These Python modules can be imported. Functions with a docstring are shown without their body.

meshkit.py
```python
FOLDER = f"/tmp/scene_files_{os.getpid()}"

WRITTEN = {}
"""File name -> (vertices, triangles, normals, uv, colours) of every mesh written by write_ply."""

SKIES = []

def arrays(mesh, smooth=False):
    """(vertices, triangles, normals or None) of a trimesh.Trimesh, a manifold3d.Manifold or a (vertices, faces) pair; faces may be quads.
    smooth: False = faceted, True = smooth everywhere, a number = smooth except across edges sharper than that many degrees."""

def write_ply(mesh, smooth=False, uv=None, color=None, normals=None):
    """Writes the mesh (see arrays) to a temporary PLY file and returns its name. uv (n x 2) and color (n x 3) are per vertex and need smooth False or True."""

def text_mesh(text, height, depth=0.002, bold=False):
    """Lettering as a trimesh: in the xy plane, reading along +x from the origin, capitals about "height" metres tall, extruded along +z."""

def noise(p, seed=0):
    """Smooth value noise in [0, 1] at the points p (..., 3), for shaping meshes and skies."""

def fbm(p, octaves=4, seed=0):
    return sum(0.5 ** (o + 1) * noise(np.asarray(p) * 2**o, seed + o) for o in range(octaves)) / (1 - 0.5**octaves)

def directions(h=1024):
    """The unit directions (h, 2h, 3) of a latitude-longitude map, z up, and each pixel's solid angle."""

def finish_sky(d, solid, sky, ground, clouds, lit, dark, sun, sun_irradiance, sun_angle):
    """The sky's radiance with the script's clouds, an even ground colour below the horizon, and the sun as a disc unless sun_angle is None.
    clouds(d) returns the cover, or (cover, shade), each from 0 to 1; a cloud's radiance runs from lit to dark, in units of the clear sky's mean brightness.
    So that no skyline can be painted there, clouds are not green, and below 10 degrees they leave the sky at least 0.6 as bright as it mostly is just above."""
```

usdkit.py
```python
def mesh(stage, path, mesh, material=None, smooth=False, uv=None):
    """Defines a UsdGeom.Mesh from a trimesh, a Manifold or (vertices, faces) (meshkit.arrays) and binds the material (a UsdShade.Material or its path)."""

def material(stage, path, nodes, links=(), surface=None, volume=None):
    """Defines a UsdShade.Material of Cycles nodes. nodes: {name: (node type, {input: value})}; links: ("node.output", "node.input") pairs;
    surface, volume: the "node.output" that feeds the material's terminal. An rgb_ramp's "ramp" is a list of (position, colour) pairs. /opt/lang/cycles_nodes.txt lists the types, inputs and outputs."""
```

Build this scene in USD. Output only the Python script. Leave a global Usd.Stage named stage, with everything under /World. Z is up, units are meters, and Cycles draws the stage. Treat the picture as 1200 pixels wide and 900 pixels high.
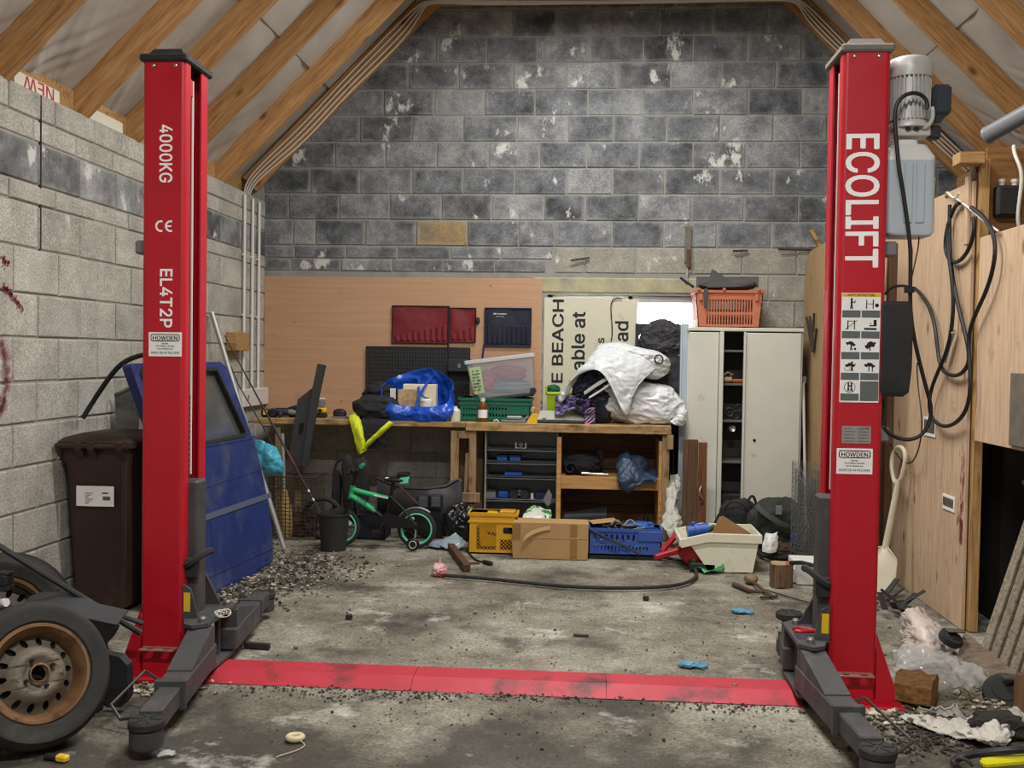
import math, random, numpy as np, trimesh, usdkit, meshkit
from pxr import Usd, UsdGeom, UsdLux, Gf, Sdf, UsdShade
from shapely.geometry import Polygon, Point, box as sbox, LineString
from shapely.ops import unary_union
stage = Usd.Stage.CreateInMemory()
UsdGeom.Xform.Define(stage, '/World'); UsdGeom.Scope.Define(stage, '/World/Looks')
rng = random.Random(7); nrng = np.random.RandomState(7)
PI = math.pi
# ------------------------------------------------------------------ camera
F, YAW, PITCH, ROLL, EYE = 1200.0, .0745, .0276, .0148, np.array([0, 0, 1.46])
_f = np.array([-math.sin(YAW)*math.cos(PITCH), math.cos(YAW)*math.cos(PITCH), -math.sin(PITCH)])
_r0 = np.array([math.cos(YAW), math.sin(YAW), 0]); _u0 = np.cross(_r0, _f)
_r = _r0*math.cos(ROLL)+_u0*math.sin(ROLL); _u = _u0*math.cos(ROLL)-_r0*math.sin(ROLL)
cam = UsdGeom.Camera.Define(stage, '/World/camera')
m = np.eye(4); m[0, :3], m[1, :3], m[2, :3], m[3, :3] = _r, _u, -_f, EYE
cam.AddTransformOp().Set(Gf.Matrix4d(*m.ravel()))
cam.CreateHorizontalApertureAttr(36.0); cam.CreateVerticalApertureAttr(27.0); cam.CreateFocalLengthAttr(36.0*F/1200)
cam.CreateClippingRangeAttr(Gf.Vec2f(.05, 200)); cam.CreateExposureAttr(0.58)
# ------------------------------------------------------------------ light: overcast sky, two ceiling battens
dome = UsdLux.DomeLight.Define(stage, '/World/sky'); dome.CreateIntensityAttr(1.0); dome.CreateColorAttr(Gf.Vec3f(.93, .97, 1.0))
dome.CreateExposureAttr(1.0)
def area(name, loc, w, h, power, col=(1, .985, .965), rot=(0, 0, 0)):
    l = UsdLux.RectLight.Define(stage, '/World/'+name); l.CreateWidthAttr(w); l.CreateHeightAttr(h)
    l.CreateIntensityAttr(power); l.CreateColorAttr(Gf.Vec3f(*col)); l.CreateNormalizeAttr(False)
    l.AddTranslateOp().Set(Gf.Vec3d(*loc)); l.AddRotateXYZOp().Set(Gf.Vec3f(*rot))
    return l
BATTEN = [(.1, .9, 4.36, 270.), (.1, 4.9, 4.36, 180.), (.1, 7.4, 4.36, 120.)]
for i, p in enumerate(BATTEN):
    area('batten_light%s' % ('' if not i else '_%03d' % i), p[:3], 1.5, .10, p[3])
# ------------------------------------------------------------------ pixel -> place (a pixel of the 1200x900 photograph on a known plane)
def ray(px, py): return _f+_r*(px-600)/F+_u*(450-py)/F
def Zp(px, py, z=0.): d = ray(px, py); return d*(z-1.46)/d[2]+EYE
def Yp(px, py, y): d = ray(px, py); return d*y/d[1]+EYE
def Xp(px, py, x): d = ray(px, py); return d*x/d[0]+EYE
# ------------------------------------------------------------------ materials
def C(h):
    h = h.lstrip('#'); return tuple((lambda c: c/12.92 if c < .04045 else ((c+.055)/1.055)**2.4)(int(h[i:i+2], 16)/255) for i in (0, 2, 4))
_mats = {}
def mat(name, c, r=.5, c2=None, s=6., st=(1, 1, 1), m=0., bump=0., bs=60., dirt=None, ds=3., da=(.5, .62), rnd=0., world=False, rough2=None, det=5., bst=None, **pr):
    """noise between c and c2, dirt patches, fine bump; rnd = brightness variation between objects"""
    if name in _mats: return _mats[name]
    N = {'p': ('principled_bsdf', dict(roughness=float(r), metallic=float(m), **pr))}; L = []
    N['tc'] = ('geometry', {}) if world else ('texture_coordinate', {})
    src = 'tc.position' if world else 'tc.object'
    N['mp'] = ('mapping', {'scale': st}); L.append((src, 'mp.vector'))
    col = None
    if c2 is not None:
        N['n'] = ('noise_texture', {'scale': s, 'detail': det, 'roughness': .6}); L.append(('mp.vector', 'n.vector'))
        N['rp'] = ('rgb_ramp', {'ramp': [(.3, C(c)), (.7, C(c2))]}); L += [('n.fac', 'rp.fac')]; col = 'rp.color'
    if dirt:
        N['dn'] = ('noise_texture', {'scale': ds, 'detail': 7., 'roughness': .65}); L.append((src, 'dn.vector'))
        N['dr'] = ('map_range', {'from_min': da[0], 'from_max': da[1], 'to_min': 0., 'to_max': 1., 'clamp': True}); L.append(('dn.fac', 'dr.value'))
        N['dm'] = ('mix', {'color2': C(dirt), **({} if col else {'color1': C(c)})}); L.append(('dr.result', 'dm.fac'))
        if col: L.append((col, 'dm.color1'))
        col = 'dm.color'
    if rnd:
        N['oi'] = ('object_info', {}); N['om'] = ('map_range', {'to_min': 1-rnd, 'to_max': 1+rnd}); L.append(('oi.random', 'om.value'))
        N['hs'] = ('hsv', {} if col else {'color': C(c)}); L.append(('om.result', 'hs.value'))
        if col: L.append((col, 'hs.color'))
        col = 'hs.color'
    if col: L.append((col, 'p.base_color'))
    else: N['p'][1]['base_color'] = C(c)
    if rough2 is not None:
        N['rn'] = ('noise_texture', {'scale': 9., 'detail': 5.}); N['rr'] = ('map_range', {'from_min': .35, 'from_max': .65, 'to_min': float(r), 'to_max': float(rough2), 'clamp': True})
        L += [(src, 'rn.vector'), ('rn.fac', 'rr.value'), ('rr.result', 'p.roughness')]
    if bump:
        N['bn'] = ('noise_texture', {'scale': bs, 'detail': 4.}); N['bp'] = ('bump', {'strength': min(1., bump), 'distance': .004 if bump <= 1 else .004*bump})
        if bst: N['bmp'] = ('mapping', {'scale': bst}); L += [(src, 'bmp.vector'), ('bmp.vector', 'bn.vector')]
        else: L.append((src, 'bn.vector'))
        L += [('bn.fac', 'bp.height'), ('bp.normal', 'p.normal')]
    if 'tc' in N and len(L) == 1: del N['tc'], N['mp']; L = []
    _mats[name] = usdkit.material(stage, '/World/Looks/'+name, N, L, surface='p.BSDF'); return _mats[name]
def glassmat(name, tint, fac, rough=.05):
    """thin see-through sheet: part clear, part tinted plastic"""
    if name in _mats: return _mats[name]
    _mats[name] = usdkit.material(stage, '/World/Looks/'+name, {'t': ('transparent_bsdf', {'color': (1, 1, 1)}), 'p': ('principled_bsdf', {'base_color': C(tint), 'roughness': rough}), 'mx': ('mix_closure', {'fac': fac})},
        [('t.BSDF', 'mx.closure1'), ('p.BSDF', 'mx.closure2')], surface='mx.closure'); return _mats[name]
def panemat(name, tint=(1, 1, 1), f0=1.45):
    if name in _mats: return _mats[name]
    _mats[name] = usdkit.material(stage, '/World/Looks/'+name, {'t': ('transparent_bsdf', {'color': tint}), 'g': ('glossy_bsdf', {'roughness': .04}), 'fr': ('fresnel', {'IOR': f0}), 'mx': ('mix_closure', {})},
        [('fr.fac', 'mx.fac'), ('t.BSDF', 'mx.closure1'), ('g.BSDF', 'mx.closure2')], surface='mx.closure'); return _mats[name]
# ------------------------------------------------------------------ geometry
def rotz(a): c, s = math.cos(a), math.sin(a); return np.array([[c, -s, 0, 0], [s, c, 0, 0], [0, 0, 1, 0], [0, 0, 0, 1.]])
def rotx(a): c, s = math.cos(a), math.sin(a); return np.array([[1, 0, 0, 0], [0, c, -s, 0], [0, s, c, 0], [0, 0, 0, 1.]])
def roty(a): c, s = math.cos(a), math.sin(a); return np.array([[c, 0, s, 0], [0, 1, 0, 0], [-s, 0, c, 0], [0, 0, 0, 1.]])
def tr(x, y=None, z=None):
    if y is None: x, y, z = x
    M = np.eye(4); M[:3, 3] = (x, y, z); return M
def scl(x, y, z): return np.diag([x, y, z, 1.])
def axes(o, ex, ey, ez): M = np.eye(4); M[:3, 0], M[:3, 1], M[:3, 2], M[:3, 3] = ex, ey, ez, o; return M
def unit(v): v = np.asarray(v, float); return v/np.linalg.norm(v)
def frame(d, up=(0, 0, 1)):
    d = unit(d); up = np.array(up, float)
    if abs(d @ up) > .97: up = np.array([1., 0, 0]) if abs(d[0]) < .9 else np.array([0, 1., 0])
    a = unit(np.cross(up, d)); return a, np.cross(d, a), d
class G:
    """collects shapes into one mesh"""
    def __init__(s): s.v, s.f, s.n = [], [], 0
    def add(s, v, f, M=None):
        v = np.asarray(v, float); f = np.asarray(f, int)
        if f.shape[1] == 4: f = np.vstack([f[:, [0, 1, 2]], f[:, [0, 2, 3]]])
        if M is not None: v = v @ M[:3, :3].T+M[:3, 3]
        s.v.append(v); s.f.append(f+s.n); s.n += len(v); return s
    def tm(s, t, M=None): return s.add(t.vertices, t.faces, M)
    def box(s, x0, x1, y0, y1, z0, z1, c=0., M=None):
        x0, x1 = sorted((x0, x1)); y0, y1 = sorted((y0, y1)); z0, z1 = sorted((z0, z1))
        c = min(c, .45*min(x1-x0, y1-y0, z1-z0))
        if c <= 0:
            t = trimesh.creation.box(bounds=[[x0, y0, z0], [x1, y1, z1]]); return s.tm(t, M)
        p = []
        for a, b in (((x0+c, x1-c), 0), ((y0+c, y1-c), 1), ((z0+c, z1-c), 2)):
            for X in (a if b == 0 else (x0, x1)):
                for Y in (a if b == 1 else (y0, y1)):
                    for Z in (a if b == 2 else (z0, z1)): p.append((X, Y, Z))
        # 24 points: each coordinate inset on one axis pair
        p = []
        for sx in (0, 1):
            for sy in (0, 1):
                for sz in (0, 1):
                    X, Y, Z = (x0, x1)[sx], (y0, y1)[sy], (z0, z1)[sz]; i, j, k = X+c*(1-2*sx), Y+c*(1-2*sy), Z+c*(1-2*sz)
                    p += [(X, j, k), (i, Y, k), (i, j, Z)]
        return s.tm(trimesh.convex.convex_hull(np.array(p)), M)
    def beam(s, p, q, w, h, up=(0, 0, 1), c=0.):
        p, q = np.asarray(p, float), np.asarray(q, float); a, b, d = frame(q-p, up); L = np.linalg.norm(q-p)
        return s.box(-w/2, w/2, -h/2, h/2, 0, L, c, axes(p, a, b, d))
    def cyl(s, p, q, r, r2=None, n=16, caps=True):
        return s.lathe([(0, 0), (r, 0), (r if r2 is None else r2, 1), (0, 1)] if caps else [(r, 0), (r if r2 is None else r2, 1)], p, q, n)
    def lathe(s, prof, p=(0, 0, 0), q=(0, 0, 1), n=24, up=(0, 0, 1)):
        """profile (radius, fraction of p..q)"""
        p, q = np.asarray(p, float), np.asarray(q, float); a, b, d = frame(q-p, up); L = np.linalg.norm(q-p)
        t = np.arange(n)*2*PI/n; v, f = [], []
        for r, h in prof: v += [p+d*h*L+r*(math.cos(x)*a+math.sin(x)*b) for x in t]
        for i in range(len(prof)-1):
            for j in range(n):
                k = (j+1) % n; f.append((i*n+j, i*n+k, (i+1)*n+k, (i+1)*n+j))
        return s.add(v, f)
    def tube(s, pts, r, n=8, closed=False):
        P = np.asarray(pts, float); m_ = len(P)
        T = (np.roll(P, -1, 0)-np.roll(P, 1, 0)) if closed else np.gradient(P, axis=0)
        T /= np.linalg.norm(T, axis=1, keepdims=True)+1e-12
        a = frame(T[0])[0]; v = []; rr = np.broadcast_to(r, (m_,))
        for i in range(m_):
            a = unit(a-T[i]*(a @ T[i])); b = np.cross(T[i], a)
            v += [P[i]+rr[i]*(math.cos(x)*a+math.sin(x)*b) for x in np.arange(n)*2*PI/n]
        f = []
        for i in range(m_ if closed else m_-1):
            for j in range(n):
                k = (j+1) % n; i2 = (i+1) % m_; f.append((i*n+j, i*n+k, i2*n+k, i2*n+j))
        if not closed:
            v += [P[0], P[-1]]
            for j in range(n): k = (j+1) % n; f += [(m_*n, k, j, j), (m_*n+1, (m_-1)*n+j, (m_-1)*n+k, (m_-1)*n+k)]
        return s.add(v, f)
    def ext(s, poly, h, M=None):
        for g in getattr(poly, 'geoms', [poly]): s.tm(trimesh.creation.extrude_polygon(g, h, engine='earcut'), M)
        return s
    def hull(s, pts): return s.tm(trimesh.convex.convex_hull(np.asarray(pts, float)))
    def ball(s, c, r, n=2, M=None):
        t = trimesh.creation.icosphere(n, 1.0); return s.tm(t, tr(c) @ (M if M is not None else np.eye(4)) @ scl(*np.broadcast_to(r, 3)))
    def sheet(s, P, t=.004):
        """closed shell over a grid of points P[u, v, 3]"""
        P = np.asarray(P, float); U, V = P.shape[:2]
        n = np.cross(np.gradient(P, axis=0), np.gradient(P, axis=1)); n /= np.linalg.norm(n, axis=2, keepdims=True)+1e-12
        A, B = (P+n*t/2).reshape(-1, 3), (P-n*t/2).reshape(-1, 3); o = U*V; f = []
        I = np.arange(o).reshape(U, V)
        q = np.stack([I[:-1, :-1], I[1:, :-1], I[1:, 1:], I[:-1, 1:]], -1).reshape(-1, 4)
        f = [q, q[:, ::-1]+o]
        e = list(I[0])+list(I[1:, -1])+list(I[-1, ::-1][1:])+list(I[::-1, 0][1:])
        e = np.array(e); f.append(np.stack([e[:-1], e[1:], e[1:]+o, e[:-1]+o], 1))
        return s.add(np.vstack([A, B]), np.vstack(f))
    def mesh(s): return trimesh.Trimesh(np.vstack(s.v), np.vstack(s.f), process=False)
def grid(u, v, fn): return np.array([[fn(a, b) for b in np.linspace(0, 1, v)] for a in np.linspace(0, 1, u)], float)
def fb(p, sc=1., o=4, seed=0): return meshkit.fbm(np.asarray(p, float)*sc+100, o, seed)-.5
def blob(c, r, seed=0, amp=.12, fr=2.2, pw=2.6, sub=4, wr=.03, wf=7., flat=None, M=None):
    """soft lumpy body: superellipsoid + noise + folds"""
    t = trimesh.creation.icosphere(sub, 1.0); v = np.array(t.vertices)
    k = (np.abs(v)**pw).sum(1)**(-1/pw); v = v*k[:, None]
    w = v*(1+amp*2*fb(v, fr, 3, seed)[:, None])
    w = w*(1-wr*2*np.abs(fb(v*[1, 1, .6], wf, 3, seed+9))[:, None]*2)
    w = w*np.asarray(r)
    if M is not None: w = w @ M[:3, :3].T
    w = w+np.asarray(c)
    if flat is not None: w[:, 2] = np.where(w[:, 2] < flat, flat+.02*(w[:, 2]-flat), w[:, 2])
    return trimesh.Trimesh(w, t.faces, process=False)
def spline(pts, n=40):
    from scipy.interpolate import CubicSpline
    P = np.asarray(pts, float); t = np.r_[0, np.cumsum(np.linalg.norm(np.diff(P, axis=0), axis=1)**.6)]
    return CubicSpline(t, P)(np.linspace(0, t[-1], n))
# ------------------------------------------------------------------ objects
_used = {}
def numbered(path):
    k = _used.get(path, -1)+1; _used[path] = k; return path if k == 0 else '%s_%03d' % (path, k)
def put(path, g, material, smooth, off=None):
    if isinstance(g, G): g = g.mesh()
    if off is not None: g = trimesh.Trimesh(g.vertices-off, g.faces, process=False)
    p = numbered(path); usdkit.mesh(stage, p, g, material, smooth=smooth); return p
class T:
    """a thing: an Xform at its base, parts are added in world coordinates (or in M's)"""
    def __init__(s, name, label=None, cat=None, group=None, kind=None, M=None):
        s.name, s.meta, s.M, s.parts = name, dict(label=label, category=cat, group=group, kind=kind), M, []
    def add(s, name, g, material, parent=None, smooth=35, label=None, kind=None, wear=None):
        g = g.mesh() if isinstance(g, G) else g
        if s.M is not None: g = trimesh.Trimesh(np.asarray(g.vertices) @ s.M[:3, :3].T+s.M[:3, 3], g.faces, process=False)
        s.parts.append([name, g, material, parent, smooth, label, kind, wear]); return len(s.parts)-1
    def done(s, base=None):
        lo = np.min([p[1].vertices.min(0) for p in s.parts], 0); hi = np.max([p[1].vertices.max(0) for p in s.parts], 0)
        o = np.array([(lo[0]+hi[0])/2, (lo[1]+hi[1])/2, lo[2]]) if base is None else np.asarray(base, float)
        root = numbered('/World/'+s.name); x = UsdGeom.Xform.Define(stage, root); x.AddTranslateOp().Set(Gf.Vec3d(*map(float, o)))
        for k, v in s.meta.items():
            if v: x.GetPrim().SetCustomDataByKey(k, v)
        paths = {}
        for i, (n, g, m_, par, sm, lab, kd, wr_) in enumerate(s.parts):
            p = put((root if par is None else paths[par])+'/'+n, g, m_, sm, o); paths[i] = p
            if lab: stage.GetPrimAtPath(p).SetCustomDataByKey('label', lab)
            if kd: stage.GetPrimAtPath(p).SetCustomDataByKey('kind', kd)
            if wr_ is not None: UsdGeom.PrimvarsAPI(stage.GetPrimAtPath(p)).CreatePrimvar('wear', Sdf.ValueTypeNames.FloatArray, 'vertex').Set([float(x) for x in wr_])
        s.path = root; return s
def single(name, g, material, label=None, cat=None, group=None, kind=None, smooth=35):
    g = g.mesh() if isinstance(g, G) else g
    v = np.asarray(g.vertices); lo, hi = v.min(0), v.max(0); o = np.array([(lo[0]+hi[0])/2, (lo[1]+hi[1])/2, lo[2]])
    p = put('/World/'+name, g, material, smooth, o); pr = stage.GetPrimAtPath(p); UsdGeom.Xformable(pr).AddTranslateOp().Set(Gf.Vec3d(*map(float, o)))
    for k, x in dict(label=label, category=cat, group=group, kind=kind).items():
        if x: pr.SetCustomDataByKey(k, x)
    return p
def copy_of(t, o, rz=0., label=None, group=None, rx=0., sc=1.):
    root = numbered('/World/'+t.name); x = UsdGeom.Xform.Define(stage, root); x.AddTranslateOp().Set(Gf.Vec3d(*map(float, o))); x.AddRotateXYZOp().Set(Gf.Vec3f(math.degrees(rx), 0, math.degrees(rz)))
    if sc != 1.: x.AddScaleOp().Set(Gf.Vec3f(sc, sc, sc))
    for k, v in dict(t.meta, label=label or t.meta['label'], group=group or t.meta['group']).items():
        if v: x.GetPrim().SetCustomDataByKey(k, v)
    x.GetPrim().GetReferences().AddInternalReference(t.path)
    x.ClearXformOpOrder(); x.SetXformOpOrder([op for op in [UsdGeom.XformOp(x.GetPrim().GetAttribute(a)) for a in ('xformOp:translate', 'xformOp:rotateXYZ')+(('xformOp:scale',) if sc != 1. else ())]])
    x.GetPrim().SetInstanceable(True); return root
def text(s, h, o, ex, ey, depth=.0012, bold=True, width=None):
    """lettering with its lower left corner at o, reading along ex, upright along ey"""
    t = meshkit.text_mesh(s, h, depth, bold); b = t.bounds; k = 1. if width is None else width/(b[1][0]-b[0][0])
    ex, ey = unit(ex), unit(ey); return G().tm(t, axes(o, ex*k, ey, np.cross(ex, ey)) @ tr(-b[0][0], -b[0][1] if b[0][1] > 0 else 0, 0))
#=====STRUCTURE
# ================================================================== SETTING
WL, WR, YB = -2.906, 3.11, 8.985     # left wall, right wall, back wall
def blockmat(name, dark, mid, light, thr, spots, spot_col=C('d8d6d0'), speck=.35, edge=.75, edge_col=C('9d9e99')):
    N = {'g': ('geometry', {}), 'oi': ('object_info', {}), 'n1': ('noise_texture', {'scale': 4.2, 'detail': 7., 'roughness': .7}),
         'om': ('map_range', {'to_min': -thr, 'to_max': thr}), 'ad': ('math', {'math_type': 'add'}),
         'rp': ('rgb_ramp', {'ramp': [(.28, C(dark)), (.5, C(mid)), (.72, C(light))]}),
         'n2': ('noise_texture', {'scale': 95., 'detail': 3., 'roughness': .7}), 'r2': ('map_range', {'from_min': .35, 'from_max': .65, 'to_min': 1-speck, 'to_max': 1+speck*.8, 'clamp': True}),
         'mu': ('mix', {'mix_type': 'multiply', 'fac': 1.}),
         'sm': ('mapping', {'scale': (1, 1, .55)}), 'n3': ('noise_texture', {'scale': 13., 'detail': 9., 'roughness': .78}), 'n4': ('noise_texture', {'scale': 3.7, 'detail': 2.}),
         'a2': ('math', {'math_type': 'add'}), 'r3': ('map_range', {'from_min': spots, 'from_max': spots+.07, 'to_min': 0., 'to_max': .85, 'clamp': True}),
         'mx': ('mix', {'color2': spot_col}), 'at': ('attribute', {'attribute': 'wear'}), 'n6': ('noise_texture', {'scale': 5.5, 'detail': 7., 'roughness': .7}), 'a6': ('math', {'math_type': 'multiply_add', 'value2': 3.6, 'value3': -1.9}), 'a7': ('math', {'math_type': 'add'}), 'r6': ('map_range', {'from_min': .4, 'from_max': 1.6, 'to_min': 0., 'to_max': edge, 'clamp': True}), 'mw': ('mix', {'color2': edge_col}),
         'bp': ('bump', {'strength': .7, 'distance': .006}), 'p': ('principled_bsdf', {'roughness': .95, 'specular_ior_level': .2})}
    L = [('g.position', 'n6.vector'), ('n6.fac', 'a6.value1'), ('at.fac', 'a7.value1'), ('a6.value', 'a7.value2'), ('a7.value', 'r6.value'), ('r6.result', 'mw.fac'), ('mx.color', 'mw.color1'), ('g.position', 'n1.vector'), ('oi.random', 'om.value'), ('om.result', 'ad.value1'), ('n1.fac', 'ad.value2'), ('ad.value', 'rp.fac'), ('g.position', 'n2.vector'), ('n2.fac', 'r2.value'),
         ('rp.color', 'mu.color1'), ('r2.result', 'mu.color2'), ('g.position', 'sm.vector'), ('sm.vector', 'n3.vector'), ('g.position', 'n4.vector'), ('n3.fac', 'a2.value1'), ('n4.fac', 'a2.value2'),
         ('a2.value', 'r3.value'), ('r3.result', 'mx.fac'), ('mu.color', 'mx.color1'), ('mw.color', 'p.base_color'), ('n2.fac', 'bp.height'), ('bp.normal', 'p.normal')]
    return usdkit.material(stage, '/World/Looks/'+name, N, L, surface='p.BSDF')
M_blk = blockmat('block_dark', '47494b', '75777a', 'a2a3a1', .12, 1.19)
M_blk2 = blockmat('block_pale', '848178', '9d9a8f', 'b5b2a6', .08, 1.22, speck=.3, edge=.3)
M_blkL = blockmat('block_left', '96938a', 'b1aea3', 'c6c3b8', .08, 1.24, speck=.36, edge=.35, edge_col=C('a5a195'))
M_blkS = blockmat('block_stained', '494a4b', '767778', 'a6a6a4', .12, 1.12, speck=.25)
M_ochre = blockmat('block_ochre', '6f7070', 'a58c62', 'b5ab98', .03, 1.2, speck=.2)
M_mort = mat('mortar_grey', '83837e', .95, '9c9b95', 5., world=True, bump=.8, bs=90.)
M_mortL = mat('mortar_pale', '8f8b80', .95, 'a8a498', 5., world=True, bump=.8, bs=90.)
def block(a0, a1, z0, z1, axis, plane, out, j=.006):
    """one block: face with worn edges, a1 along the wall, proud of the mortar by ~8 mm"""
    d = .008+rng.uniform(-.002, .004); e = .006; q = lambda: rng.uniform(-.002, .002)
    def pt(a, z, t): return (a, plane+out*t, z) if axis == 'y' else (plane+out*t, a, z)
    o = [(a0+j+q(), z0+j+q()), (a1-j+q(), z0+j+q()), (a1-j+q(), z1-j+q()), (a0+j+q(), z1-j+q())]
    c = ((a0+a1)/2, (z0+z1)/2); v = []
    ins = lambda p: (p[0]+(e if p[0] < c[0] else -e), p[1]+(e if p[1] < c[1] else -e))
    for p in o: v.append(pt(*p, -.03))
    for p in o: v.append(pt(*p, d-.005))
    for p in o: v.append(pt(*ins(p), d+q()*.5))
    ins2 = lambda p: (p[0]+(.045 if p[0] < c[0] else -.045), p[1]+(.04 if p[1] < c[1] else -.04))
    for p in o: v.append(pt(*ins2(p), d+q()*.5))
    f = [(12, 13, 14, 15)]+[(8+i, 8+(i+1) % 4, 12+(i+1) % 4, 12+i) for i in range(4)]+[(i, (i+1) % 4, 4+(i+1) % 4, 4+i) for i in range(4)]+[(4+i, 4+(i+1) % 4, 8+(i+1) % 4, 8+i) for i in range(4)]
    f = np.array(f)
    if (axis == 'y') != (out < 0): f = f[:, ::-1]
    return G().add(v, f)
WEAR = [1.]*12+[0.]*4
def wall_box(g, x0, x1, y0, y1, z0, z1): return g.box(x0, x1, y0, y1, z0, z1)
# ---- back wall
roofL = lambda x: x+5.84
roofR = lambda x: 6.08-x
wb = T('wall_back', kind='structure')
WX0, WX1, WZ0, WZ1 = -.37, .95, 1.0, 2.0          # window opening
g = G()
def gable(x0, x1, z0, z1):
    p = Polygon([(WL-.2, -.1), (WR+.2, -.1), (WR+.2, 3.3), (.12, 6.4), (WL-.2, 3.2)]).intersection(sbox(x0, z0, x1, z1)); return p
shape = gable(-9, 9, -9, 9).difference(sbox(WX0, WZ0, WX1, WZ1))
g.ext(shape, .21, axes((0, YB, 0), (1, 0, 0), (0, 0, 1), (0, -1, 0)) @ tr(0, 0, -.21))
wb.add('mortar_bed', g, M_mort, smooth=False)
rowz = lambda k: 4.4684-.2281*k
ROWS = {0: [], 1: [541, 601, 651, 712, 773, 835.6, 899], 2: [511, 570, 630, 693, 754, 812, 875.6, 939.6], 3: [478.6, 538, 601.6, 663, 724, 786, 845, 909], 4: [450, 509, 568, 627, 689, 752, 812.4, 876, 939.6],
        5: [422, 483, 543, 606, 665.6, 719, 781, 843, 906, 969], 6: [333, 393, 452, 512, 573, 633, 687.6, 749, 812, 874, 937.6], 7: [307, 364, 422, 483, 543, 603.6, 664, 717.6, 779, 843, 905.6, 969],
        8: [339, 397.4, 457, 517.4, 576, 637.6, 686, 748, 809.6, 872, 935.6], 9: [344, 370, 428, 488, 548, 608, 650, 717, 778, 840, 904, 968]}
def emit_row(z0, z1, js, x0, x1, mt, halves=False):
    js = [x0]+[j for j in sorted(js) if x0+.08 < j < x1-.08]+[x1]
    for a, b in zip(js[:-1], js[1:]):
        if z0 > min(a+6.02, 6.25-a) and z0 > min(b+6.02, 6.25-b): continue
        if min(roofL(b), roofR(a)) < z0-.1 and (b < 0 or a > .2): continue
        if mt is None:
            m_ = rng.choices([M_blk, M_blkS], [5, 1])[0] if z0 > 2.43 else M_blk
        else: m_ = mt
        if abs((a+b)/2+1.31) < .1 and abs(z0-rowz(9)) < .05 and x0 < -1: m_ = M_ochre
        wb.add('block', block(a, b, z0, z1, 'y', YB, -1), m_, smooth=False, wear=WEAR)
for k, js in ROWS.items():
    zt = rowz(k-.5); xs = [Yp(j, 450-(zt-1.46)*134-30+0, YB)[0] for j in js]
    py = 418-(zt-1.46)*133.5; xs = [Yp(j, py, YB)[0] for j in js]
    if k == 0: xs = [-1.4+.45*i for i in range(8)]
    xs = sorted(xs)
    while xs[0] > WL: xs.insert(0, xs[0]-.45)
    while xs[-1] < WR-.3: xs.append(xs[-1]+.457)
    emit_row(rowz(k), rowz(k-1), xs, max(WL, rowz(k)-6.0), min(WR, 6.2-rowz(k)), None)
z9 = rowz(9)
emit_row(z9-.114, z9, [Yp(j, 296, YB)[0] for j in (345.6, 406, 466, 528, 587.6)], WL, Yp(648, 296, YB)[0], M_blk)
emit_row(z9-.228, z9-.114, [Yp(j, 310, YB)[0] for j in (342, 400, 460, 520, 580)], WL, Yp(640, 310, YB)[0], M_blkS)
xr = Yp(650, 305, YB)[0]
emit_row(z9-.228, z9, [Yp(j, 305, YB)[0] for j in (685, 745, 812, 869.6, 933.6, 996, 1058)], xr, WR, M_blk2)
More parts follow.
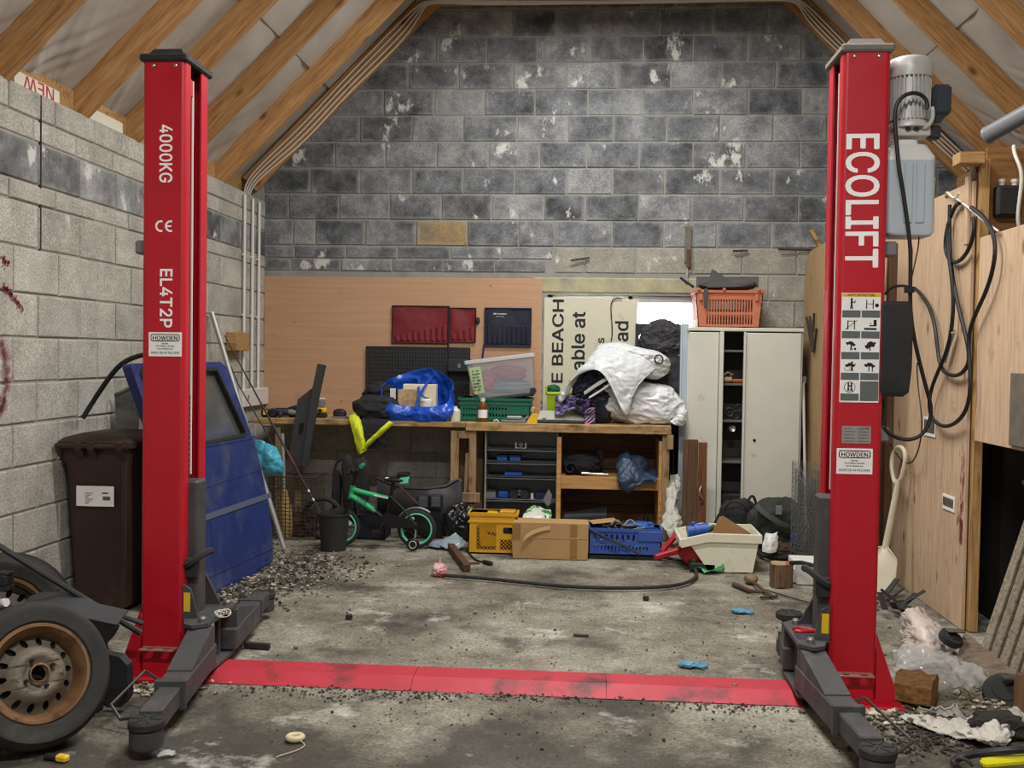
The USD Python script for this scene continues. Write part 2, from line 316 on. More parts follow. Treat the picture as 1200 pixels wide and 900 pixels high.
for i in range(10):                                   # courses beside and below the window
    zt, zb = z9-.228*(i+1), z9-.228*(i+2)
    of = .225 if i % 2 else 0
    left = [WL+of+.45*q_ for q_ in range(8)]
    if i >= 4: emit_row(zb, zt, left, WL, WX0, M_blk2)
    if i >= 5: emit_row(zb, zt, [WX0+.45*q_-of for q_ in range(4)], WX0, WX1, M_blk2)
    emit_row(zb, zt, [Yp(901, 335, YB)[0]+of+.45*(q_-1) for q_ in range(7)], 1.0, WR, M_blk2)
wb.add('lintel', G().box(WX0-.12, 1.02, YB-.012, YB+.1, WZ1+.02, WZ1+.15, .01), mat('lintel_yellow', 'b9b28c', .95, '8f8c80', 7., world=True, bump=.8))
wb.add('sill', G().box(WX0, WX1, YB-.02, YB+.2, WZ0-.04, WZ0, .005), M_mort)
wb.done()
def woodmat(name, c, c2, grain, dirt=None, da=(.55, .7), axis=0, rough=.7, s=9., rnd=.12, world=False):
    """timber: stretched grain along one axis, knots"""
    st = [14., 14., 14.]; st[axis] = .9; kst = [1., 1., 1.]; kst[axis] = .45; src = 'tc.position' if world else 'tc.object'
    N = {'tc': ('geometry', {}) if world else ('texture_coordinate', {}), 'mp': ('mapping', {'scale': tuple(st)}), 'n': ('noise_texture', {'scale': s*.45, 'detail': 6., 'roughness': .6, 'distortion': .6}), 'rp': ('rgb_ramp', {'ramp': [(.3, C(grain)), (.48, C(c)), (.7, C(c2))]}),
         'km': ('mapping', {'scale': tuple(kst)}), 'k': ('voronoi_texture', {'scale': 7., 'randomness': 1.}), 'kr': ('map_range', {'from_min': .07, 'from_max': .16, 'to_min': .75, 'to_max': 0., 'clamp': True}), 'kx': ('mix', {'color2': C('6b4322')}),
         'oi': ('object_info', {}), 'om': ('map_range', {'to_min': 1-rnd, 'to_max': 1+rnd}), 'hs': ('hsv', {}), 'bp': ('bump', {'strength': .25, 'distance': .002}), 'p': ('principled_bsdf', {'roughness': rough, 'specular_ior_level': .3})}
    L = [(src, 'mp.vector'), ('mp.vector', 'n.vector'), ('n.fac', 'rp.fac'), (src, 'km.vector'), ('km.vector', 'k.vector'), ('k.distance', 'kr.value'), ('kr.result', 'kx.fac'), ('rp.color', 'kx.color1'), ('oi.random', 'om.value'), ('om.result', 'hs.value'), ('kx.color', 'hs.color'), ('n.fac', 'bp.height'), ('bp.normal', 'p.normal')]
    out = 'hs.color'
    if dirt:
        N['dn'] = ('noise_texture', {'scale': 5., 'detail': 7., 'roughness': .7}); N['dr'] = ('map_range', {'from_min': da[0], 'from_max': da[1], 'to_min': 0., 'to_max': .8, 'clamp': True}); N['dm'] = ('mix', {'color2': C(dirt)})
        L += [(src, 'dn.vector'), ('dn.fac', 'dr.value'), ('dr.result', 'dm.fac'), (out, 'dm.color1')]; out = 'dm.color'
    L.append((out, 'p.base_color'))
    return usdkit.material(stage, '/World/Looks/'+name, N, L, surface='p.BSDF')
M_tim = woodmat('rough_timber', 'b08a58', 'c9a674', '8c6238')
# ---- left wall
wl = T('wall_left', kind='structure')
wl.add('mortar_bed', G().box(WL-.21, WL, -1.4, YB+.2, -.1, 2.80), M_mortL, smooth=False)
ZL = [2.80, 2.657, 2.539, 2.316, 2.211, 1.98, 1.744, 1.517, 1.285, 1.071, .849, .617, .399, .17, -.06]
A0, B0 = 4.97, 5.204                                   # joints of the two kinds of course, measured along the wall
OFF = [4.93, 5.16, 5.204, 4.93, 5.204, 4.97, 5.204, 4.97, 5.19, 4.97, 5.2, 4.97, 5.2, 4.97]
for i in range(len(ZL)-1):
    o = OFF[i]; js = sorted(o+.445*q_ for q_ in range(-5, 10)); js = [2.7]+[j for j in js if 2.78 < j < YB-.08]+[YB]
    for a, b in zip(js[:-1], js[1:]):
        m_ = M_blkS if (i == 2 and (b > 5.15)) else M_blkL
        wl.add('block', block(a, b, ZL[i+1], ZL[i], 'x', WL, 1), m_, smooth=False, wear=WEAR)
wl.add('movement_joint', G().box(WL-.01, WL+.011, Xp(46, 112, WL)[1]-.006, Xp(46, 112, WL)[1]+.006, 1.98, 2.79), mat('joint_dark', '2c2b29', .9), smooth=False)
def decal(pxs, rad, mt, seed, dens=70):
    """sprayed paint on the wall: a swarm of flat specks around a stroke"""
    r_ = random.Random(seed); g = G(); P = [Xp(a, b, WL) for a, b in pxs]; P = np.array(P); S = spline(P, 24)
    for _ in range(dens):
        c = S[r_.randrange(24)]; rr = rad*abs(r_.gauss(0, .55)); an = r_.uniform(0, 2*PI); s = rad*r_.uniform(.12, .34)
        g.add([(WL+.0155, c[1]+rr*math.cos(an)+s*math.cos(t), c[2]+rr*math.sin(an)*1.4+s*1.3*math.sin(t)) for t in np.arange(7)*2*PI/7], [(0, i, i+1) for i in range(1, 6)])
    return g
M_pink = glassmat('spray_pink', 'a3304a', .55, .9)
wl.add('spray_paint', decal([(1, 336), (10, 345), (24, 362)], .016, glassmat('spray_red', '94102c', .85, .9), 3, 160), glassmat('spray_red', '94102c', .85, .9), smooth=False)
wl.add('spray_paint', decal([(0, 305), (8, 309)], .02, glassmat('spray_red', '94102c', .85, .9), 4, 40), glassmat('spray_red', '94102c', .85, .9), smooth=False)
wl.add('spray_paint', decal([(-2, 400), (4, 425), (2, 470), (-4, 480)], .04, glassmat('spray_haze', 'a85062', .28, .9), 5, 260), glassmat('spray_haze', 'a85062', .28, .9), smooth=False)
wl.done()
# ---- right: outer wall and the plywood partition of the store
M_ply = woodmat('plywood', 'c4a788', 'd3ba9e', 'b0937a', dirt='9c8068', da=(.58, .72), axis=2, rnd=.05, world=True)
M_plyd = woodmat('plywood_dark', '8a6238', '9c7244', '75512d', axis=0, rnd=.05, world=True)
M_stud = woodmat('stud_timber', 'a98452', 'c29d68', '83603a', axis=2, dirt='5d452b', da=(.6, .75), world=True)
M_studd = woodmat('stud_dark', '5b4330', '6b5038', '46321f', axis=2, world=True)
M_dkply = mat('strip_grey', '5f574c', .8, '746b5e', 12., world=True)
PX = 2.05
wr = T('wall_right', kind='structure')
wr.add('masonry', G().box(WR, WR+.2, -1.4, YB+.2, -.1, 2.8), M_blk2, smooth=False)
wr.add('masonry', G().box(WR-.03, WR, -1.2, YB, 2.8, 3.02), M_tim, smooth=False)
yn, yf = 5.715, Xp(1047, 500, PX)[1]
ztop = Xp(1126, 208, PX)[2]; ztf = Xp(1096, 223, PX)[2]
wr.add('plywood_sheet', G().box(PX, PX+.018, yn, yf, 0.0, 2.44, .002), M_ply, smooth=False)
wr.add('batten', G().box(PX-.02, PX-.001, yn+.02, yn+.07, 2.1, 2.47, .003), M_ply, smooth=False)
wr.add('plywood_sheet', G().box(PX+.02, PX+.035, yf-.35, 8.0, 0, 2.44, .002), M_ply, smooth=False)
wr.add('stud', G().box(PX-.045, PX+.019, yf+.005, yf+.09, 0, 2.25, .003), M_studd, smooth=False)
wr.add('stud', G().box(PX+.012, PX+.024, 5.72, 5.80, 0, 2.55, .002), M_studd, smooth=False)
wr.add('stud', G().box(PX+.026, PX+.075, 5.68, 5.78, 0, 2.55, .003), M_stud, smooth=False)
wr.add('board', G().box(PX, PX+.016, 3.6, 5.60, 1.045, 2.12, .002), M_ply, smooth=False)
wr.add('stud', G().box(PX+.02, PX+.07, 5.45, 5.55, 1.05, 2.12, .003), M_tim, smooth=False)
wr.add('stud', G().box(PX+.02, PX+.07, 3.7, 3.8, 0, 2.12, .003), M_stud, smooth=False)
a, b = Yp(1156, 173, 5.74), Yp(1200, 268, 5.74)
wr.add('cross_board', G().box(PX+.076, WR, 5.74, 5.755, 2.0, a[2], .002), M_plyd, smooth=False)
a, b = Yp(1124, 178, 5.64), Yp(1154, 192, 5.64)
wr.add('timber_offcut', G().box(a[0], b[0], 5.63, 5.74, b[2], a[2], .004), M_tim, smooth=False)
a, b = Xp(1186, 437, PX-.006), Xp(1196, 524, PX-.006)
wr.add('timber_strip', G().box(PX-.014, PX-.001, a[1]-.19, a[1], b[2], a[2], .003), M_dkply, smooth=False)
r_ = random.Random(8); g = G()
for _ in range(330):                                   # pink spray streak down the sheet's near edge
    u = r_.random(); q_ = Xp(1140-14*u+r_.gauss(0, 4.5)*(1-abs(u-.4)), 494+140*u, PX-.0006); s_ = r_.uniform(.006, .016)
    g.add([(PX-.0007, q_[1]+.6*s_*math.cos(t), q_[2]+2.2*s_*math.sin(t)) for t in np.arange(7)*2*PI/7], [(0, i, i+1) for i in range(1, 6)]) if q_[1] > yn+.02 else 0
wr.add('paint_streak', g, glassmat('spray_pink_ply', '9c3350', .4, .9), smooth=False)
wr.done((2.5, 5.5, 0))
wf = T('wall_front', kind='structure'); gf = G()
for z0_ in np.arange(0, 2.6, .2): gf.box(-2.1, 2.1, -1.3, -1.27, z0_, z0_+.19, .004)
wf.add('roller_door', gf, mat('roller_grey', '9a9c9a', .5), kind='stuff'); wf.add('masonry', G().ext(gable(-9, 9, -9, 9).difference(sbox(-2.1, -1, 2.1, 2.6)), .2, axes((0, -1.2, 0), (1, 0, 0), (0, 0, 1), (0, -1, 0))), M_blk2, smooth=False); wf.done()
# ---- floor
xs, ys = np.linspace(WL-.1, WR+.1, 120), np.linspace(-1.5, YB+.1, 200)
P = np.array([[(x, y, 0) for y in ys] for x in xs]); P[..., 2] = fb(P, 1.7, 4, 3)*.006-.003
g = G(); I = np.arange(P.shape[0]*P.shape[1]).reshape(P.shape[:2])
g.add(P.reshape(-1, 3), np.stack([I[:-1, :-1], I[1:, :-1], I[1:, 1:], I[:-1, 1:]], -1).reshape(-1, 4))
g.box(WL-.3, WR+.3, -1.5, YB+.3, -.3, -.03)
N = {'g': ('geometry', {}), 'n1': ('noise_texture', {'scale': 1.3, 'detail': 8., 'roughness': .68}), 'rp': ('rgb_ramp', {'ramp': [(.3, C('4b463d')), (.48, C('7c7668')), (.66, C('a39e90'))]}),
     'n2': ('noise_texture', {'scale': 7., 'detail': 9., 'roughness': .75}), 'r2': ('map_range', {'from_min': .56, 'from_max': .68, 'to_min': 0., 'to_max': .8, 'clamp': True}), 'm2': ('mix', {'color2': C('3f3a33')}),
     'n3': ('noise_texture', {'scale': 70., 'detail': 3.}), 'r3': ('map_range', {'from_min': .3, 'from_max': .7, 'to_min': .58, 'to_max': 1.32, 'clamp': True}), 'm3': ('mix', {'mix_type': 'multiply', 'fac': 1.}),
     'sx': ('separate_xyz', {}), 'ny': ('map_range', {'from_min': 4.5, 'from_max': 3.5, 'to_min': 0., 'to_max': .17, 'clamp': True}), 'nn': ('noise_texture', {'scale': 1.8, 'detail': 6., 'roughness': .6}), 'na': ('math', {'math_type': 'add'}),
     'nr': ('map_range', {'from_min': .52, 'from_max': .66, 'to_min': 0., 'to_max': .8, 'clamp': True}), 'm4': ('mix', {'color2': C('37342f')}),
     'n5': ('noise_texture', {'scale': 2.1, 'detail': 6., 'roughness': .7}), 'r5': ('map_range', {'from_min': .58, 'from_max': .68, 'to_min': 0., 'to_max': .6, 'clamp': True}), 'm5': ('mix', {'color2': C('cfccc2')}), 'mp5': ('mapping', {'location': (3.3, 7.1, 0)}),
     'bp': ('bump', {'strength': .6, 'distance': .006}), 'p': ('principled_bsdf', {'roughness': .82, 'specular_ior_level': .3})}
L = [('g.position', 'n1.vector'), ('n1.fac', 'rp.fac'), ('g.position', 'n2.vector'), ('n2.fac', 'r2.value'), ('rp.color', 'm2.color1'), ('r2.result', 'm2.fac'), ('g.position', 'n3.vector'), ('n3.fac', 'r3.value'),
     ('m2.color', 'm3.color1'), ('r3.result', 'm3.color2'), ('g.position', 'sx.vector'), ('sx.y', 'ny.value'), ('g.position', 'nn.vector'), ('nn.fac', 'na.value1'), ('ny.result', 'na.value2'), ('na.value', 'nr.value'), ('nr.result', 'm4.fac'), ('m3.color', 'm4.color1'),
     ('g.position', 'mp5.vector'), ('mp5.vector', 'n5.vector'), ('n5.fac', 'r5.value'), ('r5.result', 'm5.fac'), ('m4.color', 'm5.color1'), ('m5.color', 'p.base_color'), ('n2.fac', 'bp.height'), ('bp.normal', 'p.normal')]
M_floor = usdkit.material(stage, '/World/Looks/concrete_floor', N, L, surface='p.BSDF')
put('/World/floor', g, M_floor, True); stage.GetPrimAtPath('/World/floor').SetCustomDataByKey('kind', 'structure')
# ---- roof
# rafters follow the slope (1,0,1) / (1,0,-1): the grain runs along a rotated axis
def raftermat(name, sgn):
    N = {'tc': ('geometry', {}), 'mp': ('mapping', {'rotation': (0, sgn*PI/4, 0)}), 'm2': ('mapping', {'scale': (1., 14, 14)}), 'n': ('noise_texture', {'scale': 3.4, 'detail': 6., 'roughness': .6, 'distortion': .8}),
         'rp': ('rgb_ramp', {'ramp': [(.3, C('936640')), (.5, C('b18555')), (.72, C('c79d6c'))]}), 'km': ('mapping', {'scale': (.5, 1., 1.)}), 'k': ('voronoi_texture', {'scale': 6.}), 'kr': ('map_range', {'from_min': .06, 'from_max': .17, 'to_min': .8, 'to_max': 0., 'clamp': True}), 'kx': ('mix', {'color2': C('5a381d')}),
         'oi': ('object_info', {}), 'om': ('map_range', {'to_min': .86, 'to_max': 1.12}), 'hs': ('hsv', {}), 'bp': ('bump', {'strength': .3, 'distance': .003}), 'p': ('principled_bsdf', {'roughness': .75, 'specular_ior_level': .3})}
    L = [('tc.position', 'mp.vector'), ('mp.vector', 'm2.vector'), ('m2.vector', 'n.vector'), ('n.fac', 'rp.fac'), ('mp.vector', 'km.vector'), ('km.vector', 'k.vector'), ('k.distance', 'kr.value'), ('kr.result', 'kx.fac'), ('rp.color', 'kx.color1'), ('oi.random', 'om.value'), ('om.result', 'hs.value'), ('kx.color', 'hs.color'), ('hs.color', 'p.base_color'), ('n.fac', 'bp.height'), ('bp.normal', 'p.normal')]
    return usdkit.material(stage, '/World/Looks/'+name, N, L, surface='p.BSDF')
M_rafL, M_rafR = raftermat('rafter_timber_left', 1), raftermat('rafter_timber_right', -1)
ce = T('ceiling', kind='structure')
RY = [-.75, -.05, .65, 1.35, 2.0, 2.7, 3.42, 4.18, 4.94, 5.748, 6.424, 7.2, 7.97]
HT = .165
def rafter(y1, cL, cR, th=.048, foot=2.80):
    for sg, c, mt in ((1, cL, M_rafL), (-1, cR, M_rafR)):
        x0 = (foot-c) if sg > 0 else (c-foot); x1 = .115
        n = np.array([-sg, 0, 1.])/math.sqrt(2)
        zf = lambda x: c+sg*x
        a = np.array([x0-sg*.06, 0, zf(x0)-.06]); b = np.array([x1, 0, zf(x1)])
        pts = []
        for p in (a, b):
            for h in (0, HT):
                for yy in (y1-th, y1): q_ = p+n*h; pts.append((q_[0], yy, q_[2]))
        ce.add('rafter', G().hull(pts), mt, smooth=False)
for y in RY: rafter(y, 5.69, 5.92)
rafter(YB-.012, 5.86, 6.10, .045, 2.95)
for y in RY+[YB-.012]:
    ce.add('collar_tie', G().box(-1.55 if y > 8.5 else -1.2, 1.75 if y > 8.5 else 1.4, y-.048, y, 4.505, 4.60, .003), M_tim, smooth=False)
M_memb = mat('roof_membrane', 'b3aca2', .8, 'c2bbb1', 2.5, world=True, bump=.15, bs=400., specular_ior_level=.25)
ys_all = [-1.2]+RY+[YB]
def membrane(sg, c, s0, s1, lift, seed):
    n = np.array([-sg, 0, 1.])/math.sqrt(2); d = np.array([sg, 0, 1.])/math.sqrt(2)
    base = np.array([-c/2*sg+.0, 0, c/2])     # foot of the normal from the origin onto the line z = c + sg x
    U, V = 48, 560; ss = np.linspace(s0, s1, U); yy = np.linspace(-1.2, YB, V)
    Ya = np.array(ys_all); k = np.clip(np.searchsorted(Ya, yy)-1, 0, len(Ya)-2); tt_ = np.clip((yy-Ya[k])/(Ya[k+1]-Ya[k]), 0, 1); e = np.sin(PI*tt_)[None]; S, Yg = ss[:, None], yy[None]; one = np.ones((U, V))
    nz = lambda a_, b_, c_, sd: meshkit.noise(np.stack([a_*one+50, b_*one+50, c_*one], -1), sd)-.5
    foot = np.clip(1-(S-(e0+.05))/1.0, 0, 1); rid = lambda x: .25-np.abs(x)
    h = HT-.035*e+lift+.15*np.clip((Yg-8.05)/.5, 0, 1)**1.5+e**.5*(.03*nz(S*2.2+seed, Yg*5+S*2, .3, seed)+foot*(.11*rid(nz(S*1.0, Yg*7.5-S*6, 7.7, seed+2))+.05*rid(nz(S*1.6, Yg*17+S*9, 2.2, seed+4)))+.022*rid(nz(S*5+Yg*2, Yg*3.2-S*2, 4.4, seed+6)))
    Pm = np.stack([base[0]+d[0]*S+n[0]*h, Yg*one, base[2]+d[2]*S+n[2]*h], -1)
    return G().sheet(Pm if sg < 0 else Pm[:, ::-1], .003)
# slope coordinate: foot of the left slope (x=-2.95) -> top (x~.1)
for sg, c in ((1, 5.69), (-1, 5.92)):
    bx = -c/2*sg
    toS = lambda x: (x-bx)*sg*math.sqrt(2)
    e0, e1 = (toS(-3.05), toS(.11)) if sg > 0 else (toS(3.26), toS(.12))
    cuts = [e0, e0+1.45, e0+2.9, e1]
    for i in range(3): ce.add('membrane_sheet', membrane(sg, c, cuts[i]-(.12 if i else 0), cuts[i+1], -.012*i, 11+i+(5 if sg < 0 else 0)), M_memb, smooth=True)
ce.add('fascia_board', G().box(WL-.26, WL-.2, -1.4, YB+.2, 2.75, 3.3), M_tim, smooth=False); ce.add('fascia_board', G().box(WR+.2, WR+.26, -1.4, YB+.2, 2.75, 3.45), M_tim, smooth=False)
ce.add('flat_membrane', G().box(-1.3, 1.5, -1.2, YB, 4.605, 4.61), M_memb, smooth=False)
ce.add('roof_deck', G().hull([(WL-.3, -1.4, 3.2), (WL-.3, YB+.2, 3.2), (.1, -1.4, 6.5), (.1, YB+.2, 6.5), (WL-.3, -1.4, 3.25), (WL-.3, YB+.2, 3.25), (.1, -1.4, 6.55), (.1, YB+.2, 6.55)]), mat('slate', '55585c', .7), smooth=False)
ce.add('roof_deck', G().hull([(WR+.3, -1.4, 3.35), (WR+.3, YB+.2, 3.35), (.1, -1.4, 6.5), (.1, YB+.2, 6.5), (WR+.3, -1.4, 3.4), (WR+.3, YB+.2, 3.4), (.1, -1.4, 6.55), (.1, YB+.2, 6.55)]), mat('slate', '55585c', .7), smooth=False)
# light timber blocks and insulation offcuts between the rafter feet, on the wall top
for y0, y1 in zip(RY[6:-1], RY[7:]):
    ce.add('eaves_block', G().box(WL-.10, WL-.06, y0+.004, y1-.052, 2.80, 2.94), M_tim, smooth=False)
ce.done((0, 0, 2.8))
M_foam = mat('foam_board', 'd8d2bf', .8)
def eaves_board(y0, y1, lab):
    t = T('insulation_board', lab, 'insulation board'); t.add('board', G().box(WL-.055, WL-.03, y0, y1, 2.801, 2.88, .002), M_foam)
    return t
t = eaves_board(Xp(17, 97, WL-.03)[1], Xp(70, 120, WL-.03)[1], 'cream insulation offcut with red lettering on the wall top')
yA = Xp(20, 97, WL-.03)[1]; t.add('lettering', text('NEW', .07, (WL-.0295, yA+.36, 2.875), (0, -1, 0), (0, 0, -1), .001, False, .3), mat('print_red', 'b5213a', .6)); t.done()
eaves_board(Xp(105, 132, WL-.03)[1], Xp(144, 152, WL-.03)[1], 'plain cream insulation offcut on the wall top by the second rafter').done()
# ---- the light fittings themselves
M_white = mat('white_plastic', 'd9d9d4', .4)
for i, p in enumerate(BATTEN):
    t = T('batten_light_fitting', ['white ceiling batten light at the front of the garage', 'white ceiling batten light above the lift columns', 'white ceiling batten light near the back wall'][i], 'ceiling light')
    t.add('body', G().box(p[0]-.77, p[0]+.77, p[1]-.06, p[1]+.06, p[2]+.012, p[2]+.06, .01), M_white)
    t.add('bracket', G().box(p[0]-.5, p[0]-.46, p[1]-.02, p[1]+.02, p[2]+.06, 4.605), M_white); t.add('bracket', G().box(p[0]+.46, p[0]+.5, p[1]-.02, p[1]+.02, p[2]+.06, 4.605), M_white); t.done()
# ---- window in the back wall
M_frame = mat('window_frame_white', 'd0d2cf', .5, dirt='8f8c82', da=(.58, .7))
w = T('window_1', kind='structure')
g = G(); yF0, yF1 = YB+.05, YB+.11
for a in ((WX0, WX0+.05, WZ0, WZ1), (WX1-.05, WX1, WZ0, WZ1), (WX0, WX1, WZ0, WZ0+.05), (WX0, WX1, WZ1-.055, WZ1), (.33, .38, WZ0, WZ1)): g.box(a[0], a[1], yF0, yF1, a[2], a[3], .006)
w.add('window_frame', g, M_frame)
w.add('pane', G().box(WX0+.05, .33, YB+.075, YB+.08, WZ0+.05, WZ1-.055), panemat('window_glass')); w.add('pane', G().box(.38, WX1-.05, YB+.075, YB+.08, WZ0+.05, WZ1-.055), panemat('window_glass')); w.done()
# ================================================================== THE LIFT
M_red = mat('lift_red_paint', 'b40d22', .38, 'bd1127', 3., specular_ior_level=.5, rough2=.5)
M_redi = mat('lift_red_inner', '6a0e18', .5)
M_dark = mat('arm_grey_paint', '3a3b3d', .45, '47484a', 8., dirt='5c5750', da=(.55, .72), ds=6., rough2=.65)
M_blk_pl = mat('black_plastic', '1c1c1e', .45, '262628', 10., rough2=.6)
M_capd = mat('cap_dusty', '6d6862', .7, '7c766f', 6.)
M_rub = mat('black_rubber', '202021', .8, '2c2b2a', 14., bump=.4)
M_steel = mat('steel_bright', 'b8b8b6', .3, m=.9)
M_alu = mat('motor_silver', 'c6c6c2', .4, 'b6b6b2', 12., m=.1)
M_print_w = mat('print_white', 'fafaf8', .5); M_print_k = mat('print_black', '141416', .5); M_stick = mat('sticker_white', 'f2f2ee', .45)
M_yel = mat('safety_yellow', 'e2b92a', .5); M_sgrey = mat('sticker_grey', '5f6664', .5); M_cable = mat('cable_black', '161617', .5)
M_wcable = mat('cable_white', 'd8d4c8', .5); M_greyp = mat('grey_plastic', '76787a', .5, rough2=.6)
def pxrect(x0, y0, x1, y1, y): a, b = Yp(x0, y0, y), Yp(x1, y1, y); return a[0], b[0], b[2], a[2]
YC0, YC1 = 4.42, 4.70
def sticker_howden(t, x0, x1, z0, z1, y, grp):
    s = t.add('sticker', G().box(x0, x1, y-.0025, y, z0, z1), M_stick, smooth=False, label='white supplier sticker'); W, H = x1-x0, z1-z0
    o = Polygon([(x0+.06*W, z1-.38*H), (x0+.94*W, z1-.38*H), (x0+.94*W, z1-.08*H), (x0+.06*W, z1-.08*H)]).buffer(-.09*H).buffer(.09*H); ring = o.difference(o.buffer(-.035*H))
    g = G().ext(ring, .0006, axes((0, y-.0025, 0), (1, 0, 0), (0, 0, 1), (0, -1, 0)))
    for s_, h, zz, wd in (('HOWDEN', .16, .32, .74), ('NEWTOWN,', .055, .50, .2), ('BALLYCONNELL, CO.CAVAN', .055, .60, .55), ('www.howdentools.com', .055, .71, .48), ('00353 (0) 49 952 2993', .085, .89, .86)):
        m_ = text(s_, h*H, (x0+W*(1-wd)/2, y-.0025, z1-zz*H), (1, 0, 0), (0, 0, 1), .0006, True, wd*W); g.tm(m_.mesh())
    t.add('lettering', g, M_print_k, s, smooth=False)
def lift_column(side, label):
    sx, xo = (1, -1.985) if side == 'L' else (-1, 1.24)
    xi = xo+sx*.195; X = lambda d: xo+sx*d
    ztop = 2.745 if side == 'L' else 2.765
    t = T('car_lift', label, 'car lift')
    lo, hi = min(xo, xi), max(xo, xi)
    o = sbox(lo, YC0, hi, YC1).buffer(-.022).buffer(.022); sh = o.difference(sbox(lo+.008, YC0+.008, hi-.008, YC1-.008).buffer(-.014).buffer(.014))
    sh = sh.difference(sbox(min(xi-sx*.02, xi+sx*.02), YC0+.06, max(xi-sx*.02, xi+sx*.02), YC1-.095))
    col = t.add('column', G().ext(sh, ztop-.02, tr(0, 0, .02)), M_red, smooth=40)
    bp = G().box(X(-.10), X(.26), YC0-.10, YC1+.1, 0, .02, .004)
    b = t.add('base_plate', bp, M_red)
    for yy in (YC0+.004, YC0+.14, YC1-.012): t.add('gusset', G().hull([(X(0), yy, .02), (X(-.09), yy, .02), (X(-.085), yy, .06), (X(0), yy, .30), (X(0), yy+.01, .02), (X(-.09), yy+.01, .02), (X(-.085), yy+.01, .06), (X(0), yy+.01, .30)]), M_red)
    hp = sbox(min(X(.02), X(.175)), YC0-.055, max(X(.02), X(.175)), YC0).difference(unary_union([Point(X(.06), YC0-.03).buffer(.018), Point(X(.135), YC0-.03).buffer(.018)]))
    t.add('fixing_bracket', G().ext(hp, .006, tr(0, 0, .13)), mat('bracket_dusty', 'a0716a', .8), label='dusty two-hole bracket')
    # cap
    mc = M_blk_pl if side == 'L' else M_capd
    c0, c1 = lo-.012, hi+.012; g = G().box(c0, c1, YC0-.014, YC1+.02, ztop-.012, ztop+.022, .008)
    mx, my = (lo+hi)/2, (YC0+YC1)/2
    g.hull([(mx+a*w, my+b_*d_, z) for a in (-1, 1) for b_ in (-1, 1) for w, d_, z in ((.085, .125, ztop+.02), (.062, .10, ztop+.055))])
    cp = t.add('cap', g, mc)
    for d in (.05, .15): t.add('screw', G().lathe([(0, 0), (.009, 0), (.008, .7), (.004, 1), (0, 1)], (X(d), YC0, ztop-.03), (X(d), YC0-.007, ztop-.03), 10), M_steel)
    # inside: rope, pulley bracket, chain, carriage
    t.add('inner_web', G().box(X(.009), X(.012), YC0+.02, YC1-.02, .03, ztop-.03), M_redi, smooth=False)
    t.add('steel_rope', G().tube([(X(.182), YC0+.115, .9), (X(.182), YC0+.115, ztop-.07)], .006), M_wcable)
    t.add('pulley_bracket', G().box(X(.10), X(.185), YC0+.065, YC0+.12, ztop-.15, ztop-.06, .01), M_red)
    g = G()
    for i in range(15): z = .88+.026*i; g.box(X(.14), X(.185), YC0+.07, YC0+.105, z, z+.017, .003); g.box(X(.15), X(.175), YC0+.08, YC0+.095, z+.015, z+.028)
    t.add('lifting_chain', g, mat('chain_black', '2a2826', .55, m=.4))
    car = t.add('carriage', G().box(X(.05), X(.235), YC0+.065, YC0+.18, .04, .875, .01), M_dark)
    g = G()
    P = np.array([[X(.19), YC0+.03, .50], [X(.225), YC0+.02, .515], [X(.265), YC0+.05, .545], [X(.29), YC0+.10, .555]])
    g.tube(spline(P, 12), .016, 6); g.box(X(.19), X(.25), YC0+.03, YC0+.06, .44, .53, .006)
    t.add('door_bumper', g, M_rub, car)
    # arm bracket: two plates, gussets, pins
    BX0, BX1, BY0, BY1 = .20, .345, YC0-.13, YC1+.04
    pl = Polygon([(X(.20), YC0+.02), (X(.24), BY0+.03), (X(.29), BY0), (X(BX1), BY0+.05), (X(BX1), BY1-.05), (X(.29), BY1), (X(.20), YC1-.02)])
    g = G().ext(pl, .016, tr(0, 0, .255)).ext(pl, .016, tr(0, 0, .045))
    g.box(X(.285), X(.305), BY0+.14, BY0+.17, .06, .26).box(X(.285), X(.305), BY1-.17, BY1-.14, .06, .26)
    br = t.add('arm_bracket', g, M_dark)
    g = G().hull([(X(.20), y, z) for y in (YC0-.01, YC0+.005) for z in (.26, .42)]+[(X(.27), y, .265) for y in (YC0-.01, YC0+.005)]+[(X(.235), y, .40) for y in (YC0-.01, YC0+.005)])
    t.add('gusset', g, M_dark, br); g = G()
    g.hull([(X(.20), y, z) for y in (YC1-.03, YC1-.015) for z in (.26, .42)]+[(X(.28), y, .265) for y in (YC1-.03, YC1-.015)])
    t.add('gusset', g, M_dark, br)
    t.add('warning_sticker', G().box(X(.205), X(.235), YC0-.0125, YC0-.0105, .30, .385), M_yel, br, smooth=False, label='yellow warning sticker')
    f_ = (-1.675 if side == 'L' else .95); fy = YC0-.06; ry = YC1-.03
    ends = [((f_, fy), (-1.56, 3.53) if side == 'L' else (1.01, 3.56)), ((f_, ry), (-1.765, 5.49) if side == 'L' else (.99, 5.02))]
    for ei, ((px_, py_), (qx, qy)) in enumerate(ends):
        zr = .10 if side == 'R' and ei else 0.
        p, q = np.array([px_, py_, 0.]), np.array([qx, qy, 0.]); d = unit(q-p); n = np.array([-d[1], d[0], 0]); L = np.linalg.norm(q-p)
        M = axes(p, d, n, (0, 0, 1))
        g = G().box(-.04, .60*L, -.055, .055, .065, .17, .008, M)
        g.add(*(lambda h: (h.vertices @ M[:3, :3].T+M[:3, 3], h.faces))(trimesh.convex.convex_hull(np.array([(x, y, z) for y in (-.05, .05) for x, z in ((-.02, .17), (-.02, .25), (.05, .25), (.46*L, .175), (.46*L, .17))]))))
        a = t.add('arm', g, M_dark)
        t.add('inner_arm', G().box(.5*L, L-.05, -.042, .042, .075, .155, .006, M).box(.60*L, .63*L, -.06, .06, .06, .178, .004, M), M_dark, a)
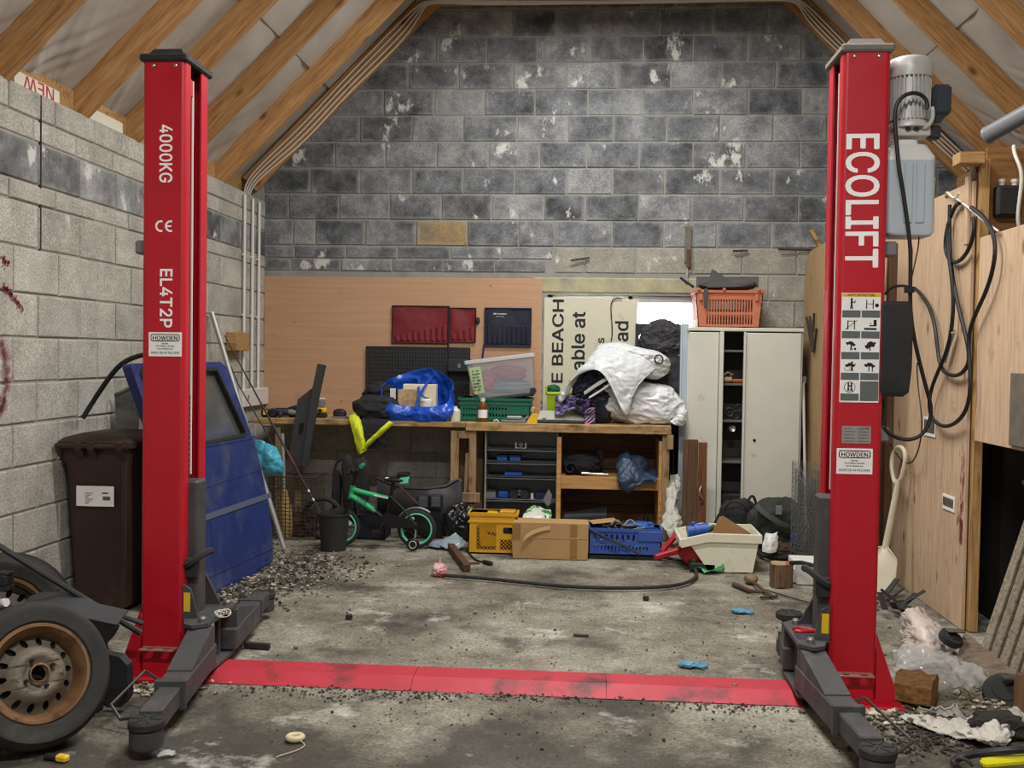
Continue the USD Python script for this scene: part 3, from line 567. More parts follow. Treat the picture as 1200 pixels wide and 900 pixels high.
        g = G().lathe([(0, 0), (.052, 0), (.059, .15), (.059, 1), (0, 1)], q+[0, 0, .035], q+[0, 0, .104], 22)
        if zr: g.cyl(q+[0, 0, .1], q+[0, 0, .1+zr], .035)
        t.add('pad_holder', g, M_dark, a)
        g = G().lathe([(0, 0), (.058, 0), (.064, .2), (.064, .8), (.058, 1), (0, 1)], q+[0, 0, .105+zr], q+[0, 0, .14+zr], 24)
        for k in range(6): g.box(-.02, .02, -.004, .004, 0, .004, 0, tr(q+[0, 0, .139+zr]) @ rotz(k*PI/3) @ tr(.035, 0, 0))
        t.add('lifting_pad', g, M_rub, a, label='round black rubber pad')
        t.add('arm_pin', G().lathe([(0, 0), (.018, 0), (.018, .8), (.012, 1), (0, 1)], p+[0, 0, .255], p+[0, 0, .295], 14), mat('pin_steel', '8c8a86', .4, m=.7), a)
    # foot guard: bent rod
    if side == 'L': pts = [Zp(195, 803, .10), Zp(170, 786, .13), Zp(130, 826, .08), Zp(141, 843, .04), Zp(178, 839, .08)]
    else: pts = [Zp(985, 826, .10), Zp(1014, 818, .10), Zp(1070, 869, .06), Zp(1052, 882, .06), Zp(1035, 873, .08)]
    pp = []
    for a, b in zip(pts[:-1], pts[1:]): pp += [a+(b-a)*u for u in np.linspace(0, .92, 6)]
    t.add('foot_guard', G().tube(pp+[pts[-1]], .0065, 6), mat('rod_grey', '4c4a47', .45, m=.5))
    # outer lock box
    zs = (283, 299) if side == 'L' else (282, 300)
    for k, (u0, u1, v0, v1) in enumerate([(160, 172, 282, 298)] if side == 'L' else [(1036, 1050, 283, 301), (1028, 1041, 500, 518)]):
        x0, x1, z0, z1 = pxrect(u0, v0, u1, v1, YC0+.1); t.add('lock_box', G().box(x0, x1, YC0+.08, YC0+.16, z0, z1, .008), M_greyp)
    return t, X
t, X = lift_column('L', 'left red column of the two-post car lift, marked 4000KG')
def vtext(t, s, x0, y0, x1, y1, nm='lettering'):
    a, b, z0, z1 = pxrect(x0, y0, x1, y1, YC0-.0004)
    t.add(nm, text(s, (b-a), (a, YC0-.0003, z1), (0, 0, -1), (1, 0, 0), .0012, True, z1-z0), M_print_w, smooth=False, label='white lettering')
vtext(t, '4000KG', 187.5, 146, 201.5, 214); vtext(t, 'EL4T2P', 188, 315, 201.5, 384)
a, b, z0, z1 = pxrect(182, 258, 202, 272, YC0-.0004); R_ = (z1-z0)/2; g = G()
for k in range(2):
    c = (a+R_+k*R_*1.7, (z0+z1)/2); ring = Point(c).buffer(R_).difference(Point(c).buffer(R_*.66)).intersection(sbox(c[0]-R_, c[1]-R_, c[0]+R_*.25, c[1]+R_))
    if k: ring = ring.union(sbox(c[0]-R_*.9, c[1]-R_*.15, c[0]+R_*.1, c[1]+R_*.15))
    g.ext(ring, .0012, axes((0, YC0-.0003, 0), (1, 0, 0), (0, 0, 1), (0, -1, 0)))
t.add('mark', g, M_print_w, smooth=False)
a, b, z0, z1 = pxrect(174.5, 389, 213, 418, YC0); sticker_howden(t, a, b, z0, z1, YC0, None)
t.done((-1.88, 4.56, 0))
# right column
t, X = lift_column('R', 'right red column of the car lift, with motor and tank, marked ECOLIFT')
a, b, z0, z1 = pxrect(993, 157, 1026, 314, YC0-.0004)
t.add('lettering', text('ECOLIFT', (b-a), (a, YC0-.0003, z1), (.012, 0, -1), (1, 0, .012), .0012, True, z1-z0), M_print_w, smooth=False, label='white lettering')
a, b, z0, z1 = pxrect(980.5, 525, 1022, 556, YC0); sticker_howden(t, a, b, z0, z1, YC0, None)
a, b, z0, z1 = pxrect(986.5, 499, 1020, 520, YC0)
rp = t.add('rating_plate', G().box(a, b, YC0-.003, YC0, z0, z1), mat('plate_silver', 'a8a5a0', .35, '98958f', 20., m=.3), smooth=False, label='silver rating plate')
g = G()
for k in range(5): g.box(a+.008, a+(b-a)*(.45 if k else .35), YC0-.0036, YC0-.003, z1-.012-.0135*k, z1-.009-.0135*k); g.box(a+(b-a)*.55, b-.008, YC0-.0036, YC0-.003, z1-.012-.0135*k, z1-.009-.0135*k)
g.tm(text('CE', .009, (b-.024, YC0-.003, z1-.013), (1, 0, 0), (0, 0, 1), .0006).mesh()); t.add('lettering', g, mat('print_grey', '5a5856', .5), rp, smooth=False)
# safety instruction sticker: 2 x 5 pictograms
a, b, z0, z1 = pxrect(986.5, 343, 1029, 472, YC0); W, H = b-a, z1-z0
st = t.add('safety_sticker', G().box(a, b, YC0-.003, YC0, z0, z1), M_stick, smooth=False, label='safety sticker of nine pictograms under a yellow strip')
t.add('header', G().box(a+.001, b-.001, YC0-.0036, YC0-.003, z1-.035*H, z1-.002), M_yel, st, smooth=False)
t.add('lettering', text('SAFETY INSTRUCTIONS', .010, (a+.15*W, YC0-.0036, z1-.031*H), (1, 0, 0), (0, 0, 1), .0004, True, W*.7), M_print_k, st, smooth=False)
gr = G(); FACE = axes((0, YC0-.0032, 0), (1, 0, 0), (0, 0, 1), (0, -1, 0))
def man(cx, cz, s, arm=1): return unary_union([Point(cx, cz+.42*s).buffer(.09*s), LineString([(cx, cz+.3*s), (cx, cz)]).buffer(.075*s), LineString([(cx, cz), (cx-.08*s, cz-.4*s)]).buffer(.05*s), LineString([(cx, cz), (cx+.09*s, cz-.4*s)]).buffer(.05*s), LineString([(cx, cz+.25*s), (cx+arm*.26*s, cz+.1*s), (cx+arm*.3*s, cz+.3*s)]).buffer(.035*s)])
def lift(cx, cz, s): return unary_union([sbox(cx-.32*s, cz-.4*s, cx-.24*s, cz+.4*s), sbox(cx+.24*s, cz-.4*s, cx+.32*s, cz+.4*s)])
def car(cx, cz, s, ang=0):
    from shapely import affinity
    p = unary_union([sbox(cx-.42*s, cz-.06*s, cx+.42*s, cz+.08*s), Polygon([(cx-.25*s, cz+.08*s), (cx-.15*s, cz+.22*s), (cx+.15*s, cz+.22*s), (cx+.28*s, cz+.08*s)]), Point(cx-.25*s, cz-.07*s).buffer(.08*s), Point(cx+.25*s, cz-.07*s).buffer(.08*s)]); return affinity.rotate(p, ang)
for r in range(5):
    for c in range(2):
        ca, cb = a+W*(.02+.5*c), a+W*(.49+.5*c); zt = z1-H*(.045+.19*r); zm, zb = zt-H*.115, zt-H*.18
        if (r, c) == (4, 1): t.add('caption_box', G().box(ca, cb, YC0-.0036, YC0-.003, zb, zt), M_sgrey, st, smooth=False); continue
        t.add('caption_box', G().box(ca, cb, YC0-.0036, YC0-.003, zb, zm), M_sgrey, st, smooth=False)
        cx, cz, s = (ca+cb)/2, (zt+zm)/2, H*.105
        if r == 0 and c == 0: sh = man(cx, cz, s)
        elif r == 0: sh = lift(cx-.1*s, cz, s).union(sbox(cx-.35*s, cz, cx+.15*s, cz+.05*s)).union(Point(cx+.5*s, cz-.1*s).buffer(.16*s))
        elif r == 1 and c == 0: sh = lift(cx, cz, s).union(sbox(cx-.3*s, cz+.3*s, cx+.3*s, cz+.35*s)); gr.ext(LineString([(cx-.5*s, cz-.4*s), (cx+.5*s, cz+.4*s)]).buffer(.025*s), .0006, FACE)
        elif r == 1: sh = unary_union([sbox(cx-.1*s, cz-.1*s, cx+.5*s, cz+.45*s).difference(sbox(cx-.1*s, cz, cx+.25*s, cz+.45*s)), sbox(cx-.55*s, cz-.42*s, cx+.5*s, cz-.25*s), sbox(cx-.05*s, cz+.08*s, cx+.02*s, cz+.2*s)])
        elif r == 2 and c == 0: sh = unary_union([car(cx, cz+.15*s, s, -14), man(cx+.05*s, cz-.05*s, s*.8), Point(cx+.38*s, cz-.28*s).buffer(.1*s)])
        elif r == 2: sh = unary_union([car(cx, cz+.1*s, s*1.15, 20), car(cx, cz-.05*s, s, 20), sbox(cx-.05*s, cz-.42*s, cx+.03*s, cz+.4*s)])
        elif r == 3 and c == 0: sh = unary_union([car(cx, cz+.1*s, s), man(cx+.15*s, cz, s*.9)]); gr.ext(Point(cx-.25*s, cz-.15*s).buffer(.24*s).difference(Point(cx-.25*s, cz-.15*s).buffer(.20*s)), .0006, FACE)
        elif r == 3: sh = unary_union([car(cx, cz+.1*s, s*1.1, -6), sbox(cx-.1*s, cz-.42*s, cx-.02*s, cz+.3*s), sbox(cx+.2*s, cz-.42*s, cx+.28*s, cz+.2*s)])
        else: sh = unary_union([man(cx-.12*s, cz, s*.8), man(cx+.15*s, cz, s*.8, -1)]); gr.ext(Point(cx, cz).buffer(.48*s).difference(Point(cx, cz).buffer(.43*s)), .0006, FACE)
        t.add('pictogram', G().ext(sh, .0006, FACE), M_print_k, st, smooth=False)
t.add('prohibition_mark', gr, mat('print_maroon', '8a2030', .5), st, smooth=False)
# motor, pump, tank
ym = 4.57; c = Yp(1066, 100, ym); xm = c[0]; zz = lambda py: Yp(1066, py, ym)[2]
mr = .088
mo = t.add('motor', G().lathe([(0, 0), (mr*.86, 0), (mr*.86, 1), (0, 1)], (xm, ym, zz(145)), (xm, ym, zz(92)), 28), M_alu, label='silver finned electric motor')
g = G()
for k in range(30): a_ = k*2*PI/30; g.box(mr*.84, mr*1.0, -.0035, .0035, zz(143), zz(93), 0, tr(xm, ym, 0) @ rotz(a_))
t.add('cooling_fins', g, M_alu, mo, smooth=False)
t.add('fan_cover', G().lathe([(mr*.9, 0), (mr*1.04, .03), (mr*1.06, .45), (mr*1.03, .5), (mr*1.03, .72), (mr*.92, .9), (mr*.6, 1), (0, 1)], (xm, ym, zz(94)), (xm, ym, zz(68)), 28), M_alu, mo)
t.add('end_flange', G().lathe([(0, 0), (mr*.98, 0), (mr*.98, .5), (mr*.86, 1), (0, 1)], (xm, ym, zz(152)), (xm, ym, zz(143)), 24), M_alu, mo)
x0, x1, z0, z1 = pxrect(1089, 102, 1110, 141, ym)
t.add('capacitor_box', G().box(x0, x1, ym-.06, ym+.05, z0+.01, z1, .014).hull([(x0+.01, ym-.05, z0+.012), (x1-.02, ym-.05, z0+.012), (x0+.02, ym-.04, z0-.02), (x1-.04, ym-.04, z0-.02), (x0+.01, ym+.04, z0+.012), (x1-.02, ym+.04, z0+.012), (x0+.02, ym+.03, z0-.02), (x1-.04, ym+.03, z0-.02)]), mat('capacitor_blue', '2c3440', .4), mo)
x0, x1, z0, z1 = pxrect(1047, 147, 1086, 162, ym); g = G().box(x0, x1, ym-.055, ym+.055, z0, z1, .004)
pb = t.add('pump_block', g, M_alu)
for k in range(2): t.add('port_plug', G().cyl((x0+.045+.035*k, ym-.06, (z0+z1)/2), (x0+.045+.035*k, ym-.055, (z0+z1)/2), .011), mat('plug_dark', '3b3b3b', .5), pb)
t.add('valve', G().box(x1-.005, x1+.045, ym-.05, ym, z0-.012, z1-.01, .008), M_blk_pl, pb)
t.add('pressure_fitting', G().tube(spline([(x1-.035, ym-.06, z0+.03), (x1-.01, ym-.075, z0+.05), (x1-.005, ym-.075, z1+.06)], 10), .009), M_alu, pb)
tk = lambda a_, b_: (Yp(a_, b_, ym-.09)[0], Yp(a_, b_, ym-.09)[2])
def tankring(px0, px1, py, dy, rr=.03):
    (xa, z), (xb, _) = tk(px0, py), tk(px1, py); cy = ym
    p = sbox(xa, cy-dy, xb, cy+dy).buffer(-rr).buffer(rr, quad_segs=4); c_ = np.array(p.exterior.coords)[:-1]; return np.c_[c_, np.full(len(c_), z)]
def loft(rings, caps=True):
    n = len(rings[0]); v = np.vstack(rings); f = []
    for i in range(len(rings)-1):
        for j in range(n): k = (j+1) % n; f.append((i*n+j, i*n+k, (i+1)*n+k, (i+1)*n+j))
    v = np.vstack([v, rings[0].mean(0), rings[-1].mean(0)]); m_ = len(rings)*n
    for j in range(n): k = (j+1) % n; f += [(m_, k, j, j), (m_+1, m_-n+j, m_-n+k, m_-n+k)]
    return G().add(v, f)
M_tank = mat('tank_oil_level', 'b0bcc6', .35, 'bac5cd', 3.); M_tanku = mat('tank_clear_top', 'd6d8d5', .4)
tn = t.add('oil_tank', loft([tankring(1043, 1094, 275, .085, .03), tankring(1038, 1097, 271, .09), tankring(1038, 1098, 187, .09)]), M_tank, smooth=30, label='translucent plastic oil tank')
t.add('tank_shoulder', loft([tankring(1038, 1098, 187, .09), tankring(1039, 1098, 182, .09), tankring(1049, 1090, 168, .07), tankring(1052, 1082, 166, .045, .03), tankring(1052, 1082, 161, .045, .03)]), M_tanku, tn, smooth=30)
g = G()
for u in (1060, 1074): (xa, za), (xb, zb) = tk(u, 190), tk(u+9, 262); g.box(xa, xb, ym-.098, ym-.085, zb, za, .006)
t.add('tank_rib', g, M_tank, tn)
x0, x1, z0, z1 = pxrect(1030, 353, 1067, 465, YC0+.02)
cb = t.add('control_box', loft([np.c_[np.array(sbox(x0, YC0+.0+e, x1-f, YC0+.17-e).buffer(-.012).buffer(.012, quad_segs=3).exterior.coords)[:-1], np.full(len(sbox(x0, YC0+e, x1-f, YC0+.17-e).buffer(-.012).buffer(.012, quad_segs=3).exterior.coords)-1, z)] for e, f, z in ((.012, .03, z0), (.0, .01, z0+.02), (0, 0, z0+.12), (0, .0, z1-.12), (0, .008, z1-.015), (.01, .02, z1))]), M_blk_pl, label='black control box')
t.add('cable_gland', G().cyl((x0+.035, YC0+.08, z1), (x0+.035, YC0+.08, z1+.03), .012), M_white, cb)
gl = [(1055, 205), (1062, 250), (1067, 300), (1067, 360), (1075, 413), (1087, 460), (1091, 485), (1082, 507), (1066, 515), (1047, 511), (1036, 500)]
def ypath(pts, y0, y1): return [Yp(p[0], p[1], y0+(y1-y0)*i/(len(pts)-1)) for i, p in enumerate(pts)]
t.add('hydraulic_hose', G().tube(spline(ypath([(1086, 128), (1083, 114), (1070, 109), (1055, 116), (1049, 132), (1050, 160), (1054, 200)], 4.44, 4.44)+ypath(gl, 4.44, 4.50), 90), .0085), M_cable)
t.add('control_cable', G().tube(spline(ypath([(1037, 347), (1046, 337), (1058, 335), (1068, 338)], YC0+.08, 4.46), 24), .006), M_cable, cb)
t.add('thin_wire', G().tube(spline(ypath([(1077, 275), (1073, 305), (1067, 333), (1066, 370)], 4.57, 4.5), 20), .0028, 6), M_cable)
t.add('hose_tie', G().box(*pxrect(1061, 336, 1071, 343, 4.44)[:2], 4.43, 4.46, *pxrect(1061, 336, 1071, 343, 4.44)[2:]), M_cable)
t.add('cable_tail', G().tube(spline(ypath([(1034, 466), (1036, 480), (1032, 500)], 4.5, 4.5), 12), .006), M_cable, cb)
t.done((1.14, 4.56, 0))
# red cover plate between the columns
g = G(); x0, x1 = -1.70, .93; y0, y1 = 4.36, 4.70
prof = Polygon([(y0, 0), (y0+.10, .035), (y1-.10, .035), (y1, 0), (y1-.01, 0), (y1-.102, .029), (y0+.102, .029), (y0+.01, 0)])
cuts = [x0, -.75, .1, x1]
t = T('floor_cover_plate', 'long red ramped steel plate on the floor between the lift columns', 'cover plate')
M_plate = mat('plate_red_worn', 'a81e30', .55, 'b8303e', 3., dirt='4a2a2a', ds=3.5, da=(.54, .68), bump=.15)
for a, b in zip(cuts[:-1], cuts[1:]):
    pc = t.add('plate', G().ext(prof, b-a-.002, axes((a, 0, 0), (0, 1, 0), (0, 0, 1), (1, 0, 0))), M_plate, smooth=False)
t.add('bolt', G().lathe([(0, 0), (.012, 0), (.011, .8), (0, 1)], (.66, 4.50, .034), (.66, 4.50, .042), 10), M_steel)
t.done()
# ---- loops of black cable hung on the partition
def onply(pts, off=.02): return [Xp(a, b, PX-off) for a, b in pts]
for lab, pts, r_, off, mt in (('black cable loop hanging down from the cable tie on the plywood partition', [(1072, 338), (1090, 363), (1097, 393), (1102, 427), (1113, 439), (1127, 437), (1135, 423), (1133, 400), (1121, 350), (1114, 300), (1113, 240)], .011, .03, M_cable),
        ('small oval black cable loop on the upper plywood partition', [(1125, 238), (1113, 257), (1108, 290), (1115, 306), (1130, 300), (1140, 277), (1140, 255)], .011, .025, M_cable),
        ('widest black cable loop, reaching the board edge on the partition', [(1138, 243), (1158, 262), (1166, 287), (1164, 312), (1153, 347), (1136, 392), (1137, 440), (1133, 477), (1115, 498), (1100, 497), (1090, 483), (1090, 463), (1103, 427), (1113, 396), (1117, 350), (1112, 300), (1111, 262)], .011, .04, M_cable),
        ('thin black wire drooping low across the plywood partition', [(1075, 425), (1078, 470), (1080, 505), (1070, 540), (1053, 535), (1043, 520)], .004, .05, M_cable)):
    single('hanging_cable', G().tube(spline(onply(pts, off), 70), r_), mt, lab, 'cable')
single('hanging_cable', G().tube(spline([Xp(1113, 230, PX-.02), Xp(1128, 238, PX-.03), Xp(1145, 252, PX-.03), Xp(1170, 271, PX-.02)], 20), .006), M_wcable, 'short white cable crossing the top of the plywood partition', 'cable')
single('cable_hook', G().tube(spline([Xp(1108, 231, PX), Xp(1113, 228, PX-.05), Xp(1119, 232, PX-.06), Xp(1124, 226, PX-.06)], 12), .006, 6), M_wcable, 'small pale cord hook holding the cable loops on the partition', 'hook')
g = G(); P = spline([Xp(1117, 388, PX-.03), Xp(1111, 405, PX-.03), Xp(1106, 424, PX-.03)], 40); g.tube(P, [.014+.003*(i % 2) for i in range(40)], 8)
single('ribbed_hose', g, mat('hose_pale', 'a9a596', .6), 'short pale ribbed hose hung behind the cables on the partition', 'hose')
for (u0, v0, u1, v1), lab in (((1083, 488, 1096, 513), 'upper white framed tag, stuck below the cable loops on the plywood'), ((1105, 578, 1118, 601), 'lower white framed tag beside the pink spray on the plywood')):
    A, B = Xp(u0, v0, PX-.004), Xp(u1, v1, PX-.004); t = T('wall_tag', lab, 'tag')
    t.add('frame', G().box(PX-.006, PX-.0005, B[1], A[1], B[2], A[2], .001), M_stick); t.add('picture', G().box(PX-.0075, PX-.006, B[1]+.012, A[1]-.012, B[2]+.022, A[2]-.015), mat('tag_print', '6d6a64', .5, '3a3835', 40.)); t.done()
# junction box, white cable, grey pipe in the store
t = T('junction_box', 'black junction box with two white cable glands on the brown board', 'junction box')
x0, x1, z0, z1 = pxrect(1168, 217, 1197, 254, 5.68); t.add('body', G().box(x0, x1, 5.67, 5.735, z0, z1, .012), M_blk_pl); t.add('lid', G().box(x0+.012, x1-.008, 5.664, 5.67, z0+.012, z1-.012, .003), M_blk_pl)
for u in (.25, .75): xx = x0+(x1-x0)*u; t.add('cable_gland', G().lathe([(0, 0), (.014, 0), (.014, .5), (.018, .5), (.017, 1), (0, 1)], (xx, 5.70, z1), (xx, 5.70, z1+.035), 10), M_white)
t.done()
single('hanging_cable', G().tube(spline([Yp(1188, 171, 5.73), Yp(1193, 190, 5.66), Yp(1197, 205, 5.64), Yp(1194, 240, 5.64), Yp(1195, 268, 5.66)], 24), .010), M_wcable, 'thick white cable hanging over the brown board by the junction box', 'cable')
single('waste_pipe', G().lathe([(0, 0), (.055, 0), (.055, .02), (.052, .03), (.052, 1), (0, 1)], Yp(1158, 158, 6.4), Yp(1240, 112, 5.9), 20), mat('pipe_grey', '85898c', .4), 'grey plastic pipe running above the store at the right edge', 'pipe')
# loose plywood sheet against the back wall
A, B = Yp(945, 300, 8.9), Yp(968, 287, 8.0)
xa, xb = A[0], Yp(975, 290, 7.2)[0]
t = T('plywood_sheet', 'plywood sheet with four dark strokes standing behind the right column', 'plywood sheet')
pa, pb = np.array([xa, 8.94, 0]), np.array([xb+.09, 6.85, 0]); dd = unit(pb-pa); nn = np.array([dd[1], -dd[0], 0]); Lp = np.linalg.norm(pb-pa)
MP = axes(pa, dd, nn, (0, 0, 1)); zt = A[2]
t.add('sheet', G().ext(Polygon([(0, 0), (Lp, 0), (Lp, zt+.02), (.25, zt+.02), (0, zt-.06)]), .015, MP @ np.array([[1, 0, 0, 0], [0, 0, -1, 0], [0, 1, 0, 0], [0, 0, 0, 1.]])), woodmat('plywood_tan', 'a98c66', 'b89c76', '957852', axis=2, rnd=.05, world=True), smooth=False)
def onsheet(px, py):
    d = ray(px, py); n = np.array([nn[0], nn[1], 0]); tt = ((pa @ n))/(d @ n); q = d*tt+EYE; return q+(n*-.02 if n[0] > 0 else n*.02)
g = G()
for a_, b_ in (((948, 372), (955, 411)), ((952, 371), (956, 412)), ((957, 367), (956, 390)), ((960, 385), (957, 413))): g.tube([onsheet(*a_), (onsheet(*a_)+onsheet(*b_))/2, onsheet(*b_)], .010, 6)
t.add('dark_stroke', g, mat('stroke_dark', '33291f', .8)); t.done()
# ================================================================== LEFT SIDE
def ppts(pxs, y): return np.array([Yp(a, b, y) for a, b in pxs])
def poly_y(pxs, y, th, rnd=0.):
    """pixel outline on the plane y, as a slab of real thickness th going away from the room's front"""
    P = ppts(pxs, y); p = Polygon(P[:, [0, 2]])
    if not p.is_valid: p = p.buffer(0)
    if rnd: p = p.buffer(-rnd).buffer(2*rnd, quad_segs=4).buffer(-rnd, quad_segs=4)
    return G().ext(p, th, axes((0, y+th, 0), (1, 0, 0), (0, 0, 1), (0, -1, 0)))
def drape(P, seed, amp=.02, fr=6., th=.004, nu=56, nv=56):
    """cloth over a small net of control points, with folds"""
    from scipy.interpolate import RectBivariateSpline
    P = np.asarray(P, float); U, V = P.shape[:2]; u, v = np.linspace(0, 1, U), np.linspace(0, 1, V)
    uu, vv = np.linspace(0, 1, nu), np.linspace(0, 1, nv)
    Q = np.stack([RectBivariateSpline(u, v, P[..., k], kx=min(3, U-1), ky=min(3, V-1))(uu, vv) for k in range(3)], -1)
    n = np.cross(np.gradient(Q, axis=0), np.gradient(Q, axis=1)); n /= np.linalg.norm(n, axis=2, keepdims=True)+1e-12
    Q = Q+n*(amp*2*fb(Q, fr, 3, seed)+amp*1.4*(.25-np.abs(fb(Q*[1, 1, .7], fr*1.9, 3, seed+5)))*1.7+amp*.7*(.2-np.abs(fb(Q*[1, .8, 1.3], fr*3.7, 2, seed+7))))[..., None]
    return G().sheet(Q, th)
M_bin = mat('bin_brown', '33201a', .5, '3d2820', 4., dirt='55463c', da=(.6, .75), rough2=.65, bump=.1)
t = T('wheelie_bin', 'tall brown wheelie bin with a white paper label by the left wall', 'wheelie bin')
def rr(x0, x1, y0, y1, r, z): p = sbox(x0, y0, x1, y1).buffer(-r).buffer(r, quad_segs=3); c_ = np.array(p.exterior.coords)[:-1]; return np.c_[c_, np.full(len(c_), z)]
bx0, bx1, by0, by1 = -2.872, -2.50, 5.40, 5.90
t.add('body', loft([rr(bx0+.05, bx1-.04, by0+.05, by1-.04, .03, .03), rr(bx0+.01, bx1-.005, by0+.01, by1, .03, .82), rr(bx0-.005, bx1+.005, by0-.005, by1+.01, .03, .85), rr(bx0-.008, bx1+.008, by0-.008, by1+.01, .03, .93)]), M_bin, smooth=40)
l = t.add('lid', loft([rr(bx0-.02, bx1+.03, by0-.03, by1+.04, .03, .925), rr(bx0-.02, bx1+.03, by0-.03, by1+.04, .03, .955), rr(bx0+.0, bx1+.01, by0+.0, by1+.02, .03, .975), rr(bx0+.06, bx1-.05, by0+.06, by1-.06, .03, .995)]), M_bin, smooth=40)
g = G(); g.cyl((bx0-.01, by0-.045, .935), (bx1+.015, by0-.045, .935), .014)
for u in (bx0+.12, bx0+.19, bx1-.02): g.hull([(u-.018+a, by0-.06+b, c) for a in (0, .036) for b, c in ((0, .955), (.05, .96), (0, .92), (.052, .86))])
t.add('hinge_handle', g, M_bin)
g = G(); g.box(bx1-.035, bx1-.005, by0-.006, by0+.01, .3, .84, .004); t.add('edge_rib', g, M_bin)
x0, x1, z0, z1 = pxrect(89.5, 569, 133, 594, by0-.005); lb = t.add('paper_label', G().box(x0, x1, by0-.006, by0-.001, z0, z1), M_stick, smooth=False, label='white paper label')
g = G()
for k in range(6): g.box(x0+.05, x0+.05+.02+.012*(k % 3), by0-.0066, by0-.006, z0+.015+.011*k, z0+.019+.011*k)
g.box(x1-.06, x1-.018, by0-.0066, by0-.006, z0+.035, z0+.055); g.box(x1-.065, x1-.03, by0-.0066, by0-.006, z0+.07, z0+.078); t.add('print', g, mat('print_grey', '5a5856', .5), lb, smooth=False)
for x in (bx0+.02, bx1-.06): t.add('wheel', G().lathe([(0, 0), (.09, 0), (.10, .15), (.10, .85), (.09, 1), (0, 1)], (x, by1-.02, .1), (x+.05, by1-.02, .1), 24), M_rub)
t.done()
# ---- blue van door leaning against the things along the wall
p0, p1 = Zp(242, 703), Zp(318, 663); dv = unit(p1-p0); nv = np.array([dv[1], -dv[0], 0]); nv = nv if nv[0] > 0 else -nv
lean = math.radians(7); up = np.array([0, 0, 1])*math.cos(lean)-nv*math.sin(lean); nd = nv*math.cos(lean)+np.array([0, 0, 1])*math.sin(lean)
def ond(px, py, off=0.): d = ray(px, py); o = p0+nd*off; tt = ((o-EYE) @ nd)/(d @ nd); return EYE+d*tt
def dl(px, py): q = ond(px, py)-p0; return (q @ dv, q @ up)
MD = axes(p0, dv, up, np.cross(dv, up)); sgn = 1 if np.cross(dv, up) @ nd > 0 else -1
def dext(pl, z0, th): return G().ext(pl, th, MD @ tr(0, 0, z0 if sgn > 0 else -z0-th))
M_van = mat('van_blue_paint', '1e2d66', .4, '263774', 2.5, dirt='454d6c', ds=4., da=(.5, .68), rough2=.6, specular_ior_level=.55)
outl = [dl(*p) for p in ((152, 426), (258, 424), (266, 430), (284, 480), (300, 525), (312, 575), (319, 620), (320, 655), (314, 664))]; yb = dl(206, 724)
outl = Polygon(outl+[(yb[0], .0), (dl(203, 600)[0]-.05, .45), dl(178, 500)]).buffer(-.02).buffer(.035, quad_segs=4).buffer(-.015)
win = Polygon([dl(*p) for p in ((164, 434), (254, 433), (289, 509), (240, 519), (198, 526))]).buffer(-.015).buffer(.015, quad_segs=4)
t = T('van_door', 'dusty blue van door with dark window, leaning behind the left lift column', 'van door')
ds = t.add('door_skin', dext(outl.difference(win), -.05, .05), M_van, smooth=False)
gl = t.add('window_glass', dext(win.buffer(.01), -.035, .006), mat('van_glass', '4a4c4a', .12, '5c5e5a', 3., specular_ior_level=.6), smooth=False, label='dark dusty window glass')
t.add('window_seal', dext(win.buffer(.012).difference(win.buffer(-.008)), -.02, .025), M_rub, smooth=False)
def strip(a, b, w, o, mt, nm, lab=None): qa, qb = dl(*a), dl(*b); return t.add(nm, dext(LineString([qa, qb]).buffer(w, cap_style=2), 0, o), mt, ds, smooth=False, label=lab)
strip((222, 613), (317, 580), .018, .006, mat('moulding_grey', '5b6178', .5), 'side_moulding', 'grey side moulding'); strip((224, 576), (307, 549), .006, .003, M_van, 'crease'); strip((226, 684), (319, 642), .007, .004, M_van, 'crease'); strip((247, 612), (252, 672), .003, .002, M_rub, 'shut_line'); strip((230, 702), (318, 657), .008, .004, M_van, 'crease'); strip((240, 523), (299, 512), .008, .004, M_van, 'crease')
t.add('weather_strip', G().tube(spline([Yp(97, 490, 5.6), Yp(112, 466, 5.6), Yp(130, 440, 5.55), Yp(148, 423, 5.45), Yp(168, 416, 5.4), Yp(190, 415, 5.35)], 30), .014, 8), M_rub, label='black rubber weather strip hanging loose')
t.done()
# ---- grey plastic liner, yellow block, white box behind the bin
M_liner = mat('liner_grey', '5a5955', .7, '6b6a65', 5., dirt='3c3a36', da=(.5, .62))
t = T('wheel_arch_liner', 'grey plastic wheel arch liner standing between bin and left wall', 'plastic liner')
P = []
for i, u in enumerate(np.linspace(0, 1, 10)):
    row = []
    for v in np.linspace(0, 1, 10): y = 6.0+.3*u; row.append([-2.86+.22*math.sin(PI*u)**.7+.02*v, y+.1*v, 1.30-1.29*v-.18*(1-v)*(2*u-.8)**2])
    P.append(row)
t.add('shell', G().sheet(P, .006), M_liner); t.add('flange', G().tube([p[0] for p in P], .012, 6), M_liner); t.done()
x = Yp(163, 497, 6.1); single('plastic_box', G().box(x[0]-.035, x[0]+.04, 6.06, 6.14, x[2]-.045, x[2]+.04, .008).box(x[0]-.02, x[0]+.02, 6.08, 6.12, 0, x[2]-.04, .004), M_white, 'small white plastic box on a leg behind the brown bin', 'box')
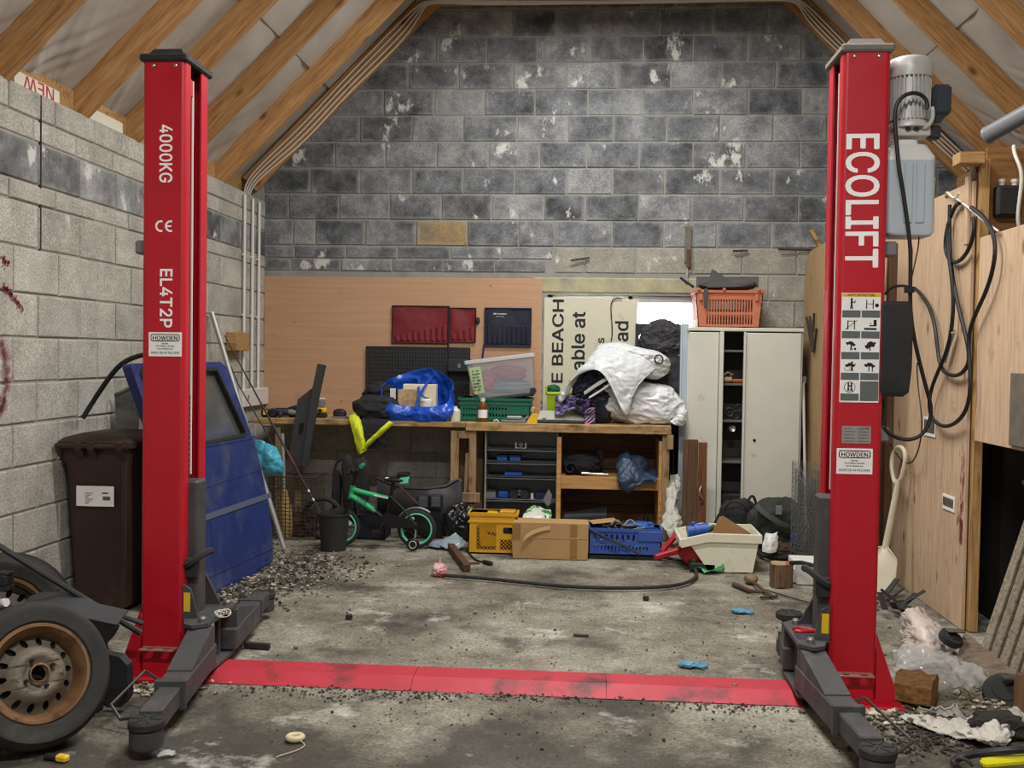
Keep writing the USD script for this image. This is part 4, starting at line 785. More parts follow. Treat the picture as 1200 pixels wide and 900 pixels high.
# ---- steel wheels
M_tyre = mat('tyre_rubber', '232322', .8, '33312e', 7., dirt='4f4a42', da=(.55, .7), bump=.5, bs=45.)
M_rust = mat('rim_rusty', '6b4a30', .7, '8d6a48', 9., dirt='4a2a18', ds=7., da=(.5, .64), m=.25, bump=.4)
M_rust2 = mat('rim_centre_grey', '6f675c', .65, '857a6a', 8., dirt='5a3822', ds=5., da=(.52, .66), m=.25, bump=.3)
M_void = mat('hole_black', '070707', .9)
def road_wheel(label, c, n, ro=.285, rw=.19, ri=.19, up=(0, 0, 1)):
    t = T('wheel_assembly', label, 'car wheel'); c, n = np.asarray(c, float), unit(n); a, b, d = frame(n, up)
    M = axes(c, a, b, d); h = rw/2
    def pr(P, nn=48):
        return G().lathe([(r, z) for r, z in P], (0, 0, 0), (0, 0, 1), nn)
    def add(nm, g, mt, par=None, **k): g = g.mesh(); g = trimesh.Trimesh(g.vertices @ M[:3, :3].T+M[:3, 3], g.faces, process=False); return t.add(nm, g, mt, par, **k)
    prof = [(ri, -h*.8), (ri+.015, -h), (ri+.05, -h*1.05), (ro-.02, -h*.9), (ro, -h*.6), (ro+.002, -h*.2), (ro-.006, -h*.18), (ro-.006, -h*.12), (ro+.003, -.1*h), (ro+.003, .1*h), (ro-.006, .12*h), (ro-.006, .18*h), (ro+.002, h*.2), (ro, h*.6), (ro-.02, h*.9), (ri+.07, h*1.02), (ri+.06, h*1.05), (ri+.05, h*1.03), (ri+.015, h), (ri, h*.8), (ri-.01, 0), (ri, -h*.8)]
    ty = add('tyre', pr(prof, 56), M_tyre)
    rim = add('rim', pr([(ri-.02, -h*.85), (ri+.004, -h*.9), (ri+.008, h*.92), (ri+.004, h*.99), (ri-.006, h*.99), (ri-.012, h*.85), (ri-.03, h*.5), (ri-.034, -h*.2), (ri-.036, -h*.8), (ri-.02, -h*.85)], 48), M_rust)
    hl = [Point(.118*math.cos(k*2*PI/14), .118*math.sin(k*2*PI/14)) for k in range(14)]
    from shapely import affinity
    holes = unary_union([affinity.rotate(affinity.scale(p.buffer(.013), 1.25, .85), k*360/14, origin=p) for k, p in enumerate(hl)])
    disc = Point(0, 0).buffer(ri-.028, quad_segs=12).difference(holes).difference(Point(0, 0).buffer(.03))
    g = G().ext(disc, .006)
    m_ = g.mesh().subdivide_to_size(.03); v = np.array(m_.vertices); r = np.hypot(v[:, 0], v[:, 1]); v[:, 2] += h*.25+.045*np.exp(-((r-.075)/.03)**2)+.03*np.clip(1-r/.075, 0, 1)-.03*np.clip((r-.10)/.05, 0, 1); m_ = trimesh.Trimesh(v, m_.faces, process=False)
    dk = add('disc', G().tm(m_), M_rust2, smooth=50, label='rust-brown pressed steel disc')
    add('backing', G().cyl((0, 0, h*.0), (0, 0, h*.02), ri-.03, n=32), M_void)
    add('hub_ring', pr([(.03, h*.25+.05), (.036, h*.25+.062), (.03, h*.25+.066), (.026, h*.25+.05)], 24), M_rust, dk)
    for k in range(4): an = k*PI/2+.4; x, y = .052*math.cos(an), .052*math.sin(an); add('bolt_hole', G().cyl((x, y, h*.25+.048), (x, y, h*.25+.064), .007, n=10), M_void, dk)
    t.done(); return t
nw = unit((.68, -.64, .33)); cw = Yp(47, 793, 3.53)-nw*.085; cw[2] = .262; road_wheel('rusty steel car wheel leaning in front, its tyre on the floor', cw, nw, .262, .17, .172)
cw = Yp(8, 745, 4.25); road_wheel('second rusty car wheel standing behind the front wheel and the black plastic trim', (cw[0], 4.22, .287), (.38, -.92, .08))
# ---- black plastic trim, poles
t = T('bumper_trim', 'black plastic bumper trim with a grey oval badge behind the front wheel', 'bumper trim')
g = poly_y([(20, 716), (60, 711), (100, 726), (135, 735), (128, 748), (119, 758), (121, 766), (140, 770), (149, 780), (150, 818), (142, 829), (124, 829), (117, 822), (112, 845), (70, 850), (40, 770)], 3.95, .05, .01); pn = t.add('panel', g, M_blk_pl)
A = ppts([(20, 716), (36, 711), (60, 710), (84, 718), (100, 725), (118, 729), (137, 733)], 3.95)
t.add('top_ledge', G().sheet(np.stack([A, A+[0, .10, .035]], 1), .008), mat('trim_grey_top', '37383a', .6), pn)
c = Yp(86, 749, 3.945); t.add('badge', G().ball(c, (.03, .008, .011), 2), M_greyp, pn, label='grey oval badge'); t.done()
single('plastic_pole', G().tube([Yp(-30, 622, 3.9), Yp(60, 678, 4.0), Yp(165, 742, 4.16)], .013, 8), M_blk_pl, 'long black pole sloping down to the left column, the upper of two', 'pole')
single('plastic_pole', G().tube([Yp(68, 690, 4.20), Yp(110, 710, 4.22), Yp(168, 731, 4.27)], .011, 8), M_blk_pl, 'shorter black pole under the long sloping pole', 'pole')
c = Yp(4, 678, 3.95); t = T('clamp_head', 'black clamp block at the left edge, resting on the upper car wheel', 'clamp'); t.add('body', G().box(c[0]-.12, c[0]+.03, 3.92, 3.98, c[2]-.025, c[2]+.02, .006), M_blk_pl); t.add('jaw', G().box(c[0]-.02, c[0]+.035, 3.925, 3.975, c[2]+.018, c[2]+.028, .003).box(c[0]-.02, c[0]+.035, 3.925, 3.975, c[2]-.045, c[2]-.024, .003), M_blk_pl); t.done()
c = Yp(0, 702, 3.72); t = T('plastic_bottle', 'clear crushed plastic bottle lying on the tyre at the left edge', 'bottle'); t.add('body', G().lathe([(0, 0), (.03, .01), (.034, .1), (.028, .3), (.034, .5), (.033, .68), (.014, .85), (.014, .95), (0, .95)], c+[-.10, 0, -.02], c+[.035, -.03, -.005], 16), glassmat('bottle_clear', 'b9b9b2', .45)); t.add('cap', G().cyl(c+[.03, -.028, -.006], c+[.045, -.033, -.004], .016, n=12), M_white); t.done()
c = Zp(8, 868, .08); t = T('scraper', 'teal handled scraper with a beige blade at the lower left edge', 'scraper'); t.add('handle', G().beam(c+[-.1, 0, -.03], c+[.03, .02, .0], .03, .02, c=.006), mat('teal_plastic', '1f6f68', .5)); t.add('blade', G().beam(c+[-.06, .03, .0], c+[.03, .05, .03], .05, .006, c=.001), mat('beige_plastic', 'a08c78', .6)); t.add('foot', G().beam(c+[-.05, .01, -.08], c+[-.05, .01, -.025], .03, .03, c=.004), M_blk_pl); t.done()
c = Zp(70, 892, 0); t = T('utility_knife', 'yellow and black utility knife on the floor below the front wheel', 'knife'); t.add('handle', G().beam(c+[-.06, .01, .012], c+[0, 0, .014], .026, .022, c=.006), M_blk_pl); t.add('grip', G().beam(c+[-.01, 0, .014], c+[.035, -.01, .014], .03, .024, c=.006), M_yel); t.done()
# ---- things along the left wall, far end
M_galv = mat('galvanised', '9b9c98', .45, 'b0b1ad', 9., m=.5)
b = Zp(333, 645); a = Xp(248, 366, -2.86); single('metal_pole', G().tube([b+[0, 0, .015], (a+b)/2, a], .019, 12), M_galv, 'long galvanised pole leaning on the left wall beside the van door', 'pole')
x = Xp(272, 400, WL+.04); t = T('timber_block', 'pale timber block fixed high on the left wall by the conduits', 'timber block'); t.add('block', G().box(WL+.012, WL+.10, x[1]-.06, x[1]+.24, x[2]-.075, x[2]+.075, .004), M_tim); t.done()
for k, (u, v0, v1) in enumerate(((287, 228, 456), (296.5, 233, 456), (304, 237, 456))):
    A, B = Xp(u, v0, WL+.03), Xp(u+1, v1, WL+.03); A[1] = B[1] = min(A[1], YB-.03)
    t = T('conduit', ['white cable conduit on the left wall, furthest from the corner', 'middle one of the three white wall conduits', 'white cable conduit nearest the room corner'][k], 'conduit')
    t.add('tube', G().tube([A+[0, 0, 0], B], .0125, 10), M_white)
    for z in (A[2]-.5, A[2]-1.0): t.add('clip', G().box(WL+.012, WL+.034, A[1]-.022, A[1]+.022, z-.008, z+.008, .003), M_white)
    t.done()
A, B = Xp(285, 456, WL+.02), Xp(310, 476, WL+.02); t = T('socket_box', 'white electrical socket box under the three wall conduits', 'socket'); y0_, y1_ = min(A[1], 8.93), min(B[1], 8.95)
t.add('body', G().box(WL+.012, WL+.06, y0_-.10, y1_, A[2]-.15, A[2], .006), M_white); t.add('switch', G().box(WL+.06, WL+.066, y0_, y0_+.02, A[2]-.09, A[2]-.05), M_greyp); t.done()
# cables on the gable rafters
for k in range(4):
    o = .028*k; off = YB-.075
    L_ = [Yp(u, v, off) for u, v in ((286+2*k, 233), (287+2.2*k, 222+1*k), (293+3*k, 208+1.5*k), (340+3.5*k, 160+3.5*k), (400+3.5*k, 97+3.5*k), (470+3.5*k, 25+3.5*k), (494+1.2*k, 4+1.6*k), (502, 1.5+1.2*k), (540, .8+1.2*k))]
    L_ += [Yp(u, v, off) for u, v in ((650, 1.5+1.0*k), (780, .5+.8*k), (900, -2+.8*k), (935-.5*k, 0+1.5*k), (950-2.5*k, 10+2.5*k), (990-3.0*k, 50+3.0*k), (1060-3*k, 116+3*k), (1110-3*k, 163+3*k), (1142-3*k, 192+3*k))]
    single('roof_cable', G().tube(spline(L_, 160), .0068, 6), mat('cable_grey_white', 'e6e4dc', .5), ['innermost', 'second', 'third', 'outermost'][k]+' of four pale cables along the gable rafters, counted from the roof membrane', 'cable', 'four cables along the gable rafters')
# broom, wire basket, bag, rods, bucket
M_tan = mat('bristle_tan', '9d8150', .85, 'b59a68', 30., st=(6, 6, .6), bump=.6)
t = T('broom', 'old broom with tan bristles and grey handle, standing bristles down', 'broom')
A, B, D = Yp(331, 503, 7.95), Yp(333.5, 577, 7.93), Yp(336, 642, 7.9)
t.add('handle', G().tube([A, B], .013, 8), M_galv); t.add('end_cap', G().cyl(A-[0, 0, .03], A+[0, 0, .02], .016, n=10), M_blk_pl); t.add('bristles', G().lathe([(0, 0), (.018, 0), (.03, .12), (.052, .35), (.055, .6), (.04, .85), (.03, 1), (0, 1)], B+[0, 0, .02], D, 14), M_tan); t.done()
M_wire = mat('wire_rusty', '4a3d30', .6, m=.4)
g = G(); c0 = Yp(345, 600, 7.86); x0, x1 = Yp(318, 560, 7.86)[0], Yp(371, 560, 7.86)[0]; z1 = Yp(345, 558, 7.86)[2]
for x in np.linspace(x0, x1, 12): g.box(x-.0022, x+.0022, 7.805, 7.81, .01, z1)
for z in np.linspace(.01, z1, 17): g.box(x0, x1, 7.80, 7.805, z-.0022, z+.0022)
for y in np.linspace(7.8, 8.1, 8):
    for x in (x0, x1): g.box(x-.0022, x+.0022, y-.0022, y+.0022, .01, z1)
for z in np.linspace(.01, z1, 9):
    for x in (x0, x1): g.box(x-.002, x+.002, 7.8, 8.1, z-.002, z+.002)
t = T('wire_basket', 'rusty tall wire mesh basket standing around the broom', 'basket'); t.add('mesh', g, M_wire, smooth=False); rim = G().tube([(x0-.01, 7.8, z1), (x1+.03, 7.8, z1), (x1+.03, 8.1, z1), (x0-.01, 8.1, z1)], .007, 6, True); t.add('rim', rim, M_wire); t.done()
single('gravel_fill', G().tm(blob((c0[0], 8.0, .12), (.14, .08, .13), 5, .3, 3, flat=.005)), mat('rubbish_brown', '3d3126', .9, '5a4936', 20., bump=.8, dirt='8a6a35', da=(.58, .64)), 'heap of brown rubbish in the bottom of the wire basket', 'rubbish')
g = drape([[Yp(300, 516, 7.55), Yp(312, 520, 7.50), Yp(322, 528, 7.52)], [Yp(300, 534, 7.52), Yp(315, 538, 7.42), Yp(330, 545, 7.5)], [Yp(304, 553, 7.58), Yp(318, 556, 7.5), Yp(331, 551, 7.55)]], 4, .03, 7)
single('plastic_bag', g, mat('bag_cyan', '3f9db8', .35, '58b4cc', 6.), 'crumpled turquoise plastic bag behind the van door', 'bag')
t = T('fishing_rod', 'black rod with a dark red grip and silver rings slanting into the bucket', 'fishing rod'); A, B = Yp(381, 612, 7.53), Yp(263, 393, 7.78)
t.add('rod', G().tube([A, A+(B-A)*.5, B], [.011, .008, .004], 8), M_blk_pl); t.add('grip', G().tube([A+(B-A)*.30, A+(B-A)*.37], .012, 8), mat('grip_red', '5d1a22', .6))
for u in (.11, .155): t.add('ring', G().cyl(A+(B-A)*u, A+(B-A)*(u+.012), .014, n=10), M_steel)
t.done()
single('thin_rod', G().tube([Yp(332, 545, 7.7), Yp(308, 500, 7.9), Yp(280, 452, 7.95), Yp(270, 428, 8.0)], .005, 6), M_blk_pl, 'second thin black rod behind the fishing rod, ending at the turquoise bag', 'rod')
t = T('bucket', 'black plastic builders bucket in front of the bike wheel', 'bucket'); c = Zp(387, 647); c[1] += .10
t.add('body', G().lathe([(0, .0), (.092, .0), (.105, .55), (.114, .95), (.121, .95), (.121, 1), (.113, 1), (.10, .5), (.088, .06), (0, .06)], c, c+[0, 0, .275], 28), M_rub)
t.add('handle', G().tube([c+[-.12, -.0, .25], c+[-.13, -.05, .19], c+[-.12, -.10, .14], c+[-.09, -.115, .12]], .006, 6), M_blk_pl); t.done()
# dark grey load cover leaning on the bench
t = T('load_cover', 'dark grey plastic car load cover leaning on the workbench edge', 'load cover')
y_ = 8.06; M_lc = mat('cover_grey', '303234', .6, '3a3c3e', 12., rough2=.75)
pn = t.add('panel', poly_y([(368, 453), (373, 463), (359, 548), (337, 545), (349, 468)], y_, .02, .006), M_lc); t.add('end_rail', poly_y([(372, 426), (381, 428), (373.5, 463), (359.5, 548), (353, 546), (366, 455)], y_-.02, .04, .006), M_lc, pn); t.add('hand_slot', poly_y([(351, 496), (356.5, 496), (354, 509), (349.5, 509)], y_-.003, .004, .002), M_void, pn, smooth=False); t.done()
# folded pram seat, wheel
t = T('folded_pram', 'folded black padded pram with a spoked wheel behind the bucket', 'pram'); y_ = 7.98
M_blkf = mat('black_fabric', '17171a', .85, '222226', 9., bump=.5)
t.add('backrest', G().tm(blob(Yp(420, 575, y_), (.085, .05, .26), 3, .1, 2, 3., wr=.02, M=roty(.08))), M_blkf); t.add('side_pad', G().tm(blob(Yp(408, 568, y_-.05), (.045, .05, .24), 6, .1, 2, 3., M=roty(-.05))), M_blkf); t.add('side_pad', G().tm(blob(Yp(395, 580, y_-.02), (.035, .05, .2), 8, .1, 2, 3.)), M_blkf)
t.add('frame_tube', G().tube(spline([Yp(391, 612, y_-.06), Yp(391, 560, y_-.06), Yp(397, 540, y_-.06), Yp(407, 537, y_-.06), Yp(414, 550, y_-.06), Yp(421, 610, y_-.06)], 30), .011, 8), M_blk_pl)
def torus(c, R, r, n=(0, 1, 0), N=36, k=10): a, b, d = frame(n); c = np.asarray(c); return G().tube([c+R*(math.cos(x)*a+math.sin(x)*b) for x in np.arange(N)*2*PI/N], r, k, True)
c = Yp(378, 612, 7.86); c[2] = .17; pw_ = t.add('wheel', torus(c, .15, .02), M_rub); g = G()
for k in range(8): g.tube([c, c+.14*np.array([math.cos(k*PI/4), 0, math.sin(k*PI/4)])], .004, 6)
g.cyl(c-[0, .03, 0], c+[0, .03, 0], .02); t.add('spokes', g, M_blk_pl, pw_); t.done()
# ---- child's bike
Y_ = 7.6; B = lambda a, b, dy=0.: Yp(a, b, Y_+dy)
M_grn = mat('bike_green', '35c078', .35, '2da868', 4.); M_mint = mat('rim_mint', '5fd0a2', .45); M_bk = mat('bike_black', '121214', .4)
t = T('kids_bike', 'small green and black childs bike with stabiliser wheels', 'bike')
for (u, v), nm in (((400, 615.3), 'front'), ((488.4, 616), 'rear')):
    c = B(u, v); R = c[2] if False else .148; c[2] = R
    w = t.add('wheel', torus(c, R-.019, .019, N=40), M_rub); t.add('rim', G().tm(torus(c-[0, .014, 0], R-.034, .0075, N=40, k=8).mesh()).tm(torus(c+[0, .014, 0], R-.034, .0075, N=40, k=8).mesh()), M_mint, w, label='mint green rim')
    g = G()
    for k in range(12): an = k*PI/6; g.tube([c+[0, .012*(-1)**k, 0], c+(R-.05)*np.array([math.cos(an), 0, math.sin(an)])], .0022, 5)
    g.cyl(c-[0, .045, 0], c+[0, .045, 0], .018, n=12); t.add('spokes', g, M_bk, w)
    an = .9 if nm == 'front' else 2.4; q = c+(R-.075)*np.array([math.cos(an-.2), 0, math.sin(an-.3)]); t.add('reflector', G().hull([q+np.array([x*.012*math.cos(an)+y*.03*-math.sin(an), s*.006-.012, x*.012*math.sin(an)+y*.03*math.cos(an)]) for x in (-1, 1) for y in (-1, 1) for s in (-1, 1)]), M_white, w, label='white reflector')
fr = t.add('frame', G().tube([B(413.5, 569), B(410.5, 585)], .020, 12).tube(spline([B(412, 573), B(428, 577.5), B(455, 583)], 14), np.linspace(.022, .013, 14), 10).tube(spline([B(411, 581), B(424, 588), B(440, 599)], 12), np.linspace(.026, .019, 12), 10), M_grn, label='green painted frame')
q = B(424, 586.5); t.add('lettering', text('XTREME', .016, B(419.5, 582.5)+[0, -.0275, 0], B(436, 594)-B(419.5, 582.5), (.5, 0, 1), .0015, True), M_bk, fr, smooth=False)
t.add('down_tube', G().tube([B(438, 597), B(452, 609)], .018, 10).tube([B(452, 609), B(461, 566)], .013, 10).cyl(B(452, 609, -.04), B(452, 609, .04), .024).tube([B(457, 581, -.03), B(472, 596, -.045), B(488, 615, -.055)], .009, 8).tube([B(457, 581, .03), B(488, 615, .055)], .009, 8).tube([B(452, 609, -.03), B(488, 616, -.055)], .009, 8), M_bk, fr)
t.add('white_stripe', G().tube([B(438, 580.4, -.012), B(455, 584, -.010)], .0075, 8), M_white, fr, smooth=False)
fk = t.add('fork', G().tube([B(410.5, 585, -.04), B(404, 602, -.045), B(400.5, 614, -.045)], .010, 8).tube([B(410.5, 585, .04), B(400.5, 614, .045)], .010, 8).box(*(lambda q: (q[0]-.02, q[0]+.02, Y_-.055, Y_+.055, q[2]-.012, q[2]+.012))(B(410.5, 585)), .006), M_bk)
hb = t.add('handlebar', G().tube([B(413.5, 570), B(417.5, 553)], .012, 8).tube(spline([B(408, 556, -.2), B(413, 551, -.1), B(418, 553, 0), B(418, 551, .1), B(421, 548, .2)], 24), .010, 8).box(*(lambda q: (q[0]-.022, q[0]+.022, Y_-.03, Y_+.03, q[2]-.02, q[2]+.02))(B(418, 553)), .008), M_bk)
q = B(423, 546, -.15); t.add('grip', G().tube([q+[0, 0, -.004], q+[.0, .09, .0]], [.017, .015], 10), mat('grip_green', '2c8a66', .6), hb, label='green handlebar grip'); q = B(412, 554, -.2); t.add('grip', G().tube([q, q+[.01, .08, .01]], .015, 10), M_bk, hb)
st = t.add('saddle', G().tm(blob(B(465, 562), (.095, .06, .022), 2, .05, 1, 2.4, wr=0., sub=3)).tube([B(461, 566), B(462, 574)], .012, 8), M_bk)
q = B(474.5, 562.5, -.045); t.add('side_panel', G().hull([B(468, 560, -.05), B(480, 558.5, -.045), B(478, 566, -.05), B(468.5, 567, -.05), B(468, 560, -.03), B(480, 558.5, -.025), B(478, 566, -.03), B(468.5, 567, -.03)]), M_mint, st, label='mint side panel'); t.add('saddle_back', G().box(*(lambda a, b: (a[0], b[0], Y_-.05, Y_+.05, b[2], a[2]))(B(466, 553.5), B(480, 557.5)), .008), M_bk, st)
t.add('saddle_nose', G().ball(B(454.5, 560.5, -.01), (.022, .03, .010), 2), M_white, st)
c = B(488.4, 616); c[2] = .148
g = G().tube([c+.158*np.array([math.cos(x), 0, math.sin(x)]) for x in np.linspace(.9, 2.7, 14)], .010, 6); t.add('mudguard', g, mat('mudguard_grey', '777a7a', .4, m=.5))
t.add('chain_guard', G().hull([B(440, 612, -.05), B(452, 600, -.05), B(490, 612, -.06), B(490, 619, -.06), B(452, 619, -.05), B(442, 617, -.05), B(440, 612, -.03), B(452, 600, -.03), B(490, 612, -.04), B(490, 619, -.04), B(452, 619, -.03)]), M_bk)
t.add('pedal', G().tube([B(452, 609, -.06), B(446, 619, -.075)], .008, 6).box(*(lambda q: (q[0]-.04, q[0]+.03, Y_-.17, Y_-.08, q[2]-.012, q[2]+.012))(B(446, 620)), .005), M_bk)
q = B(484, 632, -.14); q[2] = .055; sw = t.add('stabiliser_wheel', torus(q, .036, .014, N=24, k=8), M_bk); t.add('hub', G().cyl(q-[0, .012, 0], q+[0, .012, 0], .030, n=20), M_bk, sw); t.add('hub_ring', torus(q-[0, .013, 0], .026, .003, N=24, k=6), M_white, sw); t.add('bracket', G().tube([q+[0, .02, 0], q+[.01, .05, .06], c+[0, -.05, 0]], .008, 6), M_steel, sw)
q = B(478, 632, .16); q[2] = .055; t.add('stabiliser_wheel', torus(q, .036, .014, N=24, k=8).cyl(q-[0, .012, 0], q+[0, .012, 0], .030, n=16).tube([q-[0, .02, 0], q+[.02, -.05, .06], c+[0, .05, 0]], .008, 6), M_bk); t.done()
# things in the dark behind the bike
t = T('car_bumper', 'black car bumper and grille lying behind the childs bike', 'bumper'); y_ = 8.0
P = [[Yp(u, v0+(v1-v0)*k/5., y_+.10*abs(u-495)/55-.05*math.sin(PI*k/5)) for k in range(6)] for u, v0, v1 in ((442, 560, 606), (455, 566, 612), (475, 572, 622), (500, 573, 630), (522, 570, 630), (536, 562, 628), (541, 564, 620))]
t.add('skin', drape(P, 3, .004, 3., .006), M_blk_pl); t.add('lip', G().tube([p[0] for p in P], .014, 6), M_blk_pl); t.done()
for k, (u0, u1) in enumerate(((490, 500.5), (505, 515.5))):
    A, Bq = Yp(u0, 582.5, 7.88), Yp(u1, 594.5, 7.88); t = T('headlamp', ['left of two square headlamps behind the bike saddle', 'right of two square headlamps behind the bike saddle'][k], 'headlamp')
    t.add('housing', G().box(A[0]-.012, Bq[0]+.012, 7.89, 7.97, Bq[2]-.012, A[2]+.012, .006), M_blk_pl); t.add('lens', G().box(A[0], Bq[0], 7.88, 7.90, Bq[2], A[2], .006), mat('lamp_lens', '565c60', .15, '6e7478', 30., m=.4)); t.done()
t = T('crate', 'dark blue plastic crate on the floor behind the bike frame', 'crate'); A, Bq = Yp(421, 602, 7.95), Yp(452, 640, 7.95); g = G()
for q_ in ((A[0], Bq[0], 7.9, 7.91), (A[0], Bq[0], 8.15, 8.16), (A[0], A[0]+.01, 7.9, 8.16), (Bq[0]-.01, Bq[0], 7.9, 8.16)): g.box(*q_, 0.005, A[2], .003)
t.add('body', g.box(A[0], Bq[0], 7.9, 8.16, .003, .012), mat('crate_navy', '14161f', .5)); t.add('rim', G().tube([(A[0], 7.9, A[2]), (Bq[0], 7.9, A[2]), (Bq[0], 8.16, A[2]), (A[0], 8.16, A[2])], .01, 6, True), mat('crate_navy', '14161f', .5)); t.done()
single('iron_bar', G().beam(Yp(469, 571, 7.82), Yp(489, 590, 7.86)+[0, 0, 0], .055, .02, c=.003), mat('wood_redbrown', '4a3026', .7, '5d3e30', 8.), 'short red-brown board leaning behind the bike saddle', 'board')
# ================================================================== BACK WALL AND WORKBENCH
def slots(x0, x1, z0, z1, nx, nz, fx=.5, fz=.7):
    dx, dz = (x1-x0)/nx, (z1-z0)/nz
    return unary_union([sbox(x0+dx*(i+.5-fx/2), z0+dz*(j+.5-fz/2), x0+dx*(i+.5+fx/2), z0+dz*(j+.5+fz/2)) for i in range(nx) for j in range(nz)])
def crate(t, x0, x1, y0, y1, z0, z1, mt, holes, th=.006, rimw=.012, taper=0., nm='body'):
    """open plastic crate with cut-out walls: body, rim"""
    g = G(); W = Polygon([(x0+taper, z0), (x1-taper, z0), (x1, z1), (x0, z1)])
    for y in (y0, y1-th): g.ext(W.difference(holes), th, axes((0, y+th, 0), (1, 0, 0), (0, 0, 1), (0, -1, 0)))
    n = max(3, int((y1-y0)/.035)); sh = slots(y0+.03, y1-.03, z0+.05, z1-.05, n, 1, .4, .8)
    for x, s in ((x0, 1), (x1-th, -1)):
        gg = G().ext(sbox(y0, z0, y1, z1).difference(sh), th, axes((x, 0, 0), (0, 1, 0), (0, 0, 1), (1, 0, 0))).mesh(); v = np.array(gg.vertices); v[:, 0] += s*taper*(1-(v[:, 2]-z0)/(z1-z0)); g.add(v, gg.faces)
    g.box(x0+taper, x1-taper, y0, y1, z0, z0+th)
    b = t.add(nm, g, mt, smooth=False)
    r = G().ext(sbox(x0-rimw, y0-rimw, x1+rimw, y1+rimw).buffer(-.01).buffer(.01).difference(sbox(x0+th, y0+th, x1-th, y1-th)), .022, tr(0, 0, z1-.02)); t.add('rim', r, mt, smooth=False); return b
# plywood backing, pegboards, tool rolls
yW = YB-.022
M_hard = mat('hardboard_pink', 'b48c6c', .75, 'c29a7a', 5., st=(.25, 1, 8), dirt='9c785a', da=(.6, .75))
P0, P1 = Yp(310, 323, yW), Yp(635.5, 327, yW)
t = T('backing_board', 'large pinkish brown plywood board on the back wall behind the bench', 'board'); t.add('board', G().box(P0[0], P1[0], yW, YB-.014, .80, (P0[2]+P1[2])/2, .001), M_hard, smooth=False)
g = G(); 
for u, v in ((345, 378), (400, 470), (575, 335), (500, 400)): q = Yp(u, v, yW); g.box(q[0]-.005, q[0]+.005, yW-.002, yW, q[2]-.005, q[2]+.005)
t.add('screw_head', g, M_studd, smooth=False); t.done()
def rectY(u0, v0, u1, v1, y): a, b = Yp(u0, v0, y), Yp(u1, v1, y); return a[0], b[0], b[2], a[2]
M_rednyl = mat('nylon_dark_red', '6a141e', .6, '7c1a26', 9., bump=.3); M_navynyl = mat('nylon_navy', '151828', .7, '1d2036', 9., bump=.3)
def tool_roll(label, u0, v0, u1, v1, mt, slant, npk, edge, flap=False):
    y = yW-.012; x0, x1, z0, z1 = rectY(u0, v0, u1, v1, y); W, H = x1-x0, z1-z0
    t = T('tool_roll', label, 'tool roll')
    P = [[[x0+W*u, y+.006*math.sin(9*u+3*v), z0+H*v] for v in np.linspace(0, 1, 4)] for u in np.linspace(0, 1, 4)]
    b = t.add('cloth', drape(P, int(u0), .006, 7., .004, 24, 18), mt)
    za = lambda u: z0+H*(slant[0]+(slant[1]-slant[0])*u); g = G()
    for k in range(npk):
        u, u2 = (k+.04)/npk, (k+.96)/npk; xa, xb = x0+W*(.03+.94*u), x0+W*(.03+.94*u2)
        pp = t.add('pocket', G().hull([(x, y_, z) for x, ins in ((xa, 0), (xb, 0)) for y_, z in ((y-.004, z0+.012), (y-.004, za((x-x0)/W)))]+[((xa+xb)/2, y-.016, z0+.03), ((xa+xb)/2, y-.014, za(((xa+xb)/2-x0)/W)-.012)]), mt, b)
    t.add('binding', G().tube([(x0, y-.006, z0), (x1, y-.006, z0), (x1, y-.006, z1), (x0, y-.006, z1)], .007, 6, True), edge, b)
    return t, b, (x0, x1, z0, z1, y)
M_bind = mat('binding_black', '1c0d10', .7); M_bindn = mat('binding_navy', '23264a', .7)
t, b, r_ = tool_roll('larger dark red tool roll pinned on the backing board', 460, 358.5, 526, 402.5, M_rednyl, (.18, .52), 9, M_bind)
t.add('label', text('TENG TOOLS' if False else 'TOOLS', .012, (r_[0]+.07, r_[4]-.013, r_[3]-.05), (1, 0, 0), (0, 0, 1), .001), mat('thread_pink', '8a4050', .7), b, smooth=False); t.add('tie', G().tube([(r_[1]-.005, r_[4]-.008, r_[3]), (r_[1]-.004, r_[4]-.01, r_[2]-.10)], .008, 6), M_bind); t.done()
t, b, r_ = tool_roll('smaller dark red tool roll beside the larger one', 527, 361, 557, 401, M_rednyl, (.22, .5), 4, M_bind)
t.add('tie', G().ball((r_[1]+.018, r_[4]-.01, r_[2]+.19), (.022, .012, .03), 2), M_bind); t.done()
t, b, r_ = tool_roll('black and navy tool roll with white print near the window', 568.5, 361, 622, 406, M_navynyl, (.55, .55), 9, M_bindn)
g = text('MONUMENT', .010, (r_[0]+.11, r_[4]-.013, r_[3]-.055), (1, 0, -.02), (0, 0, 1), .001).tm(text('ROLL UP TOOL CASE', .005, (r_[0]+.10, r_[4]-.013, r_[3]-.075), (1, 0, -.02), (0, 0, 1), .001).mesh())
g.hull([(r_[0]+.075+a, r_[4]-.013-c, r_[3]-.055+b_) for a, b_ in ((0, 0), (.01, 0), (.008, .012), (.002, .012)) for c in (0, .001)]); g.hull([(r_[0]+.09+a, r_[4]-.013-c, r_[3]-.055+b_) for a, b_ in ((0, 0), (.01, 0), (.008, .012), (.002, .012)) for c in (0, .001)])
t.add('lettering', g, M_print_w, b, smooth=False); t.add('tie', G().tube([(r_[0]-.003, r_[4]-.008, r_[2]+.02), (r_[0]-.018, r_[4]-.01, r_[2]-.14)], .008, 6), M_bindn); t.done()
